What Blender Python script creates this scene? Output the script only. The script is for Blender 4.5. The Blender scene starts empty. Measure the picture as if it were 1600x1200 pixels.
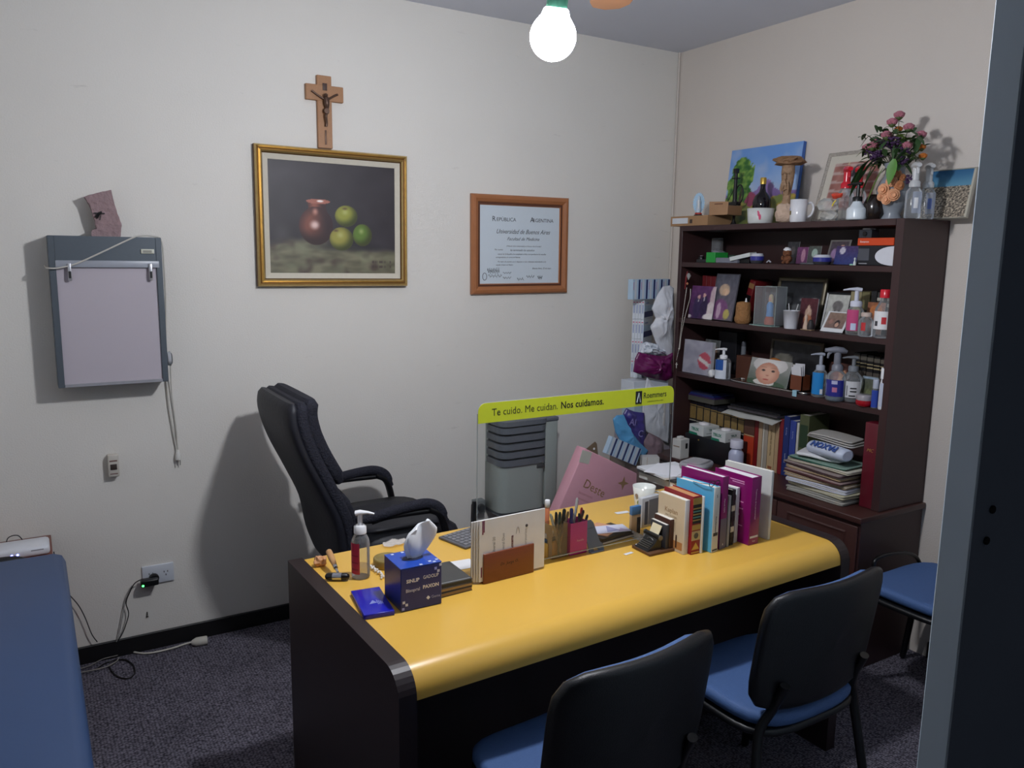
import bpy, bmesh, math, random
from mathutils import Vector, Matrix, Euler, noise
SC = bpy.context.scene
COL = SC.collection
PI = math.pi
# ------------------------------------------------------------------ camera
FOC, YAW, PIT, ROL = 1242.585, 1.02377283, 0.15918634, 0.01376631
CAM = Vector((-3.20384, -3.51285, 1.68))
_f = Vector((math.cos(PIT)*math.cos(YAW), math.cos(PIT)*math.sin(YAW), -math.sin(PIT)))
_r0 = Vector((math.sin(YAW), -math.cos(YAW), 0)); _u0 = _r0.cross(_f)
_r = math.cos(ROL)*_r0 + math.sin(ROL)*_u0
_u = -math.sin(ROL)*_r0 + math.cos(ROL)*_u0
cd = bpy.data.cameras.new('camera'); cam = bpy.data.objects.new('camera', cd); COL.objects.link(cam)
cd.sensor_fit = 'HORIZONTAL'; cd.sensor_width = 36; cd.lens = 36*FOC/1600; cd.clip_start = .02; cd.clip_end = 50
M = Matrix((( _r.x,_u.x,-_f.x,CAM.x),(_r.y,_u.y,-_f.y,CAM.y),(_r.z,_u.z,-_f.z,CAM.z),(0,0,0,1)))
cam.matrix_world = M
SC.camera = cam
def U(px, py, axis, val):
    """the point where the sight line of a photo pixel meets a known plane of the room"""
    d = _f + _r*(px-800)/FOC - _u*(py-600)/FOC
    return CAM + d*((val-CAM[axis])/d[axis])
# ------------------------------------------------------------------ world, exposure
w = bpy.data.worlds.new('world'); SC.world = w; w.use_nodes = True
w.node_tree.nodes['Background'].inputs[0].default_value = (.75, .8, 1, 1)
w.node_tree.nodes['Background'].inputs[1].default_value = .02
SC.view_settings.view_transform = 'Standard'; SC.view_settings.look = 'None'
SC.view_settings.exposure = 0.0; SC.view_settings.gamma = 1.0; SC.view_settings.use_curve_mapping = False
BULB = Vector((-2.03, -1.76, 2.225)); BULB_STRENGTH = 520.0; BULB_COLOR = (.955, .985, 1.05)
# ------------------------------------------------------------------ materials
def lin(c):
    return tuple(((x/255)/12.92 if x/255 <= .04045 else (((x/255)+.055)/1.055)**2.4) for x in c[:3])
MATS = {}
def mat(name, c, rough=.55, metal=0, var=.06, vs=30, bump=0, bs=200, spec=.5, emit=0, kind='noise', coat=0):
    if name in MATS: return MATS[name]
    m = bpy.data.materials.new(name); m.use_nodes = True; nt = m.node_tree; N = nt.nodes; L = nt.links
    b = N['Principled BSDF']; b.inputs['Roughness'].default_value = rough; b.inputs['Metallic'].default_value = metal
    b.inputs['Specular IOR Level'].default_value = spec; b.inputs['Coat Weight'].default_value = coat
    l = lin(c)
    tc = N.new('ShaderNodeTexCoord')
    if kind == 'wood':
        mp = N.new('ShaderNodeMapping'); mp.inputs['Scale'].default_value = (3, 3, 40) if vs != 1 else (40, 40, 3)
        t = N.new('ShaderNodeTexNoise'); t.inputs['Scale'].default_value = 6; t.inputs['Detail'].default_value = 5
        L.new(tc.outputs['Object'], mp.inputs[0]); L.new(mp.outputs[0], t.inputs['Vector'])
    else:
        t = N.new('ShaderNodeTexNoise'); t.inputs['Scale'].default_value = vs; t.inputs['Detail'].default_value = 3
        L.new(tc.outputs['Object'], t.inputs['Vector'])
    r = N.new('ShaderNodeMix'); r.data_type = 'RGBA'
    r.inputs[6].default_value = (*[x*(1-var) for x in l], 1); r.inputs[7].default_value = (*[min(1, x*(1+var)) for x in l], 1)
    L.new(t.outputs['Fac'], r.inputs[0]); L.new(r.outputs[2], b.inputs['Base Color'])
    if bump:
        t2 = N.new('ShaderNodeTexNoise'); t2.inputs['Scale'].default_value = bs
        L.new(tc.outputs['Object'], t2.inputs['Vector'])
        bp = N.new('ShaderNodeBump'); bp.inputs['Strength'].default_value = bump; bp.inputs['Distance'].default_value = .01
        L.new(t2.outputs['Fac'], bp.inputs['Height']); L.new(bp.outputs[0], b.inputs['Normal'])
    if emit:
        b.inputs['Emission Color'].default_value = (*l, 1); b.inputs['Emission Strength'].default_value = emit
    MATS[name] = m; return m
def clear(name, tint=(1, 1, 1), op=.08, rough=.08):
    """thin clear plastic or glass: transparent body with a glossy skin"""
    if name in MATS: return MATS[name]
    m = bpy.data.materials.new(name); m.use_nodes = True; nt = m.node_tree; N = nt.nodes; L = nt.links
    N.remove(N['Principled BSDF']); o = N['Material Output']
    tr = N.new('ShaderNodeBsdfTransparent'); tr.inputs[0].default_value = (*tint, 1)
    pr = N.new('ShaderNodeBsdfPrincipled'); pr.inputs['Base Color'].default_value = (*[x*.8 for x in tint], 1); pr.inputs['Roughness'].default_value = rough
    fr = N.new('ShaderNodeFresnel'); fr.inputs[0].default_value = 1.3 if op else 1.22
    ad = N.new('ShaderNodeMath'); ad.operation = 'ADD'; ad.inputs[1].default_value = op; ad.use_clamp = True
    L.new(fr.outputs[0], ad.inputs[0])
    mx = N.new('ShaderNodeMixShader'); L.new(ad.outputs[0], mx.inputs[0]); L.new(tr.outputs[0], mx.inputs[1]); L.new(pr.outputs[0], mx.inputs[2])
    L.new(mx.outputs[0], o.inputs[0]); MATS[name] = m; return m
def painted(rough=.5, name='printed picture'):
    if name in MATS: return MATS[name]
    m = bpy.data.materials.new(name); m.use_nodes = True; nt = m.node_tree
    a = nt.nodes.new('ShaderNodeAttribute'); a.attribute_name = 'Col'
    b = nt.nodes['Principled BSDF']; nt.links.new(a.outputs['Color'], b.inputs['Base Color']); b.inputs['Roughness'].default_value = rough
    MATS[name] = m; return m
def C(*c, **k):
    """plain plastic / paper / paint of one colour"""
    return mat('colour_%d_%d_%d_%s' % (c[0], c[1], c[2], '_'.join('%s%s' % x for x in k.items())), c, **k)
# ------------------------------------------------------------------ transforms
def Tr(x, y=0, z=0): return Matrix.Translation(Vector((x, y, z)) if not isinstance(x, Vector) else x)
def Rz(a): return Matrix.Rotation(a, 4, 'Z')
def Rx(a): return Matrix.Rotation(a, 4, 'X')
def Ry(a): return Matrix.Rotation(a, 4, 'Y')
def Sc(x, y, z): return Matrix.Diagonal((x, y, z, 1))
def onback(p): return Matrix(((1,0,0,p[0]),(0,0,-1,p[1]),(0,1,0,p[2]),(0,0,0,1)))      # local xy = picture plane, z towards the room (-y)
def onright(p): return Matrix(((0,0,-1,p[0]),(-1,0,0,p[1]),(0,1,0,p[2]),(0,0,0,1)))    # the same on the right wall, z towards -x
XY2BACK = Matrix(((1,0,0,0),(0,0,-1,0),(0,1,0,0),(0,0,0,1)))
XY2RIGHT = Matrix(((0,0,-1,0),(-1,0,0,0),(0,1,0,0),(0,0,0,1)))
# ------------------------------------------------------------------ mesh builder
class MB:
    def __init__(s): s.v=[]; s.f=[]; s.mi=[]; s.sm=[]; s.mats=[]; s.c={}; s.T=Matrix()
    def add(s, vs, fs, m, smooth=False, cols=None, T=None):
        if m not in s.mats: s.mats.append(m)
        i = s.mats.index(m); n = len(s.v); X = s.T @ T if T is not None else s.T
        s.v += [X @ Vector(p) for p in vs]
        flip = X.determinant() < 0
        for f in fs:
            g = [n+k for k in f]; s.f.append(g[::-1] if flip else g); s.mi.append(i); s.sm.append(smooth)
        if cols:
            for k, c in enumerate(cols): s.c[n+k] = c
        return s
    def box(s, x0, x1, y0, y1, z0, z1, m, bev=0, T=None, seg=2):
        if x0 > x1: x0, x1 = x1, x0
        if y0 > y1: y0, y1 = y1, y0
        if z0 > z1: z0, z1 = z1, z0
        if bev <= 0:
            vs = [(x0,y0,z0),(x1,y0,z0),(x1,y1,z0),(x0,y1,z0),(x0,y0,z1),(x1,y0,z1),(x1,y1,z1),(x0,y1,z1)]
            return s.add(vs, [(0,3,2,1),(4,5,6,7),(0,1,5,4),(1,2,6,5),(2,3,7,6),(3,0,4,7)], m, T=T)
        bm = bmesh.new(); bmesh.ops.create_cube(bm, size=1)
        for v in bm.verts: v.co = Vector(((x0+x1)/2+v.co.x*(x1-x0), (y0+y1)/2+v.co.y*(y1-y0), (z0+z1)/2+v.co.z*(z1-z0)))
        bev = min(bev, .49*min(x1-x0, y1-y0, z1-z0))
        bmesh.ops.bevel(bm, geom=bm.edges[:], offset=bev, segments=seg, profile=.5, affect='EDGES')
        bm.verts.index_update()
        s.add([v.co.copy() for v in bm.verts], [[v.index for v in f.verts] for f in bm.faces], m, seg > 1, T=T); bm.free(); return s
    def cbox(s, c, d, m, bev=0, T=None):
        return s.box(c[0]-d[0]/2, c[0]+d[0]/2, c[1]-d[1]/2, c[1]+d[1]/2, c[2]-d[2]/2, c[2]+d[2]/2, m, bev, T)
    def loft(s, rings, m, cap=True, smooth=True, T=None, close=False):
        n = len(rings[0]); vs = [p for r in rings for p in r]; fs = []
        R = len(rings)
        for i in range(R if close else R-1):
            j = (i+1) % R
            for k in range(n):
                fs.append((i*n+k, i*n+(k+1) % n, j*n+(k+1) % n, j*n+k))
        s.add(vs, fs, m, smooth, T=T)
        if cap and not close:
            s.add(rings[0], [list(range(n))[::-1]], m, False, T=T); s.add(rings[-1], [list(range(n))], m, False, T=T)
        return s
    def lathe(s, prof, m, n=20, c=(0,0,0), sx=1, sy=1, T=None, cap=True, a0=0):
        rings = [[(c[0]+r*sx*math.cos(a0+2*PI*k/n), c[1]+r*sy*math.sin(a0+2*PI*k/n), c[2]+z) for k in range(n)] for r, z in prof]
        return s.loft(rings, m, cap, True, T)
    def cyl(s, r, z0, z1, m, n=20, c=(0,0,0), T=None, r2=None, sx=1, sy=1):
        r2 = r if r2 is None else r2; b = min(abs(z1-z0)*.2, r*.2)
        return s.lathe([(r-b, z0), (r, z0+b), (r2, z1-b), (r2-b, z1)], m, n, c, sx, sy, T)
    def tube(s, pts, r, m, n=8, T=None, flat=1, up=None, close=False):
        pts = [Vector(p) for p in pts]; K = len(pts); rs = r if isinstance(r, (list, tuple)) else [r]*K
        rings = []; ref = Vector(up) if up else None; pa = None
        for i, p in enumerate(pts):
            if close: d = pts[(i+1) % K]-pts[i-1]
            else: d = pts[min(i+1, K-1)]-pts[max(i-1, 0)]
            d = d.normalized() if d.length > 1e-9 else Vector((0,0,1))
            if ref is not None: a = ref.cross(d)
            elif pa is None: a = d.cross(Vector((0,0,1)) if abs(d.z) < .9 else Vector((1,0,0)))
            else: a = pa - d*pa.dot(d)
            if a.length < 1e-6: a = d.orthogonal()
            a.normalize(); pa = a; b = d.cross(a)
            rings.append([p + a*(rs[i]*math.cos(2*PI*k/n)) + b*(rs[i]*flat*math.sin(2*PI*k/n)) for k in range(n)])
        return s.loft(rings, m, True, True, T, close)
    def prism(s, poly, h0, h1, m, T=None, smooth=False):
        """outline in xy, extruded along z"""
        n = len(poly); A = sum(poly[i][0]*poly[(i+1) % n][1]-poly[(i+1) % n][0]*poly[i][1] for i in range(n))
        if A < 0: poly = poly[::-1]
        vs = [(x, y, h0) for x, y in poly]+[(x, y, h1) for x, y in poly]
        s.add(vs, [list(range(n))[::-1], list(range(n, 2*n))], m, False, T=T)
        return s.add(vs, [(i, (i+1) % n, n+(i+1) % n, n+i) for i in range(n)], m, smooth, T=T)
    def pic(s, w, h, fn, nx, ny, T=None, m=None, z=0):
        """a painted or printed rectangle centred on the origin in xy; fn(u,v)->sRGB 0..255, v upwards"""
        vs = []; cols = []
        for j in range(ny+1):
            for i in range(nx+1):
                u, v = i/nx, j/ny; vs.append(((u-.5)*w, (v-.5)*h, z)); cols.append(lin([max(0, min(255, q)) for q in fn(u, v)]))
        fs = [(j*(nx+1)+i, j*(nx+1)+i+1, (j+1)*(nx+1)+i+1, (j+1)*(nx+1)+i) for j in range(ny) for i in range(nx)]
        return s.add(vs, fs, m or painted(), True, cols, T)
    def pad(s, w, h, t, m, e=5, n=40, fn=None, T=None, soft=.35):
        """cushion shaped slab in xy, thickness t in z, bent by fn"""
        base = []
        for k in range(n):
            a = 2*PI*k/n; c, q = math.cos(a), math.sin(a); rr = (abs(c)**e+abs(q)**e)**(-1/e)
            base.append((c*rr*w/2, q*rr*h/2))
        g = fn or (lambda x, y, z: (x, y, z)); R = []
        def ring(k, z): return [g(x*k, y*k, z) for x, y in base]
        b = soft*t/min(w, h)*2
        for k, z in ((.02, -t/2), (.3, -t/2), (.6, -t/2), (.85, -t/2), (1-b, -t/2), (1-b*.3, -t*.38), (1, -t*.12), (1, t*.12), (1-b*.3, t*.38), (1-b, t/2), (.85, t*.52), (.6, t*.55), (.3, t*.56), (.02, t*.56)):
            R.append(ring(k, z))
        return s.loft(R, m, True, True, T)
    def frame(s, w, h, prof, ms, T=None):
        """mitred moulding: prof = (inset from the outer edge, height) points"""
        for i in range(len(prof)-1):
            (a, za), (b, zb) = prof[i], prof[i+1]; m = ms[i] if isinstance(ms, list) else ms
            q = []
            for k, z in ((a, za), (b, zb)):
                q += [(-w/2+k, -h/2+k, z), (w/2-k, -h/2+k, z), (w/2-k, h/2-k, z), (-w/2+k, h/2-k, z)]
            s.add(q, [(j, (j+1) % 4, 4+(j+1) % 4, 4+j) for j in range(4)], m, False, T=T)
        return s
    def text(s, body, size, m, T, shear=0, align='CENTER', th=.0002, bold=0, sx=1):
        cu = bpy.data.curves.new('t', 'FONT'); cu.body = body; cu.size = size; cu.align_x = align; cu.align_y = 'CENTER'
        cu.extrude = th; cu.shear = shear; cu.resolution_u = 2; cu.offset = bold*size
        o = bpy.data.objects.new('t', cu); me = bpy.data.meshes.new_from_object(o)
        s.add([v.co.copy() for v in me.vertices], [list(p.vertices) for p in me.polygons], m, False, T=T @ Sc(sx, 1, 1))
        bpy.data.objects.remove(o); bpy.data.meshes.remove(me); bpy.data.curves.remove(cu); return s
    def build(s, name, parent=None, T=None, label=None, cat=None, group=None, kind=None):
        me = bpy.data.meshes.new(name); me.from_pydata([tuple(v) for v in s.v], [], s.f)
        for m in s.mats: me.materials.append(m)
        me.polygons.foreach_set('material_index', s.mi); me.polygons.foreach_set('use_smooth', s.sm)
        if s.c:
            a = me.color_attributes.new('Col', 'FLOAT_COLOR', 'POINT')
            a.data.foreach_set('color', [x for i in range(len(s.v)) for x in (*s.c.get(i, (1,1,1)), 1)])
        me.update(); o = bpy.data.objects.new(name, me); COL.objects.link(o)
        if parent: o.parent = parent
        if T is not None: o.matrix_local = T
        return tag(o, label, cat, group, kind)
def tag(o, label=None, cat=None, group=None, kind=None):
    for k, v in (('label', label), ('category', cat), ('group', group), ('kind', kind)):
        if v: o[k] = v
    return o
def thing(name, label, cat, T=None, group=None):
    o = bpy.data.objects.new(name, None); COL.objects.link(o); o.empty_display_size = .05
    if T is not None: o.matrix_world = T
    return tag(o, label, cat, group)
def dup(o, T, label=None, group=None):
    r = o.copy(); COL.objects.link(r); r.matrix_world = T
    if label: r['label'] = label
    if group: r['group'] = group
    for ch in o.children:
        c = ch.copy(); COL.objects.link(c); c.parent = r
        for g in ch.children:
            d = g.copy(); COL.objects.link(d); d.parent = c
    return r
def struct(name, mb, T=None, parent=None): return mb.build(name, parent, T, kind='structure')
def bez(pts, n=8):
    """smooth Catmull-Rom curve through points"""
    P = [Vector(p) for p in pts]; P = [P[0]*2-P[1]]+P+[P[-1]*2-P[-2]]; out = []
    for i in range(1, len(P)-2):
        a, b, c, d = P[i-1:i+3]
        for k in range(n):
            t = k/n; out.append(.5*((2*b)+(c-a)*t+(2*a-5*b+4*c-d)*t*t+(3*b-a-3*c+d)*t**3))
    out.append(P[-2]); return out
def blob(mb, c, d, m, seed=0, amp=.2, fr=2.0, sub=3, smooth=False, T=None, squash=None):
    """crumpled or lumpy body: noise-displaced ball of size d"""
    bm = bmesh.new(); bmesh.ops.create_icosphere(bm, subdivisions=sub, radius=1)
    vs = []
    for v in bm.verts:
        p = v.co; q = p*fr+Vector((seed*7.3, seed*3.1, seed)); k = 1+amp*(noise.noise(q)*1.6+abs(noise.noise(q*2.3))*1.2-.3)
        e = 2.8; b = (abs(p.x)**e+abs(p.y)**e+abs(p.z)**e)**(-1/e)
        vs.append((c[0]+p.x*k*b*d[0]/2, c[1]+p.y*k*b*d[1]/2, max(c[2]-d[2]/2, c[2]+p.z*k*b*d[2]/2)))
    bm.verts.index_update(); mb.add(vs, [[v.index for v in f.verts] for f in bm.faces], m, smooth, T=T); bm.free(); return mb
def mix(a, b, t): t = max(0, min(1, t)); return tuple(x+(y-x)*t for x, y in zip(a, b))
def sst(a, b, x): t = max(0, min(1, (x-a)/(b-a))); return t*t*(3-2*t)
def ell(u, v, cx, cy, rx, ry): return math.hypot((u-cx)/rx, (v-cy)/ry)
def fbm(u, v, s=5, seed=0): return noise.noise(Vector((u*s+seed, v*s-seed*2, seed)))+.5*noise.noise(Vector((u*s*2.1, v*s*2.1+seed, 3.3+seed)))
# ================================================================== the room
CEIL = 2.81
def wallmat(name, c, ms=.1):
    m = mat(name, c, rough=.75, var=.03, vs=3, bump=.12, bs=160, spec=.25)
    nt = m.node_tree; N = nt.nodes; L = nt.links; b = N['Principled BSDF']
    src = b.inputs['Base Color'].links[0].from_socket
    tc = N.new('ShaderNodeTexCoord'); mp = N.new('ShaderNodeMapping'); mp.inputs['Scale'].default_value = (2.2, 2.2, 9)
    t = N.new('ShaderNodeTexNoise'); t.inputs['Scale'].default_value = 2.4; t.inputs['Detail'].default_value = 6; t.inputs['Roughness'].default_value = .65
    r = N.new('ShaderNodeValToRGB'); r.color_ramp.elements[0].position = .66; r.color_ramp.elements[1].position = .8
    r.color_ramp.elements[0].color = (0,0,0,1); r.color_ramp.elements[1].color = (ms, ms, ms, 1)
    mx = N.new('ShaderNodeMix'); mx.data_type = 'RGBA'; mx.inputs[7].default_value = (*lin((120, 112, 105)), 1)
    L.new(tc.outputs['Object'], mp.inputs[0]); L.new(mp.outputs[0], t.inputs['Vector']); L.new(t.outputs['Fac'], r.inputs[0])
    L.new(r.outputs[0], mx.inputs[0]); L.new(src, mx.inputs[6]); L.new(mx.outputs[2], b.inputs['Base Color'])
    return m
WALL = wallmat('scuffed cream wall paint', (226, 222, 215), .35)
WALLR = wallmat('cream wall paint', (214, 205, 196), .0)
def carpet():
    m = mat('grey loop carpet', (50, 49, 58), rough=.95, var=.0, spec=.1)
    nt = m.node_tree; N = nt.nodes; L = nt.links; b = N['Principled BSDF']
    tc = N.new('ShaderNodeTexCoord'); mp = N.new('ShaderNodeMapping'); mp.inputs['Rotation'].default_value = (0, 0, .0)
    mp.inputs['Scale'].default_value = (1, 1.7, 1)
    v = N.new('ShaderNodeTexVoronoi'); v.inputs['Scale'].default_value = 95; v.inputs['Randomness'].default_value = .55
    L.new(tc.outputs['Object'], mp.inputs[0]); L.new(mp.outputs[0], v.inputs['Vector'])
    r = N.new('ShaderNodeValToRGB'); r.color_ramp.elements[0].position = .1; r.color_ramp.elements[1].position = .75
    r.color_ramp.elements[0].color = (*lin((158, 153, 168)), 1); r.color_ramp.elements[1].color = (*lin((58, 56, 66)), 1)
    L.new(v.outputs['Distance'], r.inputs[0])
    n2 = N.new('ShaderNodeTexNoise'); n2.inputs['Scale'].default_value = 5; L.new(tc.outputs['Object'], n2.inputs['Vector'])
    mx = N.new('ShaderNodeMix'); mx.data_type = 'RGBA'; mx.blend_type = 'MULTIPLY'; mx.inputs[0].default_value = .5
    L.new(r.outputs[0], mx.inputs[6]); L.new(n2.outputs['Fac'], mx.inputs[7]); L.new(mx.outputs[2], b.inputs['Base Color'])
    bp = N.new('ShaderNodeBump'); bp.inputs['Strength'].default_value = .8; bp.inputs['Distance'].default_value = .006; bp.invert = True
    L.new(v.outputs['Distance'], bp.inputs['Height']); L.new(bp.outputs[0], b.inputs['Normal']); return m
XL, YF = -4.0, -2.9
struct('floor', MB().box(XL-.1, .1, -4.6, .1, -.1, 0, carpet()))
struct('ceiling', MB().box(XL-.1, .1, -3.02, .1, CEIL, CEIL+.1, mat('blue grey ceiling paint', (205, 208, 218), rough=.8, var=.03, vs=4, bump=.05)))
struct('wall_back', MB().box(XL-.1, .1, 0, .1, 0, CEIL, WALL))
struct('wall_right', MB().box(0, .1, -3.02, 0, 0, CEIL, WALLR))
struct('wall_left', MB().box(XL-.1, XL, -3.02, 0, 0, CEIL, WALL))
DOORP = mat('blue grey door paint', (176, 192, 206), rough=.5, var=.05, vs=6)
mb = MB(); mb.box(-1.28, 0, YF-.12, YF, 0, CEIL, DOORP); mb.box(XL, -3.55, YF-.12, YF, 0, CEIL, DOORP); mb.box(-3.55, -1.28, YF-.12, YF, 2.12, CEIL, DOORP)
struct('wall_front', mb)
BASE = mat('black vinyl baseboard', (16, 15, 17), rough=.5)
struct('baseboard_back', MB().box(XL, 0, -.012, 0, 0, .075, BASE, .003, seg=1))
struct('baseboard_right', MB().box(-.012, 0, YF, -1.72, 0, .075, BASE, .003, seg=1))
# the painted conduit running down the corner
struct('trim_1', MB().tube([(-.007, -.007, .8), (-.007, -.007, CEIL)], .006, WALLR, 10))
# door leaf standing open beside the camera
dm = MB(); dm.box(-2.1, -1.28, -2.939, -2.895, .01, 2.1, DOORP, .002, seg=1)
door = struct('door_1', dm)
hm = MB(); DK = C(14, 14, 16, rough=.6)
for x, z in ((-2.055, 1.335), (-2.062, 1.29)):
    hm.cyl(.006, 0, .004, DK, 10, T=Tr(x, -2.939, z) @ Rx(PI/2))
struct('door_latch', hm, parent=door)
# ================================================================== lamp
BL = thing('pendant_bulb', 'glowing white light bulb hanging in a green socket below the ceiling', 'light bulb', Tr(BULB) @ Rx(.28) @ Ry(-.05))
m = bpy.data.materials.new('glowing opal dome'); m.use_nodes = True; b = m.node_tree.nodes['Principled BSDF']
b.inputs['Emission Color'].default_value = (*BULB_COLOR, 1); b.inputs['Emission Strength'].default_value = BULB_STRENGTH; b.inputs['Base Color'].default_value = (.9, .9, .9, 1)
R_ = .058
MB().lathe([(R_*math.sin(a), -R_*math.cos(a)) for a in [PI*k/22 for k in range(0, 12)]], m, 32, cap=False).build('bulb_dome', BL)
m2 = m.copy(); m2.node_tree.nodes['Principled BSDF'].inputs['Emission Strength'].default_value = BULB_STRENGTH*.45
MB().lathe([(R_*math.sin(a), -R_*math.cos(a)) for a in [PI*k/22 for k in range(11, 16)]]+[(.036, .048), (.031, .062), (.024, .068)], m2, 32).build('bulb_neck', BL)
MB().lathe([(.026, .064), (.0265, .068), (.0265, .135), (.024, .14)], mat('green socket plastic', (8, 44, 32), rough=.4), 24).build('socket', BL)
MB().tube(bez([(0, 0, .135), (.004, -.01, .25), (.02, .07, CEIL-2.225-.02)]), .0045, C(230, 230, 225)).build('cord', BL)
FN = thing('ceiling_fan', 'tan wooden ceiling fan blade poking in at the top beside the bulb', 'ceiling fan', Tr(-1.78, -1.9, 2.5))
TAN = mat('tan wooden fan blade', (168, 118, 82), rough=.45, kind='wood')
p = U(945, 14, 2, 2.5); d = (Vector((p.x, p.y, 0))-Vector((-1.78, -1.9, 0))); a = math.atan2(d.y, d.x); Ln = d.length
pts = [(.16, .03), (.2, .055), (Ln-.07, .066), (Ln-.02, .045), (Ln, 0)]
bl = MB().prism([(x, y) for x, y in pts]+[(x, -y) for x, y in pts[::-1][1:]], -.003, .003, TAN)
B0 = bl.build('blade', FN, Rz(a))
MB().lathe([(.03, -.05), (.09, -.04), (.1, 0), (.09, .05), (.03, .07), (.012, .075), (.012, .29), (.05, .295), (.055, .31)], C(225, 222, 215), 28).build('motor', FN)
for k in (1, 2, 3):
    c = B0.copy(); COL.objects.link(c); c.parent = FN; c.matrix_local = Rz(a+k*PI/2)
for k in range(4): MB().tube([(.08, 0, 0), (.18, 0, -.002)], .008, C(190, 170, 120, metal=1, rough=.3)).build('blade_arm', FN, Rz(a+k*PI/2))
# ================================================================== desk
DZ = .75
WEN = mat('dark brown desk veneer', (40, 28, 29), rough=.42, var=.15, kind='wood', vs=1)
YEL = mat('yellow desk laminate', (228, 180, 78), rough=.3, var=.02, vs=8, spec=.5)
TD = Tr(-1.742, -1.545, 0) @ Rz(.03)
desk = thing('desk', 'large desk with a glossy yellow top and dark brown side panels', 'desk', TD)
LX, YB, YFR, RR = .782, .375, -.408, .062      # half length, back edge, front edge, nose radius
DT = DZ-.0006
nose = [(YFR+RR-RR*math.sin(a), DT-RR+RR*math.cos(a)) for a in [PI/2*k/8 for k in range(9)]]
prof = [(YB, DT)]+nose+[(YFR, DZ-.072), (YFR+.012, DZ-.072), (YFR+.012, DZ-.035), (YB, DZ-.035)]
YZ = Matrix(((0,0,1,0),(1,0,0,0),(0,1,0,0),(0,0,0,1)))
MB().prism(prof, -LX, LX, YEL, T=YZ, smooth=False).build('desktop', desk)
for f in bpy.data.objects['desktop'].data.polygons: f.use_smooth = abs(f.normal.x) < .5 and f.normal.z > .02 and f.normal.y < -.02
R2 = RR+.006
sp = [(YB+.01, 0), (YB+.01, DZ+.003)]+[(YFR-.004+R2-R2*math.sin(a), DZ+.003-R2+R2*math.cos(a)) for a in [PI/2*k/8 for k in range(9)]]+[(YFR-.004, 0)]
for x0, x1 in ((-LX-.045, -LX), (LX, LX+.045)):
    MB().prism(sp, x0, x1, WEN, T=YZ).build('side_panel', desk)
MB().box(-LX, LX, -.13, -.112, .09, DZ-.035, WEN).build('modesty_panel', desk)
pm = MB(); pm.box(.38, LX-.002, -.11, .34, .1, .71, WEN, .003)
pd = pm.build('drawer_pedestal', desk)
for k in range(3): MB().box(.39, LX-.012, .34, .356, .13+k*.19, .305+k*.19, WEN, .003).build('drawer', pd)
# ================================================================== bookcase
BW = mat('dark brown bookcase veneer', (58, 36, 36), rough=.45, var=.14, kind='wood', vs=1)
BY0, BY1, BX = -1.635, -.397, -.31
bc = thing('bookcase', 'tall dark brown bookcase full of photos, bottles and books against the right wall', 'bookcase', Tr(-.16, -1.016, .673))
iT = Tr(.16, 1.016, -.673)
def bpart(name, *a, bev=.0015):
    MB().box(*a, BW, bev, T=iT, seg=1).build(name, bc)
bpart('side_panel', BX, -.008, BY1-.023, BY1, .673, 1.845)
bpart('side_panel', BX, -.008, BY0, BY0+.035, .673, 1.845)
SH = [1.845, 1.662, 1.376, 1.092, .672]
TH = .024
bpart('top_board', BX-.002, -.008, BY0+.035, BY1-.023, 1.845-.026, 1.845)
for z in SH[1:4]: bpart('shelf', BX+.004, -.012, BY0+.035, BY1-.023, z-TH, z)
bpart('back_panel', -.012, -.004, BY0, BY1, .673, 1.845, bev=0)
cb = thing('base_cabinet', 'low dark brown cabinet with doors under the bookcase', 'cabinet', Tr(-.24, -1.03, 0))
jT = Tr(.24, 1.03, 0)
CW = mat('worn reddish brown cabinet veneer', (66, 38, 34), rough=.4, var=.2, kind='wood', vs=1)
MB().box(-.42, -.004, -1.638, -.41, .0, .647, BW, .002, T=jT, seg=1).build('body', cb)
MB().box(-.442, -.004, -1.65, -.402, .647, .672, CW, .004, T=jT).build('top', cb)
for k in range(3):
    y0 = -1.63+k*.405; d = MB().box(-.432, -.421, y0, y0+.4, .05, .63, CW, .003, T=jT)
    for a, b_, c, e in ((y0+.05, y0+.345, .10, .6),):
        d.frame(b_-a, e-c, [(0, 0), (.006, .004), (.014, .001), (.02, .001)], CW, T=jT @ onright((-.432, (a+b_)/2, (c+e)/2)))
    D_ = d.build('door', cb)
    MB().box(-.438, -.431, y0+.02, y0+.034, .42, .5, mat('aged brass', (92, 70, 40), metal=1, rough=.45), .002, T=jT).build('keyhole_plate', D_)
# ================================================================== heater
ht = thing('gas_heater', 'grey wall-mounted gas heater with a dark slotted grille', 'heater', Tr(-1.05, 0, .385))
HG = mat('sage grey enamel', (160, 168, 163), rough=.4, var=.03); HD = mat('dark grey grille plastic', (100, 105, 112), rough=.45)
def rr_poly(x0, x1, y0, y1, r, n=6, corners=(1,1,1,1)):
    P = []
    for (cx, cy, a0, on) in ((x1, y1, 0, corners[0]), (x0, y1, PI/2, corners[1]), (x0, y0, PI, corners[2]), (x1, y0, 3*PI/2, corners[3])):
        if not on: P.append((cx, cy)); continue
        ox = cx-r if cx == x1 else cx+r; oy = cy-r if cy == y1 else cy+r
        P += [(ox+r*math.cos(a0+PI/2*k/n), oy+r*math.sin(a0+PI/2*k/n)) for k in range(n+1)]
    return P
b = MB(); b.prism(rr_poly(-.178, .1, -.175, -.012, .05, corners=(0,0,1,1)), 0, .245, HG, smooth=True); b.build('front_cover', ht)
b = MB(); b.box(.1, .178, -.155, -.003, -.0, .455, HG, .008); b.box(-.172, .1, -.03, -.001, .0, .46, HG); b.build('back_box', ht)
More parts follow.
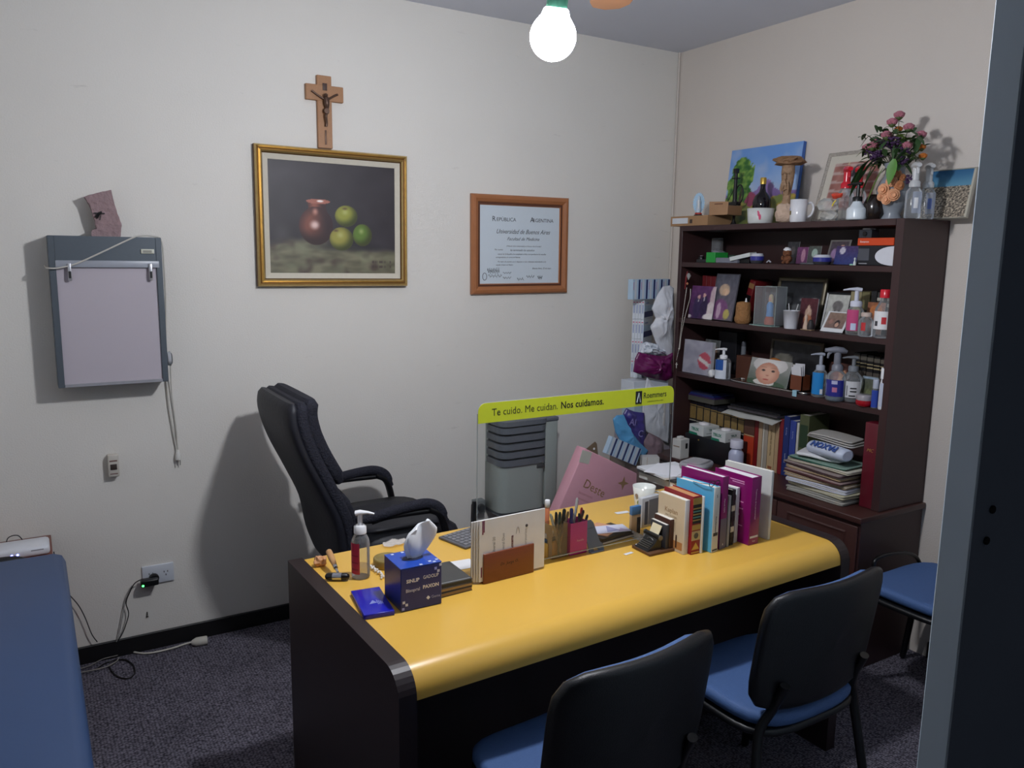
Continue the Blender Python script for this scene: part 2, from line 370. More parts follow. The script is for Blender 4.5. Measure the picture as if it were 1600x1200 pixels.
MB().prism(rr_poly(-.165, .098, -.16, -.03, .04, corners=(0,0,1,1)), .245, .455, C(26, 28, 32), smooth=True).build('grille_recess', ht)
for k in range(5):
    z = .245+k*.042
    MB().prism(rr_poly(-.181, .102, -.186, -.03, .05, corners=(0,0,1,1)), z, z+.03, HD, smooth=True).build('grille_slat', ht)
b = MB(); b.prism(rr_poly(-.183, .104, -.19, -.02, .05, corners=(0,0,1,1)), .452, .476, HD, smooth=True); b.box(.1, .18, -.16, -.003, .45, .472, HD, .006); b.build('top_grille', ht)
MB().cyl(.022, .47, .488, HD, 18, c=(.12, -.08, 0)).build('knob', ht)
MB().box(.035, .085, -.1775, -.174, .215, .235, C(60, 62, 64), .001).build('badge', ht)
MB().prism(rr_poly(-.172, .095, -.165, -.01, .05, corners=(0,0,1,1)), -.02, -.001, HD, smooth=True).build('bottom_trim', ht)
b = MB().box(-.03, .03, -.045, 0, -.035, .035, C(120, 124, 124), .004)
b.cyl(.02, .044, .06, C(40, 42, 44), 16, T=Rx(PI/2))
b.build('gas_valve_box', T=Tr(-1.272, 0, .395), label='small grey box with a dark knob on the wall beside the gas heater', cat='valve box')
# ================================================================== wall pictures
GOLD = mat('gilt moulding', (206, 178, 120), metal=.8, rough=.34, var=.15, vs=60); GOLDD = mat('dark gilt groove', (104, 70, 28), metal=.5, rough=.5)
CREAMF = mat('linen liner', (205, 198, 182), rough=.8, var=.05, vs=90)
pt = thing('framed_painting', 'gold-framed still life painting of a copper jug and green apples', 'painting', onback((-2.01, 0, 1.833)) @ Rz(-.004))
PW, PH = .69, .592
MB().frame(PW, PH, [(0, .003), (0, .028), (.006, .036), (.012, .028), (.016, .026), (.024, .036), (.03, .03), (.034, .022)], [GOLDD, GOLD, GOLD, GOLDD, GOLD, GOLD, GOLDD]).build('frame', pt)
MB().frame(PW-.066, PH-.066, [(0, .022), (.024, .016), (.025, .012)], CREAMF).build('liner', pt)
def still(u, v):
    n = fbm(u, v, 4, 1)*.5; n2 = fbm(u*1.0, v*2.5, 7, 4)
    c = mix((42, 37, 41), (60, 54, 60), .5+n)
    c = mix(c, (86, 84, 84), sst(.5, 0, ell(u, v, .1, .35, .2, .25))*.5)
    # table
    t = sst(.30, .22, v-.05*math.sin(u*5)+.02*n2)
    tb = mix((92, 88, 70), (128, 124, 100), .5+n2*.8); tb = mix(tb, (74, 60, 54), sst(.1, .6, fbm(u, v, 6, 9))*.8)
    tb = mix(tb, (134, 140, 110), max(0, fbm(u+v, v-u, 5, 12))*.9)
    c = mix(c, tb, t)
    c = mix(c, (40, 38, 42), sst(1, .3, ell(u, v, .62, .25, .38, .06))*.75)
    # jug
    body = ell(u, v, .355, .43, .135, .175); neck = abs(u-.365) < .066+.3*abs(v-.6) and .55 < v < .66
    lip = ell(u, v, .375, .652, .095, .022)
    if body < 1 or neck or lip < 1:
        k = (u-.355)/.135
        cc = mix((128, 74, 60), (40, 24, 30), sst(-.4, .9, k)); cc = mix(cc, (58, 32, 34), sst(.5, 1, body)*.75 if body < 1 else .1)
        cc = mix(cc, (50, 28, 28), sst(.42, .28, v))
        cc = mix(cc, (236, 204, 196), sst(1, .1, ell(u, v, .345, .44, .055, .06))*.95); cc = mix(cc, (222, 160, 142), sst(1, .0, ell(u, v, .35, .56, .035, .05))*.8)
        if lip < 1: cc = mix((170, 104, 88), (250, 240, 236), sst(1, .4, ell(u, v, .39, .655, .035, .014)))
        elif v > .57 and body >= 1: cc = mix((150, 86, 70), (60, 34, 34), sst(.0, .07, abs(u-.345)))
        c = mix(c, cc, sst(1.0, .95, min(body, lip, .5 if neck else 9)))
    for cx, cy, rx, ry, gr in ((.725, .36, .08, .105, (98, 128, 50)), (.595, .53, .093, .1, (152, 154, 62)), (.555, .32, .098, .11, (158, 152, 70))):
        e = ell(u, v, cx, cy, rx, ry)
        if e < 1:
            cc = mix(gr, (58, 66, 26), sst(.35, 1, ell(u, v, cx-.025, cy+.03, rx*1.3, ry*1.25)))
            cc = mix(cc, (206, 208, 150), sst(.5, 0, ell(u, v, cx-.01, cy+.035, rx*.8, ry*.8))*.5); cc = mix(cc, (90, 84, 44), (e**6)*.4)
            st = ell(u, v, cx+(-.01 if cy > .4 else -.045), cy+ry*.68, .03, .016)
            if cx < .7 and st < 1: cc = mix(cc, (92, 70, 50), 1-st)
            c = mix(c, cc, sst(1, .95, e))
    if .8 < u < .97 and (.10 < v < .125 or .055 < v < .075) and math.sin(u*260+math.sin(u*90)*3) > .2: c = mix(c, (70, 58, 56), .7)
    return c
MB().pic(PW-.112, PH-.112, still, 200, 175, z=.014).build('canvas', pt)
WF = mat('warm brown picture frame', (166, 106, 66), rough=.35, var=.15, kind='wood')
dp = thing('framed_diploma', 'brown wooden framed university diploma hanging on the wall', 'diploma', onback((-1.03, 0, 1.737)) @ Rz(.006))
MB().frame(.578, .49, [(0, .002), (0, .018), (.008, .026), (.02, .028), (.034, .022), (.038, .016), (.048, .016), (.052, .009)], [WF]*5+[C(90, 50, 30), WF]).build('frame', dp)
b = MB(); CERT = mat('pale certificate paper', (208, 218, 226), rough=.35, var=.02)
b.box(-.24, .24, -.196, .196, .006, .009, CERT)
INK = C(40, 40, 46)
z = .0095
b.text('R', .036, INK, Tr(-.158, .127, z), th=.0001); b.text('EPÚBLICA', .026, INK, Tr(-.086, .125, z), th=.0001)
b.text('A', .036, INK, Tr(.068, .127, z), th=.0001); b.text('RGENTINA', .026, INK, Tr(.135, .125, z), th=.0001)
b.text('Universidad de Buenos Aires', .032, INK, Tr(.015, .066, z), shear=.45, th=.0001, sx=.86)
b.text('Facultad de Medicina', .023, INK, Tr(.015, .03, z), shear=.45, th=.0001)
b.text('El Rector de la Universidad y el Decano de la Facultad', .0095, INK, Tr(.02, -.006, z), shear=.4, th=.0001)
b.text('Por cuanto', .011, INK, Tr(-.13, -.024, z), shear=.4, th=.0001); b.text('ha terminado los estudios', .014, INK, Tr(.01, -.026, z), shear=.5, th=.0001)
b.text('natural de la Republica ha completado el dia y con aprobacion los estudios', .0105, INK, Tr(.01, -.046, z), shear=.4, th=.0001, sx=.92)
b.text('correspondientes a la carrera de Medicina', .0105, INK, Tr(-.075, -.062, z), shear=.4, th=.0001, sx=.8)
b.text('Por tanto de acuerdo con lo dispuesto en las ordenanzas universitarias se le', .0105, INK, Tr(.01, -.084, z), shear=.4, th=.0001, sx=.9)
b.text('expide el titulo de Medico', .0105, INK, Tr(-.095, -.1, z), shear=.4, th=.0001, sx=.9)
b.text('Buenos Aires, 22 de mayo', .011, INK, Tr(.13, -.118, z), shear=.4, th=.0001)
rs = random.Random(4)
for cx, cy, ww, hh, n in ((-.16, -.13, .07, .02, 60), (-.15, -.155, .08, .012, 40), (-.08, -.14, .05, .008, 30), (-.08, -.165, .05, .008, 30), (.0, -.172, .04, .01, 25), (.06, -.16, .05, .01, 30), (.12, -.165, .03, .014, 30)):
    P = [(cx-ww/2+ww*k/n, cy+hh*(.5*math.sin(k*1.9+rs.random())+.4*math.sin(k*.7)), z+.0002) for k in range(n+1)]
    b.tube(P, .0006, INK, 4)
b.tube([(-.21+.012*math.cos(a), -.158+.018*math.sin(a), z) for a in [PI*k/6 for k in range(12)]], .0014, INK, 4, close=True)
b.build('certificate', dp)
# crucifix
CRW = mat('light brown crucifix wood', (164, 118, 80), rough=.5, var=.18, kind='wood', vs=1)
cr = thing('crucifix', 'wooden crucifix with a small bronze figure above the gold-framed painting', 'crucifix', onback((-2.043, 0, 2.30)))
b = MB(); b.box(-.0335, .0305, -.166, .137, .001, .02, CRW, .002, seg=1); b.box(-.083, .083, .032, .097, .001, .0215, CRW, .002, seg=1); b.build('cross', cr)
BRZ = mat('dark bronze', (96, 74, 62), metal=.6, rough=.4, var=.2)
b = MB()
b.tube(bez([(0, .045, .034), (.002, .02, .036), (.004, 0, .034), (0, -.02, .036), (-.004, -.035, .04), (.001, -.06, .032), (0, -.075, .03)]), [.008+.005*math.sin(k*.16+.6) if k < 25 else .006 for k in range(49)], BRZ, 10)
b.tube(bez([(-.06, .068, .026), (-.04, .055, .028), (-.014, .04, .032), (0, .036, .034), (.014, .04, .032), (.036, .054, .028), (.055, .064, .026)]), .0045, BRZ, 8)
b.lathe([(.0, -.012), (.007, -.009), (.009, 0), (.007, .009), (0, .012)], BRZ, 12, c=(-.003, .052, .04)); b.lathe([(.011, -.008), (.014, 0), (.011, .008)], BRZ, 12, c=(0, -.012, .036), T=Sc(1, 1, 1))
b.build('corpus', cr)
MB().box(-.01, .01, .075, .105, .02, .0235, C(70, 48, 40), .001).build('title_plaque', cr)
MB().box(-.004, .003, -.15, -.09, .02, .024, BRZ, .001).build('footpiece', cr)
# ================================================================== film viewer
fv = thing('film_viewer', 'grey metal film viewer light box hanging on the left of the wall', 'x-ray viewer', onback((-2.935, 0, 1.45)))
VG = mat('grey hammered metal', (88, 96, 104), rough=.45, var=.05, vs=120, metal=.2); VW, VH, VD = .385, .566, .115
b = MB(); b.box(-VW/2, VW/2, -VH/2, VH/2, .002, VD-.03, VG, .002, seg=1)
b.box(-VW/2, -VW/2+.022, -VH/2, VH/2, VD-.03, VD, VG, .002, seg=1); b.box(VW/2-.022, VW/2, -VH/2, VH/2, VD-.03, VD, VG, .002, seg=1)
b.box(-VW/2+.022, VW/2-.022, VH/2-.09, VH/2, VD-.03, VD-.001, VG); b.box(-VW/2+.022, VW/2-.022, -VH/2, -VH/2+.012, VD-.03, VD, C(150, 150, 156), .001, seg=1)
b.build('housing', fv)
MB().box(-VW/2+.022, VW/2-.022, -VH/2+.012, VH/2-.09, VD-.02, VD-.008, mat('milky acrylic screen', (190, 182, 190), rough=.28, var=.015, vs=3)).build('screen', fv)
MB().box(-VW/2+.02, VW/2-.012, VH/2-.116, VH/2-.09, VD-.01, VD+.004, C(158, 162, 172, rough=.35), .002).build('clip_rail', fv)
for x in (-.128, .148):
    k = MB().box(x-.006, x+.006, VH/2-.165, VH/2-.1, VD+.003, VD+.012, C(196, 196, 200, metal=.6, rough=.3), .002); k.box(x-.004, x+.004, VH/2-.155, VH/2-.13, VD+.012, VD+.016, C(20, 20, 24)); k.build('film_clip', fv)
MB().box(.118, .165, VH/2-.062, VH/2-.045, VD-.001, VD+.005, C(205, 205, 190), .001).cbox((.141, VH/2-.0535, VD+.006), (.03, .009, .004), C(150, 150, 140)).build('maker_plate', fv)
k = MB(); k.cyl(.026, 0, .022, C(70, 72, 78), 20, T=Tr(VW/2+.001, -VH/2+.085, .06) @ Ry(PI/2)); k.lathe([(.027, .0), (.03, .012)], C(190, 192, 196), 20, T=Tr(VW/2+.006, -VH/2+.085, .06) @ Ry(PI/2), cap=False)
k.build('round_switch', fv)
WC = mat('white cable sheath', (196, 192, 184), rough=.5)
cordp = [(-VW/2-.012, VH/2-.11, .05), (-VW/2-.006, VH/2-.118, VD+.004), (-VW/2+.03, VH/2-.118, VD+.01), (-.1, VH/2-.1, VD+.008), (.0, VH/2-.05, VD+.008), (.09, VH/2-.004, VD+.003), (.12, VH/2+.006, VD-.02), (.165, VH/2+.006, VD-.03), (VW/2+.004, VH/2-.01, VD-.03), (VW/2+.009, VH/2-.1, VD-.03), (VW/2+.012, 0, .05), (VW/2+.006, -.2, .02), (VW/2+.008, -.4, .008), (VW/2+.03, -.6, .01)]
k = MB(); k.tube(bez(cordp, 10), .0032, WC, 8); k.tube(bez([(VW/2+.02, -VH/2+.07, .03), (VW/2+.022, -.35, .012), (VW/2+.032, -.5, .009), (VW/2+.034, -.6, .012)], 8), .0024, WC, 8); cordo = k.build('power_cord', fv)
k = MB(); TP = Tr(VW/2+.033, -.62, .016); PLW = C(222, 220, 214)
k.tube([(0, .03, 0), (0, .016, 0), (0, .0, 0), (.0, -.012, 0)], [.006, .009, .012, .011], PLW, 12, T=TP)
for x in (-.006, .007): k.box(x-.001, x+.001, -.036, -.012, -.003, .003, C(150, 150, 155, metal=1, rough=.3), T=TP)
k.build('plug', cordo)
# slab on top
ST = mat('pinkish grey rough stone', (150, 126, 128), rough=.85, var=.3, vs=40, bump=.6, bs=70)
k = MB(); poly = [(-.048, .0), (-.046, .02), (-.03, .03), (-.034, .06), (-.05, .12), (-.065, .145), (-.03, .158), (.01, .17), (.028, .176), (.04, .1), (.058, .05), (.052, .015), (.05, 0)]
bm = bmesh.new(); vv = [bm.verts.new((x, y, 0)) for x, y in poly]; bm.faces.new(vv); r = bmesh.ops.extrude_face_region(bm, geom=bm.faces[:])
for v in r['geom']:
    if isinstance(v, bmesh.types.BMVert): v.co.z += .034
bmesh.ops.triangulate(bm, faces=bm.faces[:]); bmesh.ops.subdivide_edges(bm, edges=bm.edges[:], cuts=3, use_grid_fill=True)
for v in bm.verts:
    if v.co.y > .002: v.co += noise.noise_vector(v.co*60)*.004
bmesh.ops.recalc_face_normals(bm, faces=bm.faces[:]); bm.verts.index_update()
k.add([v.co.copy() for v in bm.verts], [[v.index for v in f.verts] for f in bm.faces], ST); bm.free()
slab = thing('stone_slab', 'rough pinkish stone slab with a tiny black figure, standing on the film viewer', 'stone', onback((-2.93, -.035, 1.7335)))
k.build('stone', slab)
k = MB(); BK = C(14, 13, 15, rough=.4); k.tube([(-.034, .07, .04), (-.02, .086, .043), (-.01, .092, .043)], [.002, .004, .003], BK, 8); k.tube([(-.028, .066, .04), (-.016, .086, .043)], .0025, BK, 6); k.tube([(-.012, .088, .042), (-.018, .06, .042)], .0015, BK, 6)
k.box(-.035, .0, .084, .088, .0355, .042, BK); k.build('black_figure', slab)
# ================================================================== office chair
OC = thing('office_chair', 'high-backed black padded office chair behind the desk', 'office chair', Tr(-1.99, -.44, 0))
FAB = mat('black patterned chair fabric', (29, 30, 43), rough=.8, var=.5, vs=90, bump=.5, bs=150); LTH = mat('black leatherette', (28, 29, 38), rough=.55, var=.2, vs=14, bump=.1, bs=40)
ARM = mat('black chair plastic', (18, 18, 21), rough=.35)
def ringyz(c, d, hw, ht, e=3.5, n=28):
    """superellipse ring centred c=(x,z), thickness along d (unit xz vector)"""
    o = []
    for k in range(n):
        a = 2*PI*k/n; p, q = math.cos(a), math.sin(a); rr = (abs(p)**e+abs(q)**e)**(-1/e)
        y = p*rr*hw; t = q*rr*ht; o.append((c[0]+d[0]*t, y, c[1]+d[1]*t))
    return o
def slab_loft(pts, hw, ht, m, name, e=3.5, yb=0):
    P = [Vector((x, 0, z)) for x, z in pts]; rings = []
    K = len(P)
    for i in range(K):
        d = (P[min(i+1, K-1)]-P[max(i-1, 0)]).normalized(); nrm = (d.z, -d.x)
        f = i/(K-1); ed = 1 if 0 < i < K-1 else .55
        w = hw(f) if callable(hw) else hw; t = ht(f) if callable(ht) else ht
        rings.append([(x, y+yb, z) for x, y, z in ringyz((P[i].x, P[i].z), nrm, w*(.93 if ed < 1 else 1), t*ed, e)])
    return MB().loft(rings, m).build(name, OC)
bk = [tuple(p[:2]) for p in bez([(-.16, .40, 0), (-.2, .52, 0), (-.225, .66, 0), (-.285, .80, 0), (-.35, .94, 0), (-.385, 1.06, 0), (-.38, 1.135, 0)], 4)]
wf = lambda f: .235+.02*math.sin(f*PI)
slab_loft([(x-.03, z) for x, z in bk], wf, .028, LTH, 'back_shell')
slab_loft([(x+.003, z+.003) for x, z in bk[1:]], lambda f: .238+.02*math.sin(f*PI), .03, FAB, 'back_padding', e=5)
slab_loft([(x+.04+.02*math.sin(3*max(0, 1.0-z)), z+.012) for x, z in bk[12:]], .232, lambda f: .034, FAB, 'headrest_cushion', e=5)
slab_loft([(x+.038, z) for x, z in bk[4:12]], .225, lambda f: .022, FAB, 'lumbar_cushion', e=4)
MB().pad(.5, .5, .13, LTH, e=4.5, fn=lambda x, y, z: (x, y, z+.03-.35*max(0, x-.08)**1.6+.3*y*y), T=Tr(.06, 0, .475)).build('seat', OC)
for sgn, nm in ((-1, 'armrest'), (1, 'armrest')):
    y = sgn*.285
    a = MB(); a.tube(bez([(-.2, y, .672), (-.1, y, .685), (.03, y, .70), (.1, y, .698), (.15, y, .67), (.172, y, .615)], 6), [.015]*3+[.0185]*25+[.015]*3, FAB, 12, flat=1.2)
    a.tube(bez([(.1, y, .678), (.155, y, .64), (.185, y, .53), (.2, y*.98, .43), (.17, y*.9, .40)], 6), .019, ARM, 10, flat=.8)
    a.tube(bez([(-.14, y, .662), (-.06, y, .672), (.125, y, .668)], 5), .012, ARM, 8); a.build(nm, OC)
MB().cyl(.028, .1, .4, C(30, 30, 32), 16).build('gas_column', OC)
for k in range(5):
    a = 2*PI*k/5+.2; l = MB().tube([(0, 0, .12), (.15*math.cos(a), .15*math.sin(a), .1), (.27*math.cos(a), .27*math.sin(a), .075)], [.03, .024, .016], ARM, 10).build('leg', OC)
    MB().cyl(.026, -.02, .02, ARM, 14, T=Tr(.27*math.cos(a), .27*math.sin(a), .0265) @ Rz(a) @ Rx(PI/2)).build('caster', l)
# ================================================================== visitor chairs
BLU = mat('blue chair upholstery', (68, 98, 148), rough=.7, var=.08, vs=120, bump=.15, bs=300); VB = mat('black textured plastic', (15, 16, 20), rough=.42, var=.1, bump=.1, bs=300); FR = mat('black tube steel', (12, 12, 14), rough=.3)
def visitor(T, label, group):
    t = thing('visitor_chair', label, 'chair', T, group)
    # back faces local -y (towards the viewer), sitter faces +y
    cv = lambda x, y, z: (x, z-.9*x*x*.9+(.0), y)      # pad xy -> xz, bent so the sides come forward
    def bend(x, y, z): return (x, -z+.75*x*x, y)
    Tb = Tr(0, -.215, .65) @ Rx(-.16)
    Tb = Tr(0, -.225, .665) @ Rx(.14)
    MB().pad(.48, .36, .03, VB, e=6, fn=bend, T=Tb).build('back_shell', t)
    MB().pad(.43, .33, .03, BLU, e=6, fn=lambda x, y, z: (x, -z+.75*x*x, y), T=Tb @ Tr(0, .022, .0)).build('back_cushion', t)
    MB().pad(.455, .42, .022, VB, e=4, T=Tr(0, .0, .425)).build('seat_pan', t)
    MB().pad(.45, .415, .04, BLU, e=4, fn=lambda x, y, z: (x, y, z+(.25*x*x)-.3*max(0, y-.1)**2*3), T=Tr(0, .0, .452)).build('seat', t)
    for s in (-1, 1):
        MB().tube(bez([(s*.235, -.245, .009), (s*.22, -.2, .25), (s*.2, -.175, .42), (s*.17, -.19, .5), (s*.165, -.222, .58)], 5), .012, FR, 10, flat=1.3).build('leg', t)
        MB().tube(bez([(s*.245, .25, .009), (s*.225, .21, .25), (s*.2, .16, .41)], 5), .012, FR, 10, flat=1.3).build('leg', t)
    MB().tube([(-.2, -.15, .405), (.2, -.15, .405)], .01, FR, 8).build('rear_crossbar', t)
    MB().tube([(-.2, .15, .405), (.2, .15, .405)], .01, FR, 8).build('front_crossbar', t)
    return t
G = 'visitor chairs with black backs in front of the desk'
visitor(Tr(-2.13, -2.075, 0) @ Rz(.06), 'blue and black visitor chair at the bottom edge, nearest the desk\'s left end', G)
visitor(Tr(-1.415, -2.02, 0) @ Rz(.0), 'blue and black visitor chair facing the right half of the desk, beside another like it', G)
c3 = visitor(Tr(-.345, -1.92, 0), 'blue and black visitor chair tucked between the cabinet and the door edge', G)
MB().tube(bez([tuple(U(x, y, 1, -1.69)-Vector((-.345, -1.92, 0))) for x, y in ((1364, 892), (1368, 875), (1384, 867), (1410, 864), (1430, 869), (1440, 886))], 4), .008, FR, 8, flat=1.0).build('front_rail', c3)
# ================================================================== exam table, side table
ex = thing('exam_table', 'padded blue examination table along the left edge', 'examination table', Tr(-3.5, -1.4, 0))
VIN = mat('blue vinyl upholstery', (52, 76, 116), rough=.45, var=.05, vs=5)
MB().box(-.32, .345, -.93, .9, .585, .67, VIN, .035).build('mattress', ex)
MB().box(-.3, .32, -.91, .88, .55, .59, VB, .003, seg=1).build('bed_frame', ex)
for x in (-.26, .28):
    for y in (-.86, .84): MB().box(x-.018, x+.018, y-.018, y+.018, 0, .552, C(200, 200, 205, metal=.8, rough=.3), .003).build('leg', ex)
# ================================================================== helpers for small things
def D(px, py, z=DZ): return U(px, py, 2, z)
def mpp(p): return (Vector(p)-CAM).dot(_f)/FOC            # metres per photo pixel at p
def hit(px, py, A, B):
    """meets the upright plane through A and B"""
    n = Vector((-(B-A).y, (B-A).x, 0)); d = _f + _r*(px-800)/FOC - _u*(py-600)/FOC
    return CAM + d*((A-CAM).dot(n)/d.dot(n))
def stand(p0, p1, pt, z=DZ):
    A, B = D(*p0, z), D(*p1, z); d = B-A
    return Tr(A) @ Rz(math.atan2(d.y, d.x)), d.length, hit(*pt, A, B).z-z
def FRONT(x, y, z): return Tr(x, y, z) @ Rx(PI/2)          # text plane facing local -y
WHT = C(226, 226, 228); PAPER = C(214, 212, 206, rough=.8); BLK = C(16, 16, 18, rough=.35); PAGES = mat('page edges', (220, 216, 206), rough=.85, var=.1, vs=400)
STEEL = C(190, 190, 195, metal=1, rough=.25)
CLR = clear('clear plastic', (.97, .98, .99), .05); CLRD = clear('clear bottle plastic', (.93, .95, .97), .12)
# ------------------------------------------------------------------ tissue box
T, W_, H_ = stand((626.7, 957.5), (690.3, 943), (625, 890)); DP = .118
tb = thing('tissue_box', 'blue cube tissue box with a white tissue standing up', 'tissue box', T)
NAVY = mat('navy printed carton', (26, 42, 112), rough=.3, var=.05); BLU2 = mat('bright blue printed carton', (34, 74, 172), rough=.28)
b = MB(); b.box(0, W_, 0, DP, 0, H_-.002, NAVY, .002, seg=1); b.box(0, W_, 0, DP, H_-.0019, H_, BLU2)
for x, z, s in ((.008, .026, 1), (.016, .018, 1), (.006, .008, .6), (.1, .104, .6), (.108, .096, 1), (.1145, .112, 1)):
    b.box(x-.0035, x+.0035, -.0006, 0, z-.0035, z+.0035, C(200*1 if s == 1 else 150, 205 if s == 1 else 160, 225))
for x, y in ((.112, .02), (.1, .008), (.09, .016), (.06, .006), (.02, .108), (.05, .11)): b.box(x-.004, x+.004, y-.004, y+.004, H_, H_+.0005, C(190, 200, 225))
b.text('SINLIP', .0135, WHT, FRONT(.034, -.0004, .082), bold=.03); b.text('GADOLIP', .0135, WHT, FRONT(.086, -.0004, .085), sx=.8)
b.text('Bisopral', .0125, C(180, 182, 200), FRONT(.034, -.0004, .056), bold=.02); b.text('PAXON', .0135, WHT, FRONT(.086, -.0004, .058), bold=.03)
b.text('Gema', .011, C(150, 155, 190), FRONT(.1, -.0004, .026)); b.box(.074, .082, -.0006, 0, .022, .030, WHT, T=Tr(.078, 0, .026) @ Ry(PI/4) @ Tr(-.078, 0, -.026))
b.lathe([(.001, 0), (.03, 0)], C(30, 34, 60), 24, c=(W_/2, DP/2, H_+.0008), sy=.62, cap=False); b.build('box', tb)
b = MB(); TIS = mat('soft white tissue', (232, 234, 238), rough=.9, var=.03); R = []
for i in range(15):
    f = i/14; z = H_-.006+f*.098; w = .012+.034*math.sin(min(1, f*1.25)*PI*.62)*(1 if f < .8 else 1-(f-.8)*3.6); tw = .3+.25*f; cx = W_/2+.004+.022*f; row = []
    for k in range(25):
        a = 2*PI*k/25; rr = w*(1+.26*math.sin(3*a+3*f)); row.append((cx+rr*math.cos(a)*math.cos(tw)*1.0, DP/2+rr*.22*math.sin(a)+.008*math.sin(2.5*a+3*f)*f, z+.012*math.cos(a)*f*f))
    R.append(row)
b.loft(R, TIS).build('tissue', tb)
# ------------------------------------------------------------------ blue flat box
A, B, Cc = D(569, 969), D(616.7, 961), D(548, 930)
x_ = (B-A); T = Tr(A) @ Rz(math.atan2(x_.y, x_.x)); 
b = MB().box(0, x_.length, 0, (Cc-A).length, 0, .013, mat('glossy royal blue case', (34, 36, 170), rough=.2, var=.05), .0015)
tri = C(130, 140, 200); b.prism([(.028, .06), (.05, .062), (.041, .082)], .0131, .0135, tri)
for k in range(4): b.box(.05+k*.004, .052+k*.004, .052, .08-k*.004, .0131, .0135, tri)
b.build('flat_case', T=T, label='flat glossy royal blue case with a small triangle emblem, left of the tissue box', cat='case')
# ------------------------------------------------------------------ bottles
def wrap(mb, r, z0, z1, a0, a1, m, sx=1, sy=1, n=14, bend=None):
    vs = []
    for i in range(n+1):
        a = a0+(a1-a0)*i/n
        for z in (z0, z1): vs.append((r*sx*math.cos(a), r*sy*math.sin(a), z))
    return mb.add(vs, [(2*i, 2*i+2, 2*i+3, 2*i+1) for i in range(n)], m, True)
def bottle(name, label, T, r, h, body, top='pump', topm=None, lab=None, shoulder=.74, sx=1, sy=1, liquid=None, group=None, cat='bottle', htop=.27, neck=.38, toprot=0, foot=1, txt=None):
    t = thing(name, label, cat, T, group); topm = topm or WHT; hb = h*(1-htop)
    b = MB(); b.lathe([(r*.88*foot, 0), (r*foot, .004), (r, hb*.1), (r, hb*shoulder), (r*.93, hb*(shoulder+.08)), (r*.7, hb*(shoulder+.17)), (r*neck, hb*.97), (r*neck, hb)], body, 24, sx=sx, sy=sy); b.build('body', t)
    if liquid: MB().lathe([(r*.85*foot, .002), (r*.93, .006), (r*.94, hb*liquid[1])], liquid[0], 20, sx=sx, sy=sy).build('liquid', t)
    if lab:
        b = MB(); z0, z1, m, a0, a1 = lab[:5]; wrap(b, r*1.012, hb*z0, hb*z1, a0, a1, m, sx, sy)
        if len(lab) > 5: 
            for (q0, q1, mm, b0, b1) in lab[5]: wrap(b, r*1.02, hb*q0, hb*q1, b0, b1, mm, sx, sy, 6)
        b.build('label', t)
    c = MB(); rc = r*neck*1.25
    if top == 'pump':
        c.lathe([(rc*1.1, hb-.006), (rc*1.1, hb+h*.07), (rc*.8, hb+h*.09)], topm, 18); c.lathe([(rc*.42, hb+h*.08), (rc*.42, h*.95)], topm, 12)
        c.tube([(-rc*.75, 0, h*.965), (0, 0, h*.98), (rc*1.4, 0, h*.975), (rc*2.5, 0, h*.955)], [rc*.75, rc*.72, rc*.42, rc*.25], topm, 10, flat=.55, up=(0, 0, 1), T=Rz(toprot)); nm = 'pump'
    elif top == 'spray':
        c.lathe([(rc*1.1, hb-.006), (rc*1.1, hb+h*.06), (rc*.7, hb+h*.1)], topm, 18)
        X = Rz(toprot)
        c.tube([(-rc*1.6, 0, h*.93), (-rc*.8, 0, h*.955), (rc*.6, 0, h*.965), (rc*1.9, 0, h*.955), (rc*2.6, 0, h*.95)], [rc*.45, rc*.85, rc*.9, rc*.62, rc*.5], topm, 10, flat=.8, up=(0, 0, 1), T=X)
        c.tube([(rc*.1, 0, hb+h*.08), (rc*.1, 0, h*.94)], rc*.7, topm, 10, T=X)
        c.tube([(rc*1.2, 0, h*.94), (rc*1.9, 0, h*.88), (rc*2.0, 0, h*.8)], [rc*.34, rc*.3, rc*.2], topm, 8, T=X); nm = 'spray_head'
    else:
        c.lathe([(rc*1.15, hb-.002), (rc*1.15, h-.003), (rc*1.0, h)], topm, 18); nm = 'cap'
    c.build(nm, t); return t
P0 = D(564, 901); hh = hit(564, 798, P0, P0+Vector((1, -.3, 0))).z-DZ
bottle('hand_sanitizer', 'clear pump bottle of hand sanitizer with a raspberry red label on the desk', Tr(P0) @ Rz(-.5), 14.2*mpp(P0), hh, CLRD, lab=(.12, .78, mat('raspberry label', (176, 44, 76), rough=.35), 3.15, 4.75, [(.2, .24, C(140, 30, 60), 3.7, 4.6), (.35, .38, C(140, 30, 60), 3.7, 4.6), (.5, .53, C(140, 30, 60), 3.7, 4.6)]), liquid=(clear('gel', (.93, .9, .9), .12), .25), htop=.3, neck=.5)
# ------------------------------------------------------------------ reflex hammer and stone
hx = D(527, 901, DZ+.011); T = Tr(hx.x, hx.y, DZ) @ Rz(-.55)
hm_ = thing('reflex_hammer', 'reflex hammer with a wooden handle, chrome collar and black rubber head', 'reflex hammer', T)
b = MB(); hw = 19*mpp(hx)
b.tube([(-hw, 0, .0115), (-hw*.93, 0, .0115), (-hw*.75, 0, .0115), (hw*.75, 0, .0115), (hw*.93, 0, .0115), (hw, 0, .0115)], [.003, .0075, .0105, .0105, .0075, .003], mat('black rubber', (18, 16, 18), rough=.35), 16); b.build('rubber_head', hm_)
MB().tube([(-.013, 0, .0115), (.013, 0, .0115)], .0114, STEEL, 18).build('collar', hm_)
top = T.inverted() @ D(513, 860, DZ+.05); st_ = Vector((0, .008, .02)); dv = top-st_
MB().tube([st_, st_+dv*.22], [.004, .0035], STEEL, 10).build('shaft', hm_)
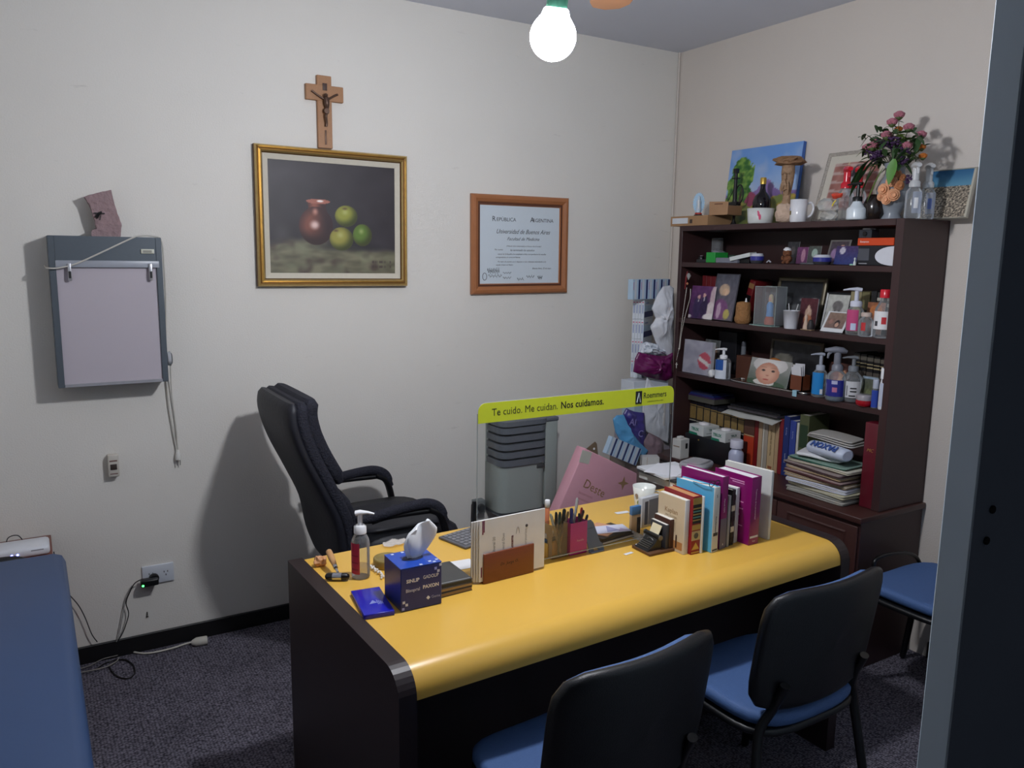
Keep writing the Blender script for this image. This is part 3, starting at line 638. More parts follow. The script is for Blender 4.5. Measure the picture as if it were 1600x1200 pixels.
MB().tube([st_+dv*.2, st_+dv*.3], .0065, STEEL, 12).build('ferrule', hm_)
MB().tube([st_+dv*k for k in (.28, .4, .6, .8, .95, 1.0)], [.006, .0075, .0095, .0098, .009, .004], mat('pale turned wood', (196, 148, 98), rough=.4, kind='wood'), 14).build('handle', hm_)
b = MB(); p = D(500, 884); blob(b, (0, 0, .014), (.036, .03, .03), mat('rose quartz', (206, 150, 104), rough=.6, var=.25, vs=60), 3, .25, 1.6, 3)
b.build('desk_stone', T=Tr(p), label='small peach-coloured rough stone at the desk\'s left back corner', cat='stone')
# ------------------------------------------------------------------ tin, beads, wrapper
p = D(606, 884); TINM = mat('olive brass tin', (150, 130, 72), metal=.35, rough=.4, var=.12, vs=50)
b = MB().lathe([(.040, 0), (.042, .002), (.042, .022), (.040, .026), (.036, .0265), (.034, .024), (.001, .024)], TINM, 32); b.build('round_tin', T=Tr(p.x, p.y+.005, DZ), label='low round olive brass tin half hidden behind the tissue box', cat='tin')
b = MB(); rs = random.Random(3); a = D(579, 886); c = D(599, 905)
for k in range(26):
    f = k/25; q = a.lerp(c, f); b.lathe([(0, -.004), (.0035, -.002), (.0035, .002), (0, .004)], C(232, 228, 222), 8, c=(q.x+rs.uniform(-.006, .006), q.y+rs.uniform(-.006, .006), DZ+.004+rs.uniform(0, .004)))
b.build('bead_bracelet', label='heap of small white beads beside the round tin', cat='beads')
b = MB(); a = D(618, 851); vs = []
b.pad(.085, .05, .002, clear('crinkled film', (.9, .88, .86), .12, .1), e=3, n=24, fn=lambda x, y, z: (x, y, z+.008+.007*noise.noise(Vector((x*60, y*60, 0)))), T=Tr(a.x, a.y, DZ) @ Rz(.1)); b.build('plastic_wrapper', label='crinkled clear plastic wrapper lying behind the tissue box', cat='wrapper')
# ------------------------------------------------------------------ notebook stack
NB = [(.013, C(34, 33, 32, rough=.35), 'thin closed notebook with a pale cover, bottom of the stack beside the tissue box', C(150, 120, 84)), (.011, C(70, 58, 46), 'thin notebook with cream page edges, middle of the stack beside the tissue box', C(182, 150, 104)), (.012, mat('grey black cover', (62, 62, 60), rough=.35, var=.1), 'dark grey notebook on top of the stack beside the tissue box', C(60, 60, 58))]
q = D(738, 922); z = 0
for k, (h_, cv, lb, pg) in enumerate(NB):
    t = thing('notebook', lb, 'notebook', Tr(q.x, q.y, DZ+z) @ Rz(.05-.03*k), 'notebooks stacked beside the tissue box')
    b = MB(); b.box(-.135, 0, 0, .145, 0, .0015, cv); b.box(-.135, 0, 0, .145, h_-.0025, h_-.0004, cv, .0005, seg=1)
    if k == 2: b.box(-.13, -.004, .006, .009, h_-.0004, h_-.0002, C(150, 150, 150))
    b.build('cover', t); MB().box(-.134, -.001, .001, .144, .0015, h_-.0025, pg).build('pages', t); z += h_
b = MB().box(-.06, .06, -.035, .035, 0, .0006, WHT); a = D(712, 884); b.build('paper_slip', T=Tr(a.x, a.y, DZ+.0002) @ Rz(-.1), label='white sheet of paper lying behind the notebook stack', cat='paper')
# ------------------------------------------------------------------ keyboard
A, B, Cc = D(685, 842), D(737, 826), D(731, 862); e1 = B-A; an = math.atan2(e1.y, e1.x)
kb = thing('keyboard', 'slim dark grey keyboard with pale stripes, partly hidden by the brochures', 'keyboard', Tr(A) @ Rz(an))
MB().box(0, .25, -.135, 0, .0, .008, C(92, 92, 96, rough=.4), .002).build('body', kb)
for r_ in range(6):
    b = MB()
    for k in range(12): b.box(.012+k*.019, .028+k*.019, -.022-r_*.02, -.007-r_*.02, .008, .0105, C(122, 122, 126, rough=.4), .001, seg=1)
    b.build('key_row', kb)
# ------------------------------------------------------------------ brochures and wooden holder
T, W_, H_ = stand((756, 913.5), (834, 894), (756, 867))
BRN = mat('reddish brown wood', (120, 62, 36), rough=.35, var=.15, kind='wood')
hd = thing('card_holder', 'reddish brown wooden holder with engraved lettering in front of the brochures', 'holder', T)
MB().box(0, W_, 0, .006, 0, H_, BRN, .0015).text('Dr. Jorge O.', .0125, C(52, 24, 14), FRONT(W_/2, -.0001, H_*.55), shear=.2).build('front_plate', hd)
MB().box(0, W_, .006, .027, 0, .006, BRN, .001, seg=1).build('base', hd); MB().box(.0, W_, .0235, .027, .006, .05, BRN, .001, seg=1).build('rear_plate', hd)
rs = random.Random(8)
tl = hit(748, 811, T @ Vector((0, .01, 0)), T @ Vector((1, .01, 0))); tr = hit(851, 792, T @ Vector((0, .01, 0)), T @ Vector((1, .01, 0))); loc = T.inverted() @ tl; loc2 = T.inverted() @ tr
bw = loc2.x-loc.x; bh = loc.z-.012; PINKF = C(214, 170, 176)
names = ['front white brochure with sideways lettering standing in the wooden holder', 'second white brochure standing in the wooden holder, behind the front one', 'third white brochure in the wooden holder, its edge showing at the left', 'rearmost white brochure in the wooden holder, its edge showing at the left']
for k in range(4):
    t = MB(); x0 = loc.x-k*.006; y0 = .0066+k*.0046; t.box(x0, x0+bw, y0, y0+.003, .0065, .0065+bh-k*.0015, C(222, 220, 218, rough=.4), .0005, seg=1)
    if k == 0:
        VT = lambda x, z_: Tr(x, y0-.0002, z_) @ Rx(PI/2) @ Rz(PI/2)
        PUR = C(112, 40, 76)
        for x, s_, mm, bo in ((.05, 'Coberal 20', C(150, 150, 152), 0), (.082, 'Coberal Duo', C(160, 160, 162), 0), (.112, 'Roxema', C(90, 40, 50), .03), (.16, 'Laboratorios', C(170, 170, 172), 0)):
            t.text(s_, .013, mm, VT(x0+x*1.0, .105), bold=bo, align='CENTER')
        t.tube([(x0+.132+.006*math.cos(a), y0-.0004, .12+.03*math.sin(a)) for a in [PI*.1+PI*.8*j/10 for j in range(11)]], .0005, C(120, 120, 126), 4)
        t.cyl(.0045, 0, .0008, C(70, 66, 72), 12, T=Tr(x0+.163, y0, .148) @ Rx(PI/2))
        t.box(x0+.01, x0+.0135, y0-.0006, y0, bh-.036, bh+.005, PUR); t.box(x0+.0145, x0+.018, y0-.0006, y0, bh-.03, bh+.005, PUR)
        t.box(x0+.006, x0+.01, y0-.0006, y0, .02, .05, PUR)
    t.build('brochure', T=T, label=names[k], cat='brochure', group='white brochures in the wooden holder')
b = MB(); q = T @ Vector((-.012, .055, 0)); tp = hit(741, 783, q, q+Vector((1, .03, 0))); q = Vector((q.x+.004, q.y, DZ))
b.tube([q, q.lerp(tp, .5), q.lerp(tp, .62), q.lerp(tp, .95), tp], [.004, .005, .0085, .0085, .005], BLK, 12); b.build('black_pen', label='fat black pen standing upright behind the brochures', cat='pen')
# ------------------------------------------------------------------ acrylic screen
YS = -1.592
a, c = U(746, 640, 1, YS), U(1053, 602, 1, YS); zt = (U(760, 631, 1, YS).z+U(1040, 601, 1, YS).z)/2; z0 = .768; sw = c.x-a.x
sg = thing('acrylic_screen', 'clear acrylic protective screen with a lime green band across its top', 'screen', Tr(a.x, YS, DZ))
o = rr_poly(0, sw, z0-DZ, zt-DZ, .025, corners=(1,1,0,0)); XZm = Matrix(((1,0,0,0),(0,0,1,0),(0,1,0,0),(0,0,0,1)))
PL = MB(); PL.prism(o, -.0015, .0015, clear('acrylic sheet', (.985, .99, .99), 0, .03), T=XZm)
EDG = clear('acrylic edge', (.85, .9, .9), .45)
for x in (-.0005, sw-.001): PL.box(x, x+.0015, -.0016, .0016, z0-DZ, zt-DZ-.03, EDG)
PL.box(0, sw, -.0016, .0016, z0-DZ-.0005, z0-DZ+.0015, EDG); PL.build('panel', sg)
bh_ = .058; LIME = mat('lime green print', (210, 220, 46), rough=.3, var=.01)
o = rr_poly(.001, sw-.001, zt-DZ-bh_, zt-DZ-.001, .024, corners=(1,1,0,0))
b = MB(); b.prism(o, -.0026, -.0016, LIME, T=XZm); zc = zt-DZ-bh_*.52; yT = -.0027
b.text('Te cuido. Me cuidan.', .03, C(48, 52, 20), FRONT(.045, yT, zc-.0), align='LEFT', sx=.9); b.text('Nos cuidamos.', .03, C(24, 26, 16), FRONT(.282, yT, zc), align='LEFT', bold=.014, sx=.9)
b.box(sw-.163, sw-.137, yT-.0005, yT, zc-.02, zc+.021, C(22, 24, 24)); b.tube([(sw-.157, yT-.0008, zc-.015), (sw-.15, yT-.0008, zc+.014), (sw-.143, yT-.0008, zc-.015)], .0022, C(150, 160, 160), 6)
b.lathe([(0, -.004), (.004, 0), (0, .004)], C(150, 160, 160), 8, c=(sw-.15, yT-.001, zc+.012), sy=.2)
b.text('Roemmers', .027, C(52, 62, 24), FRONT(sw-.082, yT, zc+.004), sx=.82, bold=.01); b.text('CONCIENCIA POR LA VIDA', .0055, C(80, 90, 24), FRONT(sw-.08, yT, zc-.016)); b.build('green_band', sg)
for x in (.10, sw-.1): MB().box(x-.006, x+.006, -.0, .07, 0, .02, CLR, .001, seg=1).box(x-.006, x+.006, -.012, .012, .016, .03, CLR).build('foot', sg)
# ------------------------------------------------------------------ pen cups
def cup(name, label, px0, pyb, px1, pyb1, pxt, pyt, m, dep, yoff=0):
    T, W_, H_ = stand((px0, pyb), (px1, pyb1), (pxt, pyt)); T = Tr(0, yoff, 0) @ T
    b = MB(); t_ = .0018; b.box(0, W_, 0, dep, 0, t_, m); b.box(0, W_, 0, t_, 0, H_, m); b.box(0, W_, dep-t_, dep, 0, H_, m); b.box(0, t_, t_, dep-t_, 0, H_, m); b.box(W_-t_, W_, t_, dep-t_, 0, H_, m)
    return b, T, W_, H_
MAG = mat('magenta plastic', (206, 50, 150), rough=.3)
b, TC, CW_, CH_ = cup('pen_cup', '', 894, 870.6, 920, 864.5, 893, 821, MAG, .05, .012)
b.text('Roxelle', .009, C(235, 190, 215), FRONT(CW_*.6, -.0003, .045)); b.build('pen_cup', T=TC, label='magenta square pen cup full of pens behind the acrylic screen', cat='pen cup')
b, TC2, CW2, CH2 = cup('pen_cup', '', 868, 878, 891.5, 871.5, 867, 826, clear('amber clear plastic', (.96, .86, .7), .1), .05, .02)
b.build('clear_pen_cup', T=TC2, label='clear amber-tinted pen cup just left of the magenta one', cat='pen cup')
pens = [((875, 800), 1, (24, 60, 44), 'pen with a dark green cap'), ((869, 800), 1, (20, 20, 22), 'slim black pen with a ring'), ((874, 803), 1, (120, 124, 130), 'grey ballpoint pen'), ((882, 795), 1, (14, 14, 16), 'fat black felt pen'), ((888, 799), 1, (170, 140, 100), 'tan ballpoint pen'), ((860, 803), 1, (190, 200, 196), 'pale clear ballpoint pen'),
        ((893, 794), 0, (40, 44, 130), 'pen with a thick blue cap'), ((902, 778), 0, (214, 218, 222), 'tall white straw-like pen'), ((909, 793), 0, (190, 40, 40), 'pen with a red cap'), ((896, 802), 0, (180, 182, 188), 'silver ballpoint pen'), ((905, 802), 0, (30, 32, 60), 'navy ballpoint pen with a white tip'), ((912, 797), 0, (60, 24, 26), 'dark red ballpoint pen'), ((918, 804), 0, (40, 40, 42), 'black pen with a chrome clip')]
rs = random.Random(5)
for k, ((px, py), c2, col, nm) in enumerate(pens):
    T_ = TC2 if c2 else TC; W2 = CW2 if c2 else CW_
    yl = .012+.026*((k*5) % 6)/5; base = T_ @ Vector((.008+(W2-.016)*rs.random(), yl, .004)); mid = T_ @ Vector((W2/2, yl, 0))
    tp = hit(px, py, mid, mid+Vector((1, .03, 0))); r_ = .0058 if 'fat' in nm or 'thick' in nm else .0042
    t = thing('pen', nm+' standing in the '+('clear amber' if c2 else 'magenta')+' pen cup', 'pen', Tr(base), 'pens in the two pen cups')
    dv = tp-base; MB().tube([(0, 0, 0), dv*.05, dv*.62], [.001, r_*.85, r_*.9], C(*(mix(col, (200, 200, 205), .45))), 10).build('barrel', t)
    g = MB().tube([dv*.6, dv*.62, dv*.97, dv], [r_*.9, r_, r_, r_*.6], C(*col, rough=.3), 10); q = Vector((r_+.0006, -.001, 0))
    g.tube([dv*.95+q, dv*.7+q], .0009, STEEL, 5); g.build('cap', t)
q = D(858, 872); q.y += .05; tp = hit(855.5, 781, q, q+Vector((1, 0, 0))); b = MB(); hh = tp.z-DZ
t = thing('marker_tube', 'orange tube with a white cap standing behind the brochures', 'tube', Tr(tp.x, q.y, DZ)); MB().cyl(.0075, 0, hh*.86, C(206, 120, 80), 16).build('tube', t); MB().cyl(.0085, hh*.86, hh, WHT, 16).build('cap', t)
q = D(860, 868); b = MB(); b.box(-.022, .022, -.02, .02, 0, .045, C(232, 190, 92, rough=.6), .002); b.build('yellow_box', T=Tr(q.x+.0, q.y+.01, DZ) @ Rz(.1), label='small yellow box beside the clear pen cup, seen through the screen', cat='box')
b = MB(); b.box(-.025, .025, -.015, .015, 0, .012, C(60, 100, 150), .003); b.box(-.022, .022, -.013, .013, .0125, .03, WHT, .004); b.build('tape_dispenser', T=Tr(q.x+.0, q.y+.012, DZ+.0455) @ Rz(.2), label='small white and blue eraser block on top of the yellow box', cat='eraser')
# ------------------------------------------------------------------ phone stand
T, W_, H_ = stand((932, 869), (958, 862.5), (921, 828)); T = Tr(0, .034, 0) @ T; GP = mat('slate grey plastic', (118, 128, 144), rough=.4)
ps = thing('phone_stand', 'slate grey leaning phone stand with two front feet', 'phone stand', T)
b = MB(); b.prism([(-.002, 0), (.012, 0), (.014, .01), (.026, .01), (.03, 0), (.046, 0), (.046, .016), (.04, .02), (.036, .07), (.03, .078), (-.0, .078), (-.004, .07), (0, .02)], -.002, .002, GP, T=Rx(PI/2-.5) @ Sc(1.25, 1.3, 1)); b.text('Roxelle', .009, C(60, 66, 78), Rx(PI/2-.5) @ Tr(.022, .075, .0021)); b.build('plate', ps)
MB().box(-.003, .05, -.012, .002, 0, .003, GP, .001, seg=1).build('feet', ps)
# ------------------------------------------------------------------ papers pile
q = D(975, 850); q.y += .045; rs = random.Random(2)
for k, (nm, lb, cat_, c_, w_, d_, h_, a_, dx, dy) in enumerate([
    ('booklet', 'dark purple booklet at the bottom of the pile left of the toy typewriter', 'booklet', (44, 26, 36), .15, .105, .01, .1, 0, .02),
    ('booklet', 'dark brown wallet on the pile left of the toy typewriter', 'wallet', (52, 40, 36), .145, .1, .01, .16, -.004, .022),
    ('flyer', 'orange and white flyer poking out under the leaflets left of the toy typewriter', 'flyer', (208, 150, 112), .11, .09, .003, .5, -.015, .035),
    ('leaflet', 'pale lilac leaflet topmost of the pile left of the toy typewriter', 'leaflet', (206, 206, 224), .13, .07, .002, -.25, .005, .02)]):
    z = sum([0, .0101, .0202, .0233][:k+1][-1:]); b = MB()
    b.box(-w_/2, w_/2, -d_/2, d_/2, 0, h_, C(*c_, rough=.45), .0008, seg=1)
    if k == 3: b.prism([(-.02, -.03), (.03, -.02), (.0, .03)], h_, h_+.0003, C(150, 150, 190)); b.prism([(.02, -.03), (.06, -.03), (.04, .0)], h_, h_+.0003, C(178, 160, 190))
    if k == 0: b.box(-w_/2+.001, w_/2+.0005, -d_/2-.0005, d_/2-.001, .002, h_-.002, PAGES)
    b.build(nm, T=Tr(q.x+dx, q.y+dy+.02, DZ+z) @ Rz(a_), label=lb, cat=cat_)
for (px, py, w_, h2, an, lb) in ((972, 801, .055, .022, -.12, 'white paper slip lying on the yellow desk beyond the pen cups'), (982, 865, .035, .012, .1, 'tiny white slip of paper in front of the dark booklets')):
    q = D(px, py); MB().box(-w_/2, w_/2, -h2/2, h2/2, 0, .0006, WHT).build('paper_slip', T=Tr(q.x, q.y, DZ+.0003) @ Rz(an), label=lb, cat='paper')
# ------------------------------------------------------------------ toy typewriter bookend
A, B, Cc = D(1015, 870), D(1055, 861), D(985, 853); ex_ = (B-A); ey_ = (Cc-A)
an = math.atan2(ex_.y, ex_.x); T = Tr(A) @ Rz(an); WX = ex_.length; WY = .09
tw = thing('typewriter_bookend', 'bookend with a miniature black typewriter and two dark books on a wooden base', 'bookend', T)
DWD = mat('dark antique wood', (92, 62, 40), rough=.45, var=.2, kind='wood'); BM_ = mat('black enamel', (24, 24, 26), rough=.3); GM = mat('worn steel', (120, 118, 114), metal=.7, rough=.4)
MB().box(0, WX, 0, WY, 0, .009, DWD, .0015).build('base', tw)
cy = WY*.52
b = MB(); b.prism([(.004, .009), (.06, .009), (.06, .042), (.045, .045), (.034, .03), (.008, .014)], cy-.03, cy+.03, BM_, T=Matrix(((1,0,0,0),(0,0,1,0),(0,1,0,0),(0,0,0,1)))); b.build('typewriter_body', tw)
for r_ in range(4):
    k = MB()
    for j in range(9): k.cyl(.0021, 0, .003, GM, 8, c=(.012+r_*.0058, cy-.022+j*.0055, .0175+r_*.0042))
    k.build('key_row', tw)
b = MB(); b.tube([(.05, cy-.035, .05), (.05, cy+.035, .05)], .007, BM_, 14); b.tube([(.05, cy-.039, .05), (.05, cy-.035, .05)], .008, GM, 12); b.tube([(.05, cy+.035, .05), (.05, cy+.039, .05)], .008, GM, 12); b.build('platen', tw)
b = MB(); b.tube([(.04, cy+.018*math.cos(a), .028+.013*math.sin(a)) for a in [PI*k/8 for k in range(9)]], .002, GM, 6); b.build('type_basket', tw)
MB().box(-.0005, .0005, -.022, .022, 0, .034, C(222, 210, 176), T=Tr(.053, cy, .052) @ Ry(.45)).build('paper_sheet', tw)
b = MB(); x0 = WX-.034; b.box(x0, x0+.013, WY*.1, WY*.95, .009, .088, C(52, 52, 58), .002); b.box(x0+.002, x0+.011, WY*.12, WY*.93, .0885, .089, PAGES); b.build('grey_book', tw)
b = MB(); b.box(x0+.0135, x0+.033, WY*.08, WY*.95, .009, .104, mat('oxblood leather', (64, 34, 26), rough=.4), .003); b.box(x0+.016, x0+.031, WY*.1, WY*.93, .1045, .105, PAGES); b.build('brown_book', tw)
MB().cyl(.0075, .0095, .013, BM_, 14, c=(.012, WY-.012, 0)).cyl(.005, .013, .0135, WHT, 12, c=(.012, WY-.012, 0)).build('ink_pot', tw)
# small things behind it
T, W_, H_ = stand((1002, 826), (1030, 818), (1001, 780)); b = MB(); b.box(0, W_, 0, .02, 0, H_, C(196, 198, 202, rough=.3), .002); b.box(.014, .03, -.0008, 0, .01, H_-.014, C(70, 74, 92)); b.box(.034, W_-.006, -.0008, 0, .008, H_-.01, C(120, 124, 134)); b.build('desk_clock', T=T, label='silver-grey upright card box with dark stripes behind the toy typewriter', cat='box')
T, W_, H_ = stand((986, 836), (1000, 833), (985, 793)); b = MB(); b.box(0, W_, 0, .012, 0, H_*.7, C(214, 178, 130), .001); b.box(0, W_, -.001, .013, H_*.7, H_, C(80, 140, 200), .001); b.box(W_*.6, W_, -.0005, 0, .0, H_*.6, C(40, 34, 34)); b.build('medicine_box', T=T, label='small tan box with a bright blue top left of the silver-grey box', cat='box')
# ------------------------------------------------------------------ mug
q = D(1005, 800); k_ = mpp(q); hh = hit(1005, 759, q, q+Vector((1, -.6, 0))).z-DZ; mg = thing('fruit_mug', 'white mug with a printed fruit pattern behind the desk books', 'mug', Tr(q) @ Rz(-.3))
MUGM = C(226, 228, 222, rough=.2)
rt = 18*k_; pr = [(rt*.68, 0), (rt*.72, .003), (rt*.8, hh*.4), (rt, hh), (rt*.96, hh), (rt*.76, hh*.4), (rt*.66, .006), (.001, .006)]
b = MB().lathe(pr, MUGM, 28)
for a, z, s_, c_ in ((-2.0, .6, .016, (176, 150, 40)), (-2.4, .45, .013, (120, 140, 60)), (-1.5, .55, .014, (196, 150, 60)), (-1.9, .3, .012, (110, 120, 60)), (-2.7, .7, .01, (150, 130, 110)), (-1.2, .35, .012, (120, 130, 150)), (-2.2, .16, .01, (120, 110, 130))):
    r_ = (rt*.75+rt*.25*z)*1.02; b.lathe([(0, .0), (1, 0)], C(*c_), 12, T=Tr(r_*math.cos(a), r_*math.sin(a), z*hh) @ Rz(a) @ Ry(PI/2) @ Sc(s_*.75, s_*.75, 1), cap=False)
b.build('cup', mg); MB().tube([(rt*.85, 0, hh*.75), (rt*1.35, 0, hh*.75), (rt*1.5, 0, hh*.5), (rt*1.25, 0, hh*.25), (rt*.78, 0, hh*.28)], .004, MUGM, 10).build('handle', mg)
# ------------------------------------------------------------------ desk books
def book(name, label, p0, p1, pt, pb, cover, spine=None, pages=None, deco=None, group='books standing in a row on the desk', hard=True, mind=.1, faced=None, maxd=.5):
    T, W_, H_ = stand(p0, p1, pt); A = T @ Vector((0, 0, H_)); Bk = U(pb[0], pb[1], 2, DZ+H_); L_ = max(mind, (Bk-A).length)
    L_ = min(L_, maxd); 
    v = Bk-A; v.x = v.x*.4-.02*v.y; d = T.to_3x3() @ Vector((0, 1, 0)); T2 = Tr(A.x, A.y, DZ) @ Rz(math.atan2(v.y, v.x)-PI/2); W_ = max(.004, W_*.97)
    t = thing(name, label, 'book', T2, group); spine = spine or cover; c = .002
    b = MB(); b.box(0, c, 0, L_, 0, H_, cover, .0006, seg=1); b.box(W_-c, W_, 0, L_, 0, H_, cover, .0006, seg=1); b.build('cover', t)
    s = MB(); s.box(.0, W_, -.0012, .002, 0, H_, spine, .001)
    if deco: deco(s, W_, H_)
    s.build('spine', t); b = MB(); b.box(c, W_-c, .002, L_-.003, .003, H_-(.004 if hard else .0005), pages or PAGES)
    b.build('pages', t)
    if faced:
        b = MB(); faced(b, L_, H_); b.build('cover_print', t)
    return t, T2, L_, W_, H_
SIDE = lambda y, z: Matrix(((0,0,-1,-.0003),(-1,0,0,y),(0,1,0,z),(0,0,0,1)))      # text on the left cover
VTX = lambda x, z: Tr(x, -.0016, z) @ Rx(PI/2) @ Rz(-PI/2)
CRM = mat('cream printed cover', (206, 190, 164), rough=.5, var=.06, vs=20)
def kap(b, L_, H_):
    b.text('Kaplan', .022, C(150, 120, 86), SIDE(L_*.5, H_*.72)); b.text('PSICOLOGIA', .009, C(150, 130, 100), SIDE(L_*.5, H_*.62))
    for k in range(5): b.text('texto de consulta', .006, C(160, 140, 110), SIDE(L_*.5, H_*(.52-.035*k)))
    b.box(-.0004, 0, .006, L_-.006, .01, H_*.2, C(176, 124, 76))
    for y in (.03, .045, L_-.05): b.box(-.0008, -.0002, y, y+.006, .014, .05, C(60, 38, 28)); b.lathe([(0, -.004), (.004, 0), (0, .004)], C(60, 38, 28), 8, c=(-.0006, y+.003, .053), sx=.2)
book('desk_book', 'cream paperback with worn lettering leaning beside the toy typewriter', (1067, 867), (1074.8, 865.5), (1067.5, 783), (1030, 767), CRM, C(216, 216, 214, rough=.4), faced=kap, hard=False)
RED = mat('dark red cloth', (140, 26, 34), rough=.4); GLD = C(196, 164, 90, metal=.6, rough=.4)
def reds(s, w, h):
    s.box(.002, w-.002, -.002, 0, h*.53, h*.86, C(26, 30, 28)); s.box(.001, w-.001, -.002, 0, h*.86, h*.97, GLD); s.box(.001, w-.001, -.002, 0, h*.42, h*.51, GLD); s.box(.001, w-.001, -.002, 0, h*.24, h*.4, C(190, 170, 120))
    for k in range(5): s.box(.002, w-.002, -.0024, 0, h*(.58+.05*k), h*(.6+.05*k), C(90, 150, 140) if k % 2 else GLD)
    s.box(.002, w-.002, -.002, 0, h*.02, h*.04, GLD); s.prism([(.003, h*.08), (w-.003, h*.08), (w/2, h*.2)], 0, .002, GLD, T=Rx(PI/2))
    s.lathe([(0, 0), (w*.26, 0)], C(90, 84, 70), 14, T=Tr(w/2, -.0023, h*.32) @ Rx(PI/2), cap=False)
book('desk_book', 'thick dark red book with gold and black spine labels on the desk', (1078.5, 867), (1093.5, 864), (1079, 777), (1032, 755), RED, deco=reds, maxd=.135, pages=C(196, 140, 92))
book('desk_book', 'thin white book squeezed between the dark red and the sky blue book', (1094.2, 864.5), (1097.2, 864), (1093.5, 777), (1052, 757), C(224, 224, 220), hard=False)
SKY = mat('sky blue cover', (92, 172, 212), rough=.3)
def blus(s, w, h):
    s.text('Psicofarmacologia', .009, C(60, 60, 64), VTX(w*.5, h*.4)); s.text('5', .014, C(40, 40, 44), FRONT(w*.5, -.0016, h*.86)); s.box(.003, w-.003, -.0015, 0, h*.02, h*.045, C(60, 60, 64)); s.box(.004, w-.004, -.0015, 0, h*.25, h*.3, C(60, 60, 64))
tB, TB2, LB_, WB_, HB_ = book('desk_book', 'sky blue book with a grey-white spine and eyeglasses on top', (1111, 864), (1121.6, 861), (1110, 764), (1051, 748), SKY, C(206, 206, 200), deco=blus)
gl = MB(); 
for s_ in (-1, 1): gl.tube([(.0+.013*math.cos(a)*1.0, s_*.0, .0) for a in [0]]*1+[], .001, BLK, 6) if False else gl.tube([(s_*.015+.012*math.cos(a), .0, .009+.008*math.sin(a)) for a in [2*PI*k/14 for k in range(14)]], .0012, BLK, 6, close=True)
gl.tube([(-.003, 0, .012), (0, 0, .014), (.003, 0, .012)], .001, BLK, 6)
gl.tube([(-.027, 0, .012), (-.025, .03, .006), (-.018, .07, .002)], .001, BLK, 6); gl.tube([(.027, 0, .012), (.025, .03, .006), (.018, .07, .002)], .001, BLK, 6)
gl.build('eyeglasses', T=TB2 @ Tr(WB_*.5, .012, HB_+.0002) @ Rx(-.0), label='small black-rimmed eyeglasses lying on the sky blue book', cat='glasses')
MG = mat('deep magenta cover', (128, 18, 98), rough=.3, var=.04)
def mags(s, w, h):
    s.box(.0, w, -.002, 0, 0, h*.42, C(104, 98, 110)); s.text('Manual DSM', .009, C(220, 200, 215), VTX(w*.5, h*.6)); s.text('A', .01, WHT, FRONT(w*.5, -.0024, h*.06))
def mags2(s, w, h):
    s.text('Trastornos de la personalidad', .0085, C(226, 190, 215), VTX(w*.5, h*.6)); s.text('Tomo', .006, WHT, FRONT(w*.5, -.0016, h*.05)); s.box(.004, w-.004, -.0015, 0, h*.1, h*.13, WHT)
def mf(b, L_, H_):
    for z, wl in ((.9, .06), (.87, .05), (.6, .03), (.5, .035), (.25, .02)): b.box(-.0004, 0, .03, .03+wl, H_*z, H_*z+.003, C(214, 150, 196))
    b.box(-.0005, 0, .045, .053, H_*.4, H_*.43, WHT)
book('desk_book', 'magenta hardback with a grey lower spine, next to the sky blue book', (1123, 858.5), (1134, 856), (1128, 746), (1060.7, 728.4), MG, deco=mags, pages=WHT)
book('desk_book', 'small grey paperback between the two magenta books', (1134.5, 855), (1139, 854), (1134, 776), (1100, 766), C(146, 148, 150), hard=False, pages=PAGES)
def bw_(s, w, h):
    for k in range(5): s.box(0, w, -.0018, 0, h*(.05+.19*k), h*(.15+.19*k), C(214, 206, 180) if k % 2 else C(26, 24, 24))
book('desk_book', 'small book with a black and cream spine between the two magenta books', (1139.5, 852.5), (1145.6, 851), (1139, 767), (1105, 757), C(40, 38, 38), deco=bw_)
book('desk_book', 'slim white-edged paperback touching the second magenta book', (1146, 848.5), (1152, 847), (1145.5, 764), (1108, 753), C(196, 200, 204), hard=False)
book('desk_book', 'thick magenta hardback with a pink ribbon, second magenta book on the desk', (1169, 852.5), (1185, 848.5), (1174.5, 747), (1116.6, 730), MG, deco=mags2, pages=WHT, faced=mf)
tM = [o for o in bpy.data.objects if o.get('label', '').startswith('thick magenta')][0]
MB().tube([(.012, .03, .205), (.016, .02, .212), (.02, .012, .205), (.014, .008, .21)], .0014, C(230, 80, 140), 6).build('ribbon', tM)
book('folder', 'pale grey flat folder standing at the right end of the desk books', (1199, 843.5), (1203.5, 842.5), (1204.5, 737), (1126.9, 721), C(206, 208, 204, rough=.45), hard=False)
bpy.data.objects['folder']['category'] = 'folder'
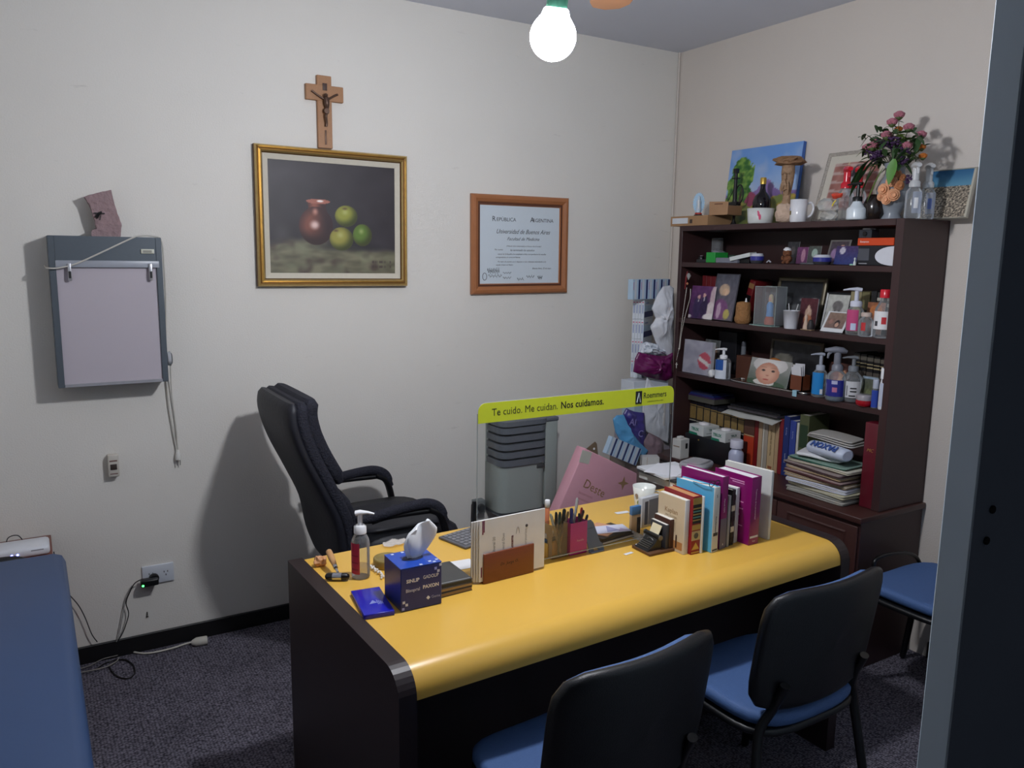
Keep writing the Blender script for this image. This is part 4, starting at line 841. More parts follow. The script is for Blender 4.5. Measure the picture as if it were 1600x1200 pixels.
# ------------------------------------------------------------------ papers behind the books
q = D(1040, 756); ST0 = Vector((q.x+.05, q.y-.0, DZ)); z = 0
for k, (w_, d_, h_, c_, a_, dx, lb) in enumerate([(.17, .22, .03, (206, 204, 198), .0, 0, 'thick pad of white paper, bottom of the pile behind the desk books'), (.18, .22, .012, (60, 60, 62), .06, -.004, 'dark-edged folder in the pile behind the desk books'), (.2, .2, .01, (214, 216, 220), -.1, -.01, 'white folder in the pile behind the desk books'), (.17, .14, .002, (228, 228, 234), .5, -.03, 'loose white sheet topmost of the pile behind the desk books')]):
    MB().box(-w_/2, w_/2, -d_/2, d_/2, 0, h_, C(*c_, rough=.7), .001, seg=1).build('paper_pad', T=Tr(ST0.x+dx, ST0.y+.02, DZ+z) @ Rz(a_), label=lb, cat='paper'); z += h_+.0002
b = MB(); b.pad(.14, .11, .03, clear('frosted box', (.82, .82, .84), .35, .2), e=5, T=Tr(0, 0, .015)); b.pad(.05, .04, .012, C(214, 120, 176), e=2.5, T=Tr(-.02, .01, .012)); b.build('plastic_box', T=Tr(ST0.x+.1, ST0.y-.02, DZ+z+.0005) @ Rz(.3), label='frosted plastic box with a pink item on the paper pile behind the desk books', cat='box')
# ================================================================== things in and on the bookcase
def SP(px, py, x, z): p = U(px, py, 0, x); return Vector((x, p.y, z))
def span(px0, py0, px1, py1, x):
    """centre y, width along the shelf and height of a box seen in the photo, at depth x"""
    ym = (py0+py1)/2; a = U(px0, ym, 0, x); b = U(px1, ym, 0, x); xm = (px0+px1)/2
    return (a.y+b.y)/2, abs(a.y-b.y), U(xm, py0, 0, x).z-U(xm, py1, 0, x).z
def leanpic(name, label, cat_, box, x, zs, fn, frm=None, lean=.12, th=.008, bw=.01, nx=20, ny=26, group=None, roll=0, stand_=True):
    """upright picture facing the room, foot at depth x on shelf zs, leaning back"""
    y, w_, h_ = span(*box, x); w_ = w_; T = onright((x, y, zs+(th+.003)*math.sin(lean)+.0004)) @ Rx(-lean) @ Rz(roll)
    t = thing(name, label, cat_, T, group); h_ = h_/math.cos(lean)
    lift = Tr(0, h_/2+.001+abs(roll)*w_/2, 0)
    if frm:
        b = MB(); b.frame(w_, h_, [(0, -th), (0, 0), (bw*.4, .003), (bw, 0), (bw, -.003)], frm, T=lift); b.box(-w_/2, w_/2, -h_/2, h_/2, -th, -th+.001, frm, T=lift); b.build('frame', t)
        MB().pic(w_-2*bw, h_-2*bw, fn, nx, ny, T=lift, z=-.003).build('picture', t)
    else:
        b = MB(); b.box(-w_/2, w_/2, -h_/2, h_/2, -th, -.0004, WHT, T=lift); b.pic(w_, h_, fn, nx, ny, T=lift); b.build('print', t)
    if stand_: MB().box(-.008, .008, .0, h_*.6, -th-.0015, -th, C(60, 50, 44)).build('easel_back', t)
    return t
def sil(bg, bg2, figs, border=None, bwid=.06, noise_=14):
    """a small photograph: soft background plus a few rounded shapes (cx,cy,rx,ry,colour)"""
    def f(u, v):
        if border and (u < bwid or u > 1-bwid or v < bwid or v > 1-bwid): return border
        c = mix(bg2, bg, v+.25*fbm(u, v, 4, len(figs))); n_ = noise_*fbm(u, v, 9, 2)
        for cx, cy, rx, ry, cc in figs:
            e = ell(u, v, cx, cy, rx, ry); c = mix(c, cc, sst(1.08, .9, e))
        return tuple(k+n_ for k in c)
    return f
Z0, Z1, Z2, Z3, Z4 = [z+.0006 for z in SH]
SKIN = (206, 160, 136)
# ------------------------------------------------------------------ top of the bookcase
KRAFT = mat('brown cardboard', (160, 124, 88), rough=.8, var=.06, vs=50)
c0 = U(1105, 354, 0, -.30); c1 = U(1048, 345, 0, -.30); zt_ = U(1105, 336, 0, -.30).z
b = MB(); L_ = abs(c0.y-c1.y); b.box(0, .17, 0, L_, 0, zt_-Z0, KRAFT, .001, seg=1); b.box(-.0005, 0, L_*.52, L_*.95, .012, .04, C(206, 210, 216)); b.box(-.0005, 0, L_*.4, L_*.47, .012, .032, C(60, 46, 36))
b.build('cardboard_box', T=Tr(-.30, c0.y, Z0), label='flat brown cardboard box with a white sticker on the left end of the bookcase top', cat='box')
zb = zt_
b = MB(); b.box(0, .11, 0, .11, 0, .045, C(150, 112, 80), .001, seg=1); b.prism([(0, 0), (.11, 0), (.112, .062), (-.002, .066)], 0, .002, C(166, 128, 94), T=XY2RIGHT @ Tr(-.11, 0, .0005)); b.box(-.003, -.0025, .03, .08, .05, .056, C(120, 80, 60))
p = U(1137, 336, 0, -.26); b.build('small_carton', T=Tr(-.26, p.y+.0, zb+.0003) @ Rz(.12), label='small opened brown carton standing on the flat cardboard box', cat='box')
# blue aura statue
p = SP(1091, 336, -.27, zb+.0005); st = thing('madonna_statue', 'small statue of a veiled woman in a spiky blue halo on the cardboard box', 'statue', Tr(p) @ Rz(.78))
MB().lathe([(.022, 0), (.023, .003), (.017, .007)], BLK, 20).lathe([(.017, .007), (.018, .012), (.014, .016)], C(170, 50, 40), 20).build('base', st)
AUR = mat('translucent blue resin', (112, 156, 186), rough=.35, var=.15, vs=80)
o = [((.026+.005*(k % 2))*math.cos(2*PI*k/44), .063+(.048+.006*(k % 2))*math.sin(2*PI*k/44)) for k in range(44)]
MB().prism(o, -.002, .002, AUR, T=XY2RIGHT @ Tr(0, 0, -.004)).build('halo', st)
MB().lathe([(.011, .015), (.013, .03), (.01, .055), (.012, .07), (.007, .08), (.0075, .088), (.005, .096), (.001, .099)], C(186, 200, 212, rough=.5), 14, c=(-.006, 0, 0)).lathe([(.002, .02), (.004, .06), (.003, .078)], C(226, 226, 224), 10, c=(-.016, 0, 0)).build('figure', st)
# black iron ornament
p = SP(1146, 350, -.15, Z0); h_ = U(1146, 264, 0, -.15).z-Z0; IR = mat('black wrought iron', (20, 18, 20), rough=.5)
orn = thing('iron_windmill', 'black iron tower ornament with a ring and cone foot in front of the landscape canvas', 'ornament', Tr(p))
MB().lathe([(.02, 0), (.018, .004), (.006, .03), (.012, h_*.33), (.006, h_*.4)], IR, 10).build('foot', orn)
MB().tube([(0, 0, h_*.35), (0, 0, h_*.95)], [.012, .008], IR, 6).box(-.014, .014, -.014, .014, h_*.82, h_*.84, IR).box(-.01, .01, -.01, .01, h_*.92, h_, IR).build('tower', orn)
MB().tube([(0, -.028+.024*math.cos(a), h_*.55+.045*math.sin(a)) for a in [2*PI*k/20 for k in range(20)]], .0035, IR, 6, close=True).build('ring', orn)
MB().prism([(-.015, -.025), (.015, -.025), (.01, .065), (-.01, .065)], h_*.36, h_*.42, IR).tube([(0, 0, h_*.7), (0, .05, h_*.42)], .002, IR, 6).build('deck', orn)
# landscape canvas
def land(u, v):
    c = mix((166, 190, 226), (108, 154, 218), sst(.3, 1, v)+.3*fbm(u, v, 4, 3)); c = mix(c, (190, 196, 214), max(0, fbm(u, v, 5, 7)-.1)*.8)
    m_ = .42+.16*math.exp(-((u-.58)/.12)**2)+.03*fbm(u, 0, 14, 2)
    if v < m_: c = mix((150, 122, 176), (116, 92, 150), sst(.55, .3, v)+.4*fbm(u, v, 12, 5))
    if v < .36+.02*math.sin(u*9): c = mix((120, 130, 66), (196, 160, 66), sst(-.1, .5, fbm(u, v, 8, 1)))
    if v < .2: c = mix((60, 86, 50), (116, 122, 60), sst(-.4, .5, fbm(u, v, 9, 8)))
    e = min(ell(u, v, .2, .64, .17, .24), ell(u, v, .14, .5, .14, .2), ell(u, v, .27, .45, .1, .16))+.35*fbm(u, v, 10, 4)
    if e < 1: c = mix((36, 92, 34), (132, 168, 70), sst(-.5, .6, fbm(u, v, 14, 6))+.2*(v-.5))
    if abs(u-.22-.05*(v-.3)) < .012 and .15 < v < .5: c = (90, 70, 50)
    e = ell(u, v, .38, .34, .07, .09)+.3*fbm(u, v, 12, 9)
    if e < 1: c = (150, 66, 96)
    return c
y, w_, h_ = span(1131, 226, 1241, 352, -.07); y0c = y; T = onright((-.07, y, Z0)) @ Rx(-.12)
cv = thing('landscape_canvas', 'unframed landscape canvas with a green tree and a purple mountain under a blue sky', 'painting', T)
hh = h_/math.cos(.12); b = MB(); b.box(-w_/2, w_/2, .0015, hh, -.02, -.0003, C(60, 104, 180)); b.pic(w_, hh-.0015, land, 70, 70, T=Tr(0, hh/2+.0008, 0)); b.build('canvas', cv)
# wine bottle and bowl
WINE = mat('dark wine bottle glass', (18, 14, 22), rough=.08)
p = SP(1189, 345, -.17, Z0); h_ = U(1188, 278, 0, -.17).z-Z0; r_ = 14.5*mpp(p); b = thing('wine_bottle', 'squat dark bottle with a gold cap behind the white bowl', 'bottle', Tr(p))
MB().lathe([(r_*.7, 0), (r_*.8, .004), (r_*.85, h_*.2), (r_, h_*.38), (r_, h_*.48), (r_*.8, h_*.6), (r_*.36, h_*.7), (r_*.27, h_*.78), (r_*.27, h_*.88)], WINE, 26).build('glass', b)
MB().lathe([(r_*.32, h_*.86), (r_*.33, h_*.98), (r_*.28, h_)], C(206, 170, 80, metal=.7, rough=.35), 16).build('cap', b)
p = SP(1187, 354, -.265, Z0); r_ = 20.5*mpp(p); h_ = U(1187, 326, 0, -.265).z-Z0
b = MB().lathe([(r_*.84, 0), (r_*.9, .004), (r_, h_), (r_*.94, h_), (r_*.84, .006), (.001, .006)], C(206, 208, 206, rough=.3), 30, sy=1)
for a, z, s_ in ((-2.55, .6, 1), (-2.45, .4, 1.2), (-2.6, .75, .7)): b.lathe([(0, 0), (.008*s_, 0)], C(196, 60, 100), 8, T=Tr(r_*.975*math.cos(a), r_*.975*math.sin(a), h_*z) @ Rz(a) @ Ry(PI/2) @ Sc(1.4, .6, 1), cap=False)
b.build('ceramic_bowl', T=Tr(p), label='white ceramic bowl with a pink flower mark in front of the dark bottle', cat='bowl')
# mushroom-hatted wood carving
p = SP(1226, 352, -.245, Z0); h_ = U(1226, 243, 0, -.245).z-Z0; WDC = mat('carved driftwood', (150, 120, 92), rough=.65, var=.35, vs=50, bump=.7, bs=60)
g = thing('carved_gnome', 'carved wooden bearded face under a mushroom-like hat on a pale stone foot', 'carving', Tr(p) @ Rz(.3))
b = MB(); blob(b, (0, 0, h_*.15), (.07, .085, h_*.3), mat('pale sandstone', (196, 170, 150), rough=.8, var=.15, bump=.4), 5, .12, 2, 3); b.build('stone_foot', g)
b = MB(); b.lathe([(.022, h_*.27), (.017, h_*.36), (.019, h_*.45), (.026, h_*.6), (.03, h_*.75), (.027, h_*.88)], WDC, 16, sx=.8); blob(b, (-.024, .005, h_*.56), (.02, .028, h_*.18), WDC, 2, .3, 3, 2)
blob(b, (-.028, 0, h_*.68), (.018, .014, h_*.12), WDC, 8, .2, 2, 2); b.tube([(-.028, .018, h_*.72), (-.03, .006, h_*.735)], .003, WDC, 6); b.tube([(-.028, -.018, h_*.72), (-.03, -.006, h_*.735)], .003, WDC, 6)
b.tube([(-.026, .012, h_*.6), (-.03, .018, h_*.5), (-.024, .014, h_*.42)], [.005, .005, .002], WDC, 8); b.tube([(-.026, -.012, h_*.6), (-.03, -.018, h_*.5), (-.024, -.014, h_*.42)], [.005, .005, .002], WDC, 8); b.build('face', g)
b = MB(); blob(b, (0, 0, h_*.91), (.1, .125, h_*.13), mat('brown bark hat', (134, 100, 70), rough=.7, var=.3, vs=40, bump=.5), 4, .22, 1.4, 3); b.build('hat', g)
# mug
def mug(name, label, px0, px1, pyt, pyb, x, z, m, rot, taper=1.0, deco=None, hr=1):
    p = SP((px0+px1)/2, pyb, x, z); r_ = (px1-px0)/2*mpp(p); h_ = U((px0+px1)/2, pyt, 0, x).z-z; t = thing(name, label, 'mug', Tr(p) @ Rz(rot))
    b = MB().lathe([(r_*.82*taper, 0), (r_*.9*taper, .004), (r_, h_), (r_*.92, h_), (r_*.84*taper, .008), (.001, .008)], m, 28)
    if deco: deco(b, r_, h_)
    b.build('cup', t)
    if hr: MB().tube(bez([(r_*.9, 0, h_*.82), (r_*1.5, 0, h_*.85), (r_*1.75, 0, h_*.62), (r_*1.5, 0, h_*.32), (r_*.88, 0, h_*.2)], 5), .0055, m, 10).build('handle', t)
    return t
def mdeco(b, r_, h_):
    wrap(b, r_*.975, h_*.32, h_*.5, -3.0-.72, -2.1-.72, C(110, 96, 40)); wrap(b, r_*.965, h_*.36, h_*.44, -2.9-.72, -2.6-.72, C(200, 160, 50)); wrap(b, r_*.99, h_*.52, h_*.64, -2.7-.72, -2.3-.72, C(120, 140, 190)); wrap(b, r_*.985, h_*.5, h_*.54, -3.0-.72, -2.6-.72, C(150, 170, 190))
mug('souvenir_mug', 'white mug with a small landscape print and a handle on the bookcase top', 1233, 1259, 312, 351, -.27, Z0, C(222, 222, 226, rough=.2), -.6, 1.05, mdeco)
# ornate framed picture
SILV = mat('ornate silvered moulding', (176, 168, 158), rough=.5, var=.4, vs=120, bump=.8, bs=120, metal=.2)
def street(u, v):
    bw_ = .12
    if u < bw_ or u > 1-bw_ or v < bw_ or v > 1-bw_: return (206, 200, 186)
    c = mix((140, 88, 80), (172, 120, 110), .5+fbm(u, v, 6, 2)); k = math.sin(v*46+2*u) > .6
    if k: c = mix(c, (206, 196, 190), .6)
    if ell(u, v, .55, .7, .12, .14) < 1: c = (70, 66, 76)
    if ell(u, v, .5, .5, .1, .16) < 1: c = (166, 160, 164)
    if abs(u-.36) < .012: c = (200, 176, 140)
    return c
leanpic('ornate_picture_frame', 'ornate silver-framed picture leaning on the wall behind the spray bottles', 'picture frame', (1270, 236, 1372, 350), -.12, Z0, street, SILV, .3, .012, .016, 40, 44)
# glass swan
p = SP(1296, 350, -.27, Z0); h_ = U(1296, 300, 0, -.27).z-Z0; GL = clear('cut crystal', (.9, .9, .88), .3, .05); g = thing('crystal_swan', 'clear crystal ornament with a red and yellow touch in front of the ornate frame', 'ornament', Tr(p))
b = MB(); blob(b, (0, 0, h_*.17), (.05, .075, h_*.34), GL, 3, .35, 2.4, 2); blob(b, (0, .01, h_*.55), (.05, .085, h_*.45), GL, 6, .4, 2.6, 2); b.build('crystal', g)
b = MB(); blob(b, (0, -.025, h_*.85), (.03, .05, h_*.2), mat('red art glass', (210, 70, 50), rough=.15), 9, .4, 2, 2); b.build('red_tip', g); MB().tube([(-.03, -.03, h_*.5), (-.035, -.04, h_*.6), (-.03, -.045, h_*.68)], .003, C(220, 200, 60, rough=.2), 6).build('yellow_stroke', g)
# red topped spray bottles
REDP = mat('glossy red plastic', (206, 36, 52), rough=.2)
SB = 'clear spray bottles with red heads on the bookcase top'
for px, x, lb in ((1318, -.15, 'clear spray bottle with a red trigger head, the left one of the red-topped pair'), (1337, -.175, 'clear spray bottle with a red trigger head, the right one, beside the black-pump bottle')):
    p = SP(px, 348, x, Z0); h_ = U(px, 262, 0, x).z-Z0
    bottle('spray_bottle', lb, Tr(p) @ Rz(.7), 12.5*mpp(p), h_, CLRD, top='spray', topm=REDP, htop=.36, neck=.5, group=SB, toprot=-3.0)
p = SP(1337, 349, -.295, Z0); h_ = U(1337, 286, 0, -.295).z-Z0; MRB = mat('white marbled ceramic', (206, 214, 220), rough=.25, var=.14, vs=25)
bottle('soap_dispenser', 'round white marbled soap dispenser with a black pump on the bookcase top', Tr(p) @ Rz(1.9), 15*mpp(p), h_, MRB, topm=BLK, htop=.46, shoulder=.5, neck=.36)
p = SP(1364, 347, -.25, Z0); b = MB().lathe([(.03, 0), (.04, .02), (.045, .06), (.03, .09), (.02, .1)], mat('dark brown glaze', (34, 26, 24), rough=.2), 20); b.build('dark_vase', T=Tr(p), label='small dark brown jar in the gap left of the big grey vase', cat='jar')
# vase with bouquet
p = SP(1392, 347, -.215, Z0); k_ = mpp(p); h_ = U(1392, 256, 0, -.215).z-Z0; VS = mat('pearl grey glazed vase', (138, 144, 152), rough=.22, var=.05)
g = thing('grey_vase', 'tall pearl grey vase decorated with peach ceramic roses, holding the bouquet', 'vase', Tr(p) @ Rz(-2.8))
MB().lathe([(15*k_, 0), (16*k_, .004), (12*k_, h_*.1), (17*k_, h_*.22), (24*k_, h_*.42), (25*k_, h_*.55), (21*k_, h_*.68), (15*k_, h_*.78), (13.5*k_, h_*.88), (17*k_, h_), (15*k_, h_), (12*k_, h_*.88), (12*k_, h_*.8)], VS, 36).build('vase_body', g)
b = MB(); PE = mat('peach bisque', (214, 156, 116), rough=.6, var=.2); PE2 = C(190, 128, 84)
for a, z, s_, mm in ((-.28, .52, .05, PE), (.25, .42, .052, PE), (.1, .66, .046, PE), (-.1, .34, .042, PE), (.5, .58, .042, PE2), (.32, .78, .04, PE2), (-.45, .4, .036, PE), (.65, .72, .032, PE2)):
    r_ = (21+3*math.sin(z*PI))*k_; q = Vector((r_*math.cos(a), r_*math.sin(a), h_*z))
    for j, (rr, dz) in enumerate(((1, 0), (.72, .25), (.4, .45))): s_2 = s_*1.35; b.lathe([(s_*.5*rr*.6, 0), (s_*.5*rr, s_*.18), (s_*.5*rr*.92, s_*.3), (s_*.3*rr, s_*.16)], mm, 9, T=Tr(q) @ Rz(a) @ Ry(PI/2) @ Tr(0, 0, s_*dz*.5) @ Rz(j))
b.build('ceramic_roses', g)
rs = random.Random(11); bq = thing('flower_bouquet', 'bouquet of pink roses, purple blooms and green leaves in the grey vase', 'bouquet', Tr(p.x, p.y, Z0+h_*.8))
LEAF = mat('dark green leaves', (44, 72, 36), rough=.5, var=.35, vs=40); LEAF2 = mat('light green leaves', (92, 118, 50), rough=.5, var=.3, vs=40); STM = C(70, 84, 40)
PNK = mat('dusty pink petals', (176, 108, 122), rough=.6, var=.2, vs=60); PUR = mat('deep purple petals', (60, 30, 72), rough=.7, var=.35, vs=80); ORG = mat('orange petals', (190, 108, 36), rough=.6, var=.2)
def fpos(px, py, dx): q = U(px, py, 0, p.x+dx); return q-Vector((p.x, p.y, Z0+h_*.8))
def bloom(q, s_, m, nm='rose'):
    b = MB(); 
    for j in range(3):
        for k in range(5):
            a = 2*PI*k/5+j*.6; rr = s_*(.34-.09*j); b.pad(s_*.55, s_*.6, s_*.08, m, e=2.2, n=10, T=Tr(q) @ Rz(a) @ Tr(rr*.7, 0, s_*.05*j) @ Ry(-.9-.25*j), fn=lambda x, y, z: (x, y, z+8*x*x*.5))
    b.lathe([(s_*.1, -s_*.35), (s_*.3, -s_*.15), (s_*.2, .0)], STM, 8, T=Tr(q)); b.build(nm, bq)
pink = [(1405, 181, 0), (1394, 192, -.02), (1420, 200, .0), (1439, 212, .01), (1363, 229, -.03), (1385, 212, -.03), (1417, 229, -.04), (1372, 223, .03), (1355, 232, .0), (1391, 218, .02)]
stem = MB(); base = Vector((0, 0, 0))
for px, py, dx in pink: 
    q = fpos(px, py, dx); bloom(q, .05, PNK); stem.tube(bez([base+Vector((dx*.2, 0, 0)), q*.5+Vector((0, 0, .02)), q], 4), .0016, STM, 5)
for px, py, dx in ((1404, 203, .02), (1440, 231, .02), (1442, 245, .0)): q = fpos(px, py, dx); bloom(q, .038, ORG, 'orange_bud'); stem.tube(bez([base, q*.5+Vector((0, 0, .02)), q], 4), .0016, STM, 5)
for px, py, dx in ((1380, 224, -.03), (1390, 222, -.05), (1402, 220, -.04), (1368, 243, -.05), (1365, 250, -.04), (1375, 240, -.05), (1420, 280, -.05), (1414, 236, -.05), (1412, 250, -.04), (1396, 228, -.01), (1360, 240, -.02)):
    q = fpos(px, py, dx); b = MB()
    for k in range(14): r_ = rs.random; blob(b, q+Vector((r_()-.5, r_()-.5, r_()-.5))*.03, (.012, .012, .01), PUR, k, .2, 2, 1)
    b.build('purple_bloom', bq)
def leaf(mb, q, d, L_, w_, m):
    d = Vector(d).normalized(); s_ = d.cross(Vector((0, 0, 1))).normalized(); s_ = (s_+Vector((rs.uniform(-.5, .5), rs.uniform(-.5, .5), rs.uniform(-.5, .5)))).normalized(); n_ = d.cross(s_); vs = []; N_ = 7
    for i in range(N_):
        f = i/(N_-1); ww = w_*math.sin(PI*min(.98, f*.92+.06))**.8; c = q+d*L_*f-Vector((0, 0, L_*.45*f*f))
        vs += [c-s_*ww/2, c+n_*ww*.12, c+s_*ww/2]
    mb.add(vs, [(3*i+j, 3*i+j+1, 3*i+j+4, 3*i+j+3) for i in range(N_-1) for j in (0, 1)], m, True)
lv = MB()
for k in range(150):
    px = rs.uniform(1352, 1440); py = rs.uniform(205, 262) if px < 1425 else rs.uniform(212, 250); q = fpos(px, py, rs.uniform(-.06, .05)); leaf(lv, q, (rs.uniform(-1, .6), rs.uniform(-1, 1), rs.uniform(-.6, .8)), rs.uniform(.035, .06), rs.uniform(.014, .026), LEAF if rs.random() < .7 else LEAF2)
for px, py in ((1405, 186), (1394, 198), (1420, 206), (1439, 218), (1398, 190), (1428, 206)):
    for j in range(3): leaf(lv, fpos(px, py, 0), (rs.uniform(-.5, .5), rs.uniform(-1, 1), .2), .035, .013, LEAF)
for px, py, q1 in ((1365, 250, (-.2, .9, -.9)), (1372, 255, (-.3, .7, -1)), (1358, 250, (0, 1, -.7)), (1380, 262, (-.4, .4, -1)), (1352, 256, (-.1, .8, -1.2)), (1362, 262, (-.2, .5, -1.4))): leaf(lv, fpos(px, py, -.05), q1, .1, .026, LEAF2 if px > 1370 else LEAF)
leaf(lv, fpos(1397, 248, -.08), (-.3, 0, -1), .07, .04, mat('fresh green leaf', (80, 128, 52), rough=.45))
lv.build('leaves', bq); bq.children[-1]['kind'] = 'stuff'; stem.build('stems', bq)
# clear spray bottles right
FROST = clear('frosted white plastic', (.95, .96, .97), .6, .3)
SB2 = 'clear spray bottles with white heads at the right end of the bookcase top'
for px, x, lb, py in ((1424, -.26, 'clear spray bottle with a barcode sticker and white head, just right of the vase', 256), (1445, -.17, 'clear spray bottle with a pale blue label and white head, next to the city picture', 258)):
    p = SP(px, 347, x, Z0); h_ = U(px, py, 0, x).z-Z0; r_ = 12*mpp(p)
    bottle('alcohol_spray', lb, Tr(p) @ Rz(2.0), r_, h_, CLRD, top='spray', topm=FROST, htop=.4, neck=.5, toprot=-4.35, lab=(.15, .8, clear('pale label', (.8, .86, 1), .35, .3), 1.6, 3.0, [(.3, .62, WHT if px < 1440 else C(90, 110, 170), 1.8, 2.3)]), group=SB2)
def city(u, v):
    if u > .965: return (190, 186, 170)
    if v > .66+.02*fbm(u, 0, 20, 1): return mix((86, 140, 168), (40, 96, 138), sst(.66, 1, v))
    n_ = fbm(u*1.6, v*2.6, 16, 3); return mix((60, 54, 48), (206, 190, 166), sst(-.5, .6, n_+.3*noise.noise(Vector((u*70, v*90, 1)))))
leanpic('city_picture', 'pale city picture under a blue sky at the bookcase top\'s right end', 'picture', (1436, 268, 1513, 346), -.10, Z0, city, C(186, 182, 168), .22, .014, .004, 60, 60, stand_=False)
# ------------------------------------------------------------------ first shelf
def box_at(name, label, cat_, bx, x, zs, dep, m, rz=0, extra=None, zoff=0, group=None):
    y, w_, h_ = span(*bx, x); b = MB(); b.box(0, dep, -w_/2, w_/2, 0, h_, m, .0015, seg=1)
    if extra: extra(b, w_, h_)
    return b.build(name, T=Tr(x, y, zs+zoff) @ Rz(rz), label=label, cat=cat_, group=group)
GRN = C(36, 150, 60, rough=.4)
p = SP(1096, 404, -.24, Z1); MB().cyl(.017, 0, .03, BLK, 18).lathe([(.006, .0301), (.01, .034), (.002, .036)], C(120, 110, 116), 12).build('small_jar', T=Tr(p), label='small dark round jar at the left end of the first shelf', cat='jar')
box_at('flat_tin', 'flat black tin under the dark round jar at the left of the first shelf', 'tin', (1088, 404, 1103, 409), -.285, Z1, .03, C(40, 40, 44))
box_at('green_box', 'bright green carton on the first shelf', 'box', (1103, 396, 1117, 412), -.29, Z1, .09, GRN)
box_at('silver_box', 'flat silver-grey packet right of the green carton on the first shelf', 'packet', (1118, 404, 1152, 412), -.285, Z1, .06, C(120, 122, 134, rough=.35))
p = SP(1124, 396, -.17, Z1); b = MB(); b.pad(.07, .06, .02, clear('crumpled clear film', (.8, .8, .86), .35, .2), e=3, n=20, T=Rx(.3)); b.build('plastic_pouch', T=Tr(p.x, p.y, Z1+.048), label='crumpled clear plastic pouch behind the green carton', cat='pouch')
box_at('display_case', 'narrow clear plastic case standing behind the green carton', 'case', (1111, 373, 1123, 411), -.12, Z1, .03, CLRD)
box_at('grey_carton', 'grey carton lying under the plastic pouch on the first shelf', 'box', (1112, 400, 1145, 412), -.185, Z1, .1, C(70, 90, 80))
p = SP(1162, 404, -.25, Z1+.0215); m_ = thing('pressure_monitor', 'white electronic monitor with a dark screen lying tilted on the first shelf', 'monitor', Tr(p) @ Rz(-1.2) @ Ry(-.22))
MB().prism([(-.055, -.035), (.05, -.045), (.065, 0), (.05, .045), (-.055, .035)], 0, .018, C(202, 206, 204, rough=.3)).build('body', m_); MB().box(-.03, .035, -.025, .025, .018, .0195, C(40, 44, 60, rough=.2), .0005, seg=1).build('display', m_)
box_at('dark_case', 'small black case under the white monitor on the first shelf', 'case', (1148, 406, 1170, 412), -.27, Z1, .08, BLK)
def taperoll(px0, px1, pyt, pyb, x, lb):
    p = SP((px0+px1)/2, pyb, x, Z1); r_ = (px1-px0)/2*mpp(p); h_ = U((px0+px1)/2, pyt, 0, x).z-Z1; t = thing('candle_tin', lb, 'tin', Tr(p), 'round blue tins on the first shelf')
    MB().lathe([(r_*.8, 0), (r_*.95, h_*.2), (r_, h_*.3)], C(54, 54, 60), 24).lathe([(r_, h_*.3), (r_, h_*.72)], mat('blue tin', (44, 46, 132), rough=.3), 24).build('body', t)
    MB().lathe([(r_*.99, h_*.72), (r_*.86, h_*.9), (r_*.8, h_), (.001, h_)], C(196, 198, 206, rough=.35), 24).build('lid', t)
taperoll(1172, 1193, 396, 411.5, -.27, 'round blue tin with a pale lid beside the white monitor'); taperoll(1270, 1298, 398, 415.5, -.27, 'wider round blue tin with a pale lid right of the little photos')
MB().tube([(0, .0, .006), (.0, -.012, .014), (0, -.024, .006)], .004, C(170, 170, 176), 8).build('clip', T=Tr(SP(1198, 411, -.26, Z1)), label='small grey clip beside the left blue tin on the first shelf', cat='clip')
p = SP(1230, 414, -.27, Z1); BR = mat('brown fuzzy figure', (112, 68, 42), rough=.9, var=.4, vs=120, bump=.6, bs=120); t = thing('bear_figurine', 'small brown fuzzy bear figurine with a white hat on the first shelf', 'figurine', Tr(p))
b = MB(); blob(b, (0, 0, .022), (.032, .036, .034), BR, 1, .12, 2, 3); blob(b, (-.004, 0, .048), (.03, .036, .03), BR, 2, .1, 2, 3)
for s_ in (-1, 1): blob(b, (-.012, s_*.012, .006), (.02, .013, .012), BR, 3, .1, 2, 2); blob(b, (-.01, s_*.02, .026), (.014, .012, .022), BR, 4, .1, 2, 2)
b.build('body', t); MB().lathe([(0, -.001), (.0025, 0)], BLK, 8, T=Tr(-.019, .006, .052)).lathe([(0, -.001), (.0025, 0)], BLK, 8, T=Tr(-.019, -.006, .052)).build('eyes', t)
MB().lathe([(.019, 0), (.016, .006), (.012, .012), (.001, .014)], WHT, 16, T=Tr(0, .004, .06) @ Rx(.25)).build('hat', t)
leanpic('small_photo', 'grey photo standing behind the bear figurine', 'photo', (1229, 371, 1247, 405), -.13, Z1, sil((60, 60, 64), (44, 40, 44), [(.5, .6, .2, .2, (90, 84, 84))]), lean=.1, th=.002, stand_=False)
leanpic('small_photo', 'magenta-toned photo between the bear figurine and the blue tin', 'photo', (1244, 385, 1261, 411), -.22, Z1, sil((110, 56, 100), (90, 50, 84), [(.6, .5, .2, .4, (176, 128, 150))]), lean=.12, th=.002, stand_=False)
leanpic('small_photo', 'greenish photo with a pale flower left of the wider blue tin', 'photo', (1262, 383, 1281, 411), -.22, Z1, sil((80, 84, 78), (60, 62, 66), [(.5, .6, .25, .25, (160, 180, 168)), (.55, .25, .15, .12, (150, 110, 90))]), lean=.12, th=.002, stand_=False)
leanpic('small_photo', 'family photo with white dresses leaning back right of the wider blue tin', 'photo', (1290, 374, 1322, 412), -.2, Z1, sil((80, 70, 74), (70, 60, 90), [(.3, .35, .15, .3, (150, 120, 160)), (.6, .4, .14, .25, (206, 200, 210)), (.65, .7, .1, .1, SKIN)], (120, 116, 112)), lean=.3, th=.002, stand_=False)
leanpic('small_photo', 'dark blue and purple card leaning next to the black speaker-like box', 'card', (1303, 386, 1338, 415), -.25, Z1, sil((62, 44, 92), (40, 54, 116), [(.3, .75, .12, .2, (190, 186, 200))]), lean=.2, th=.002, stand_=False)
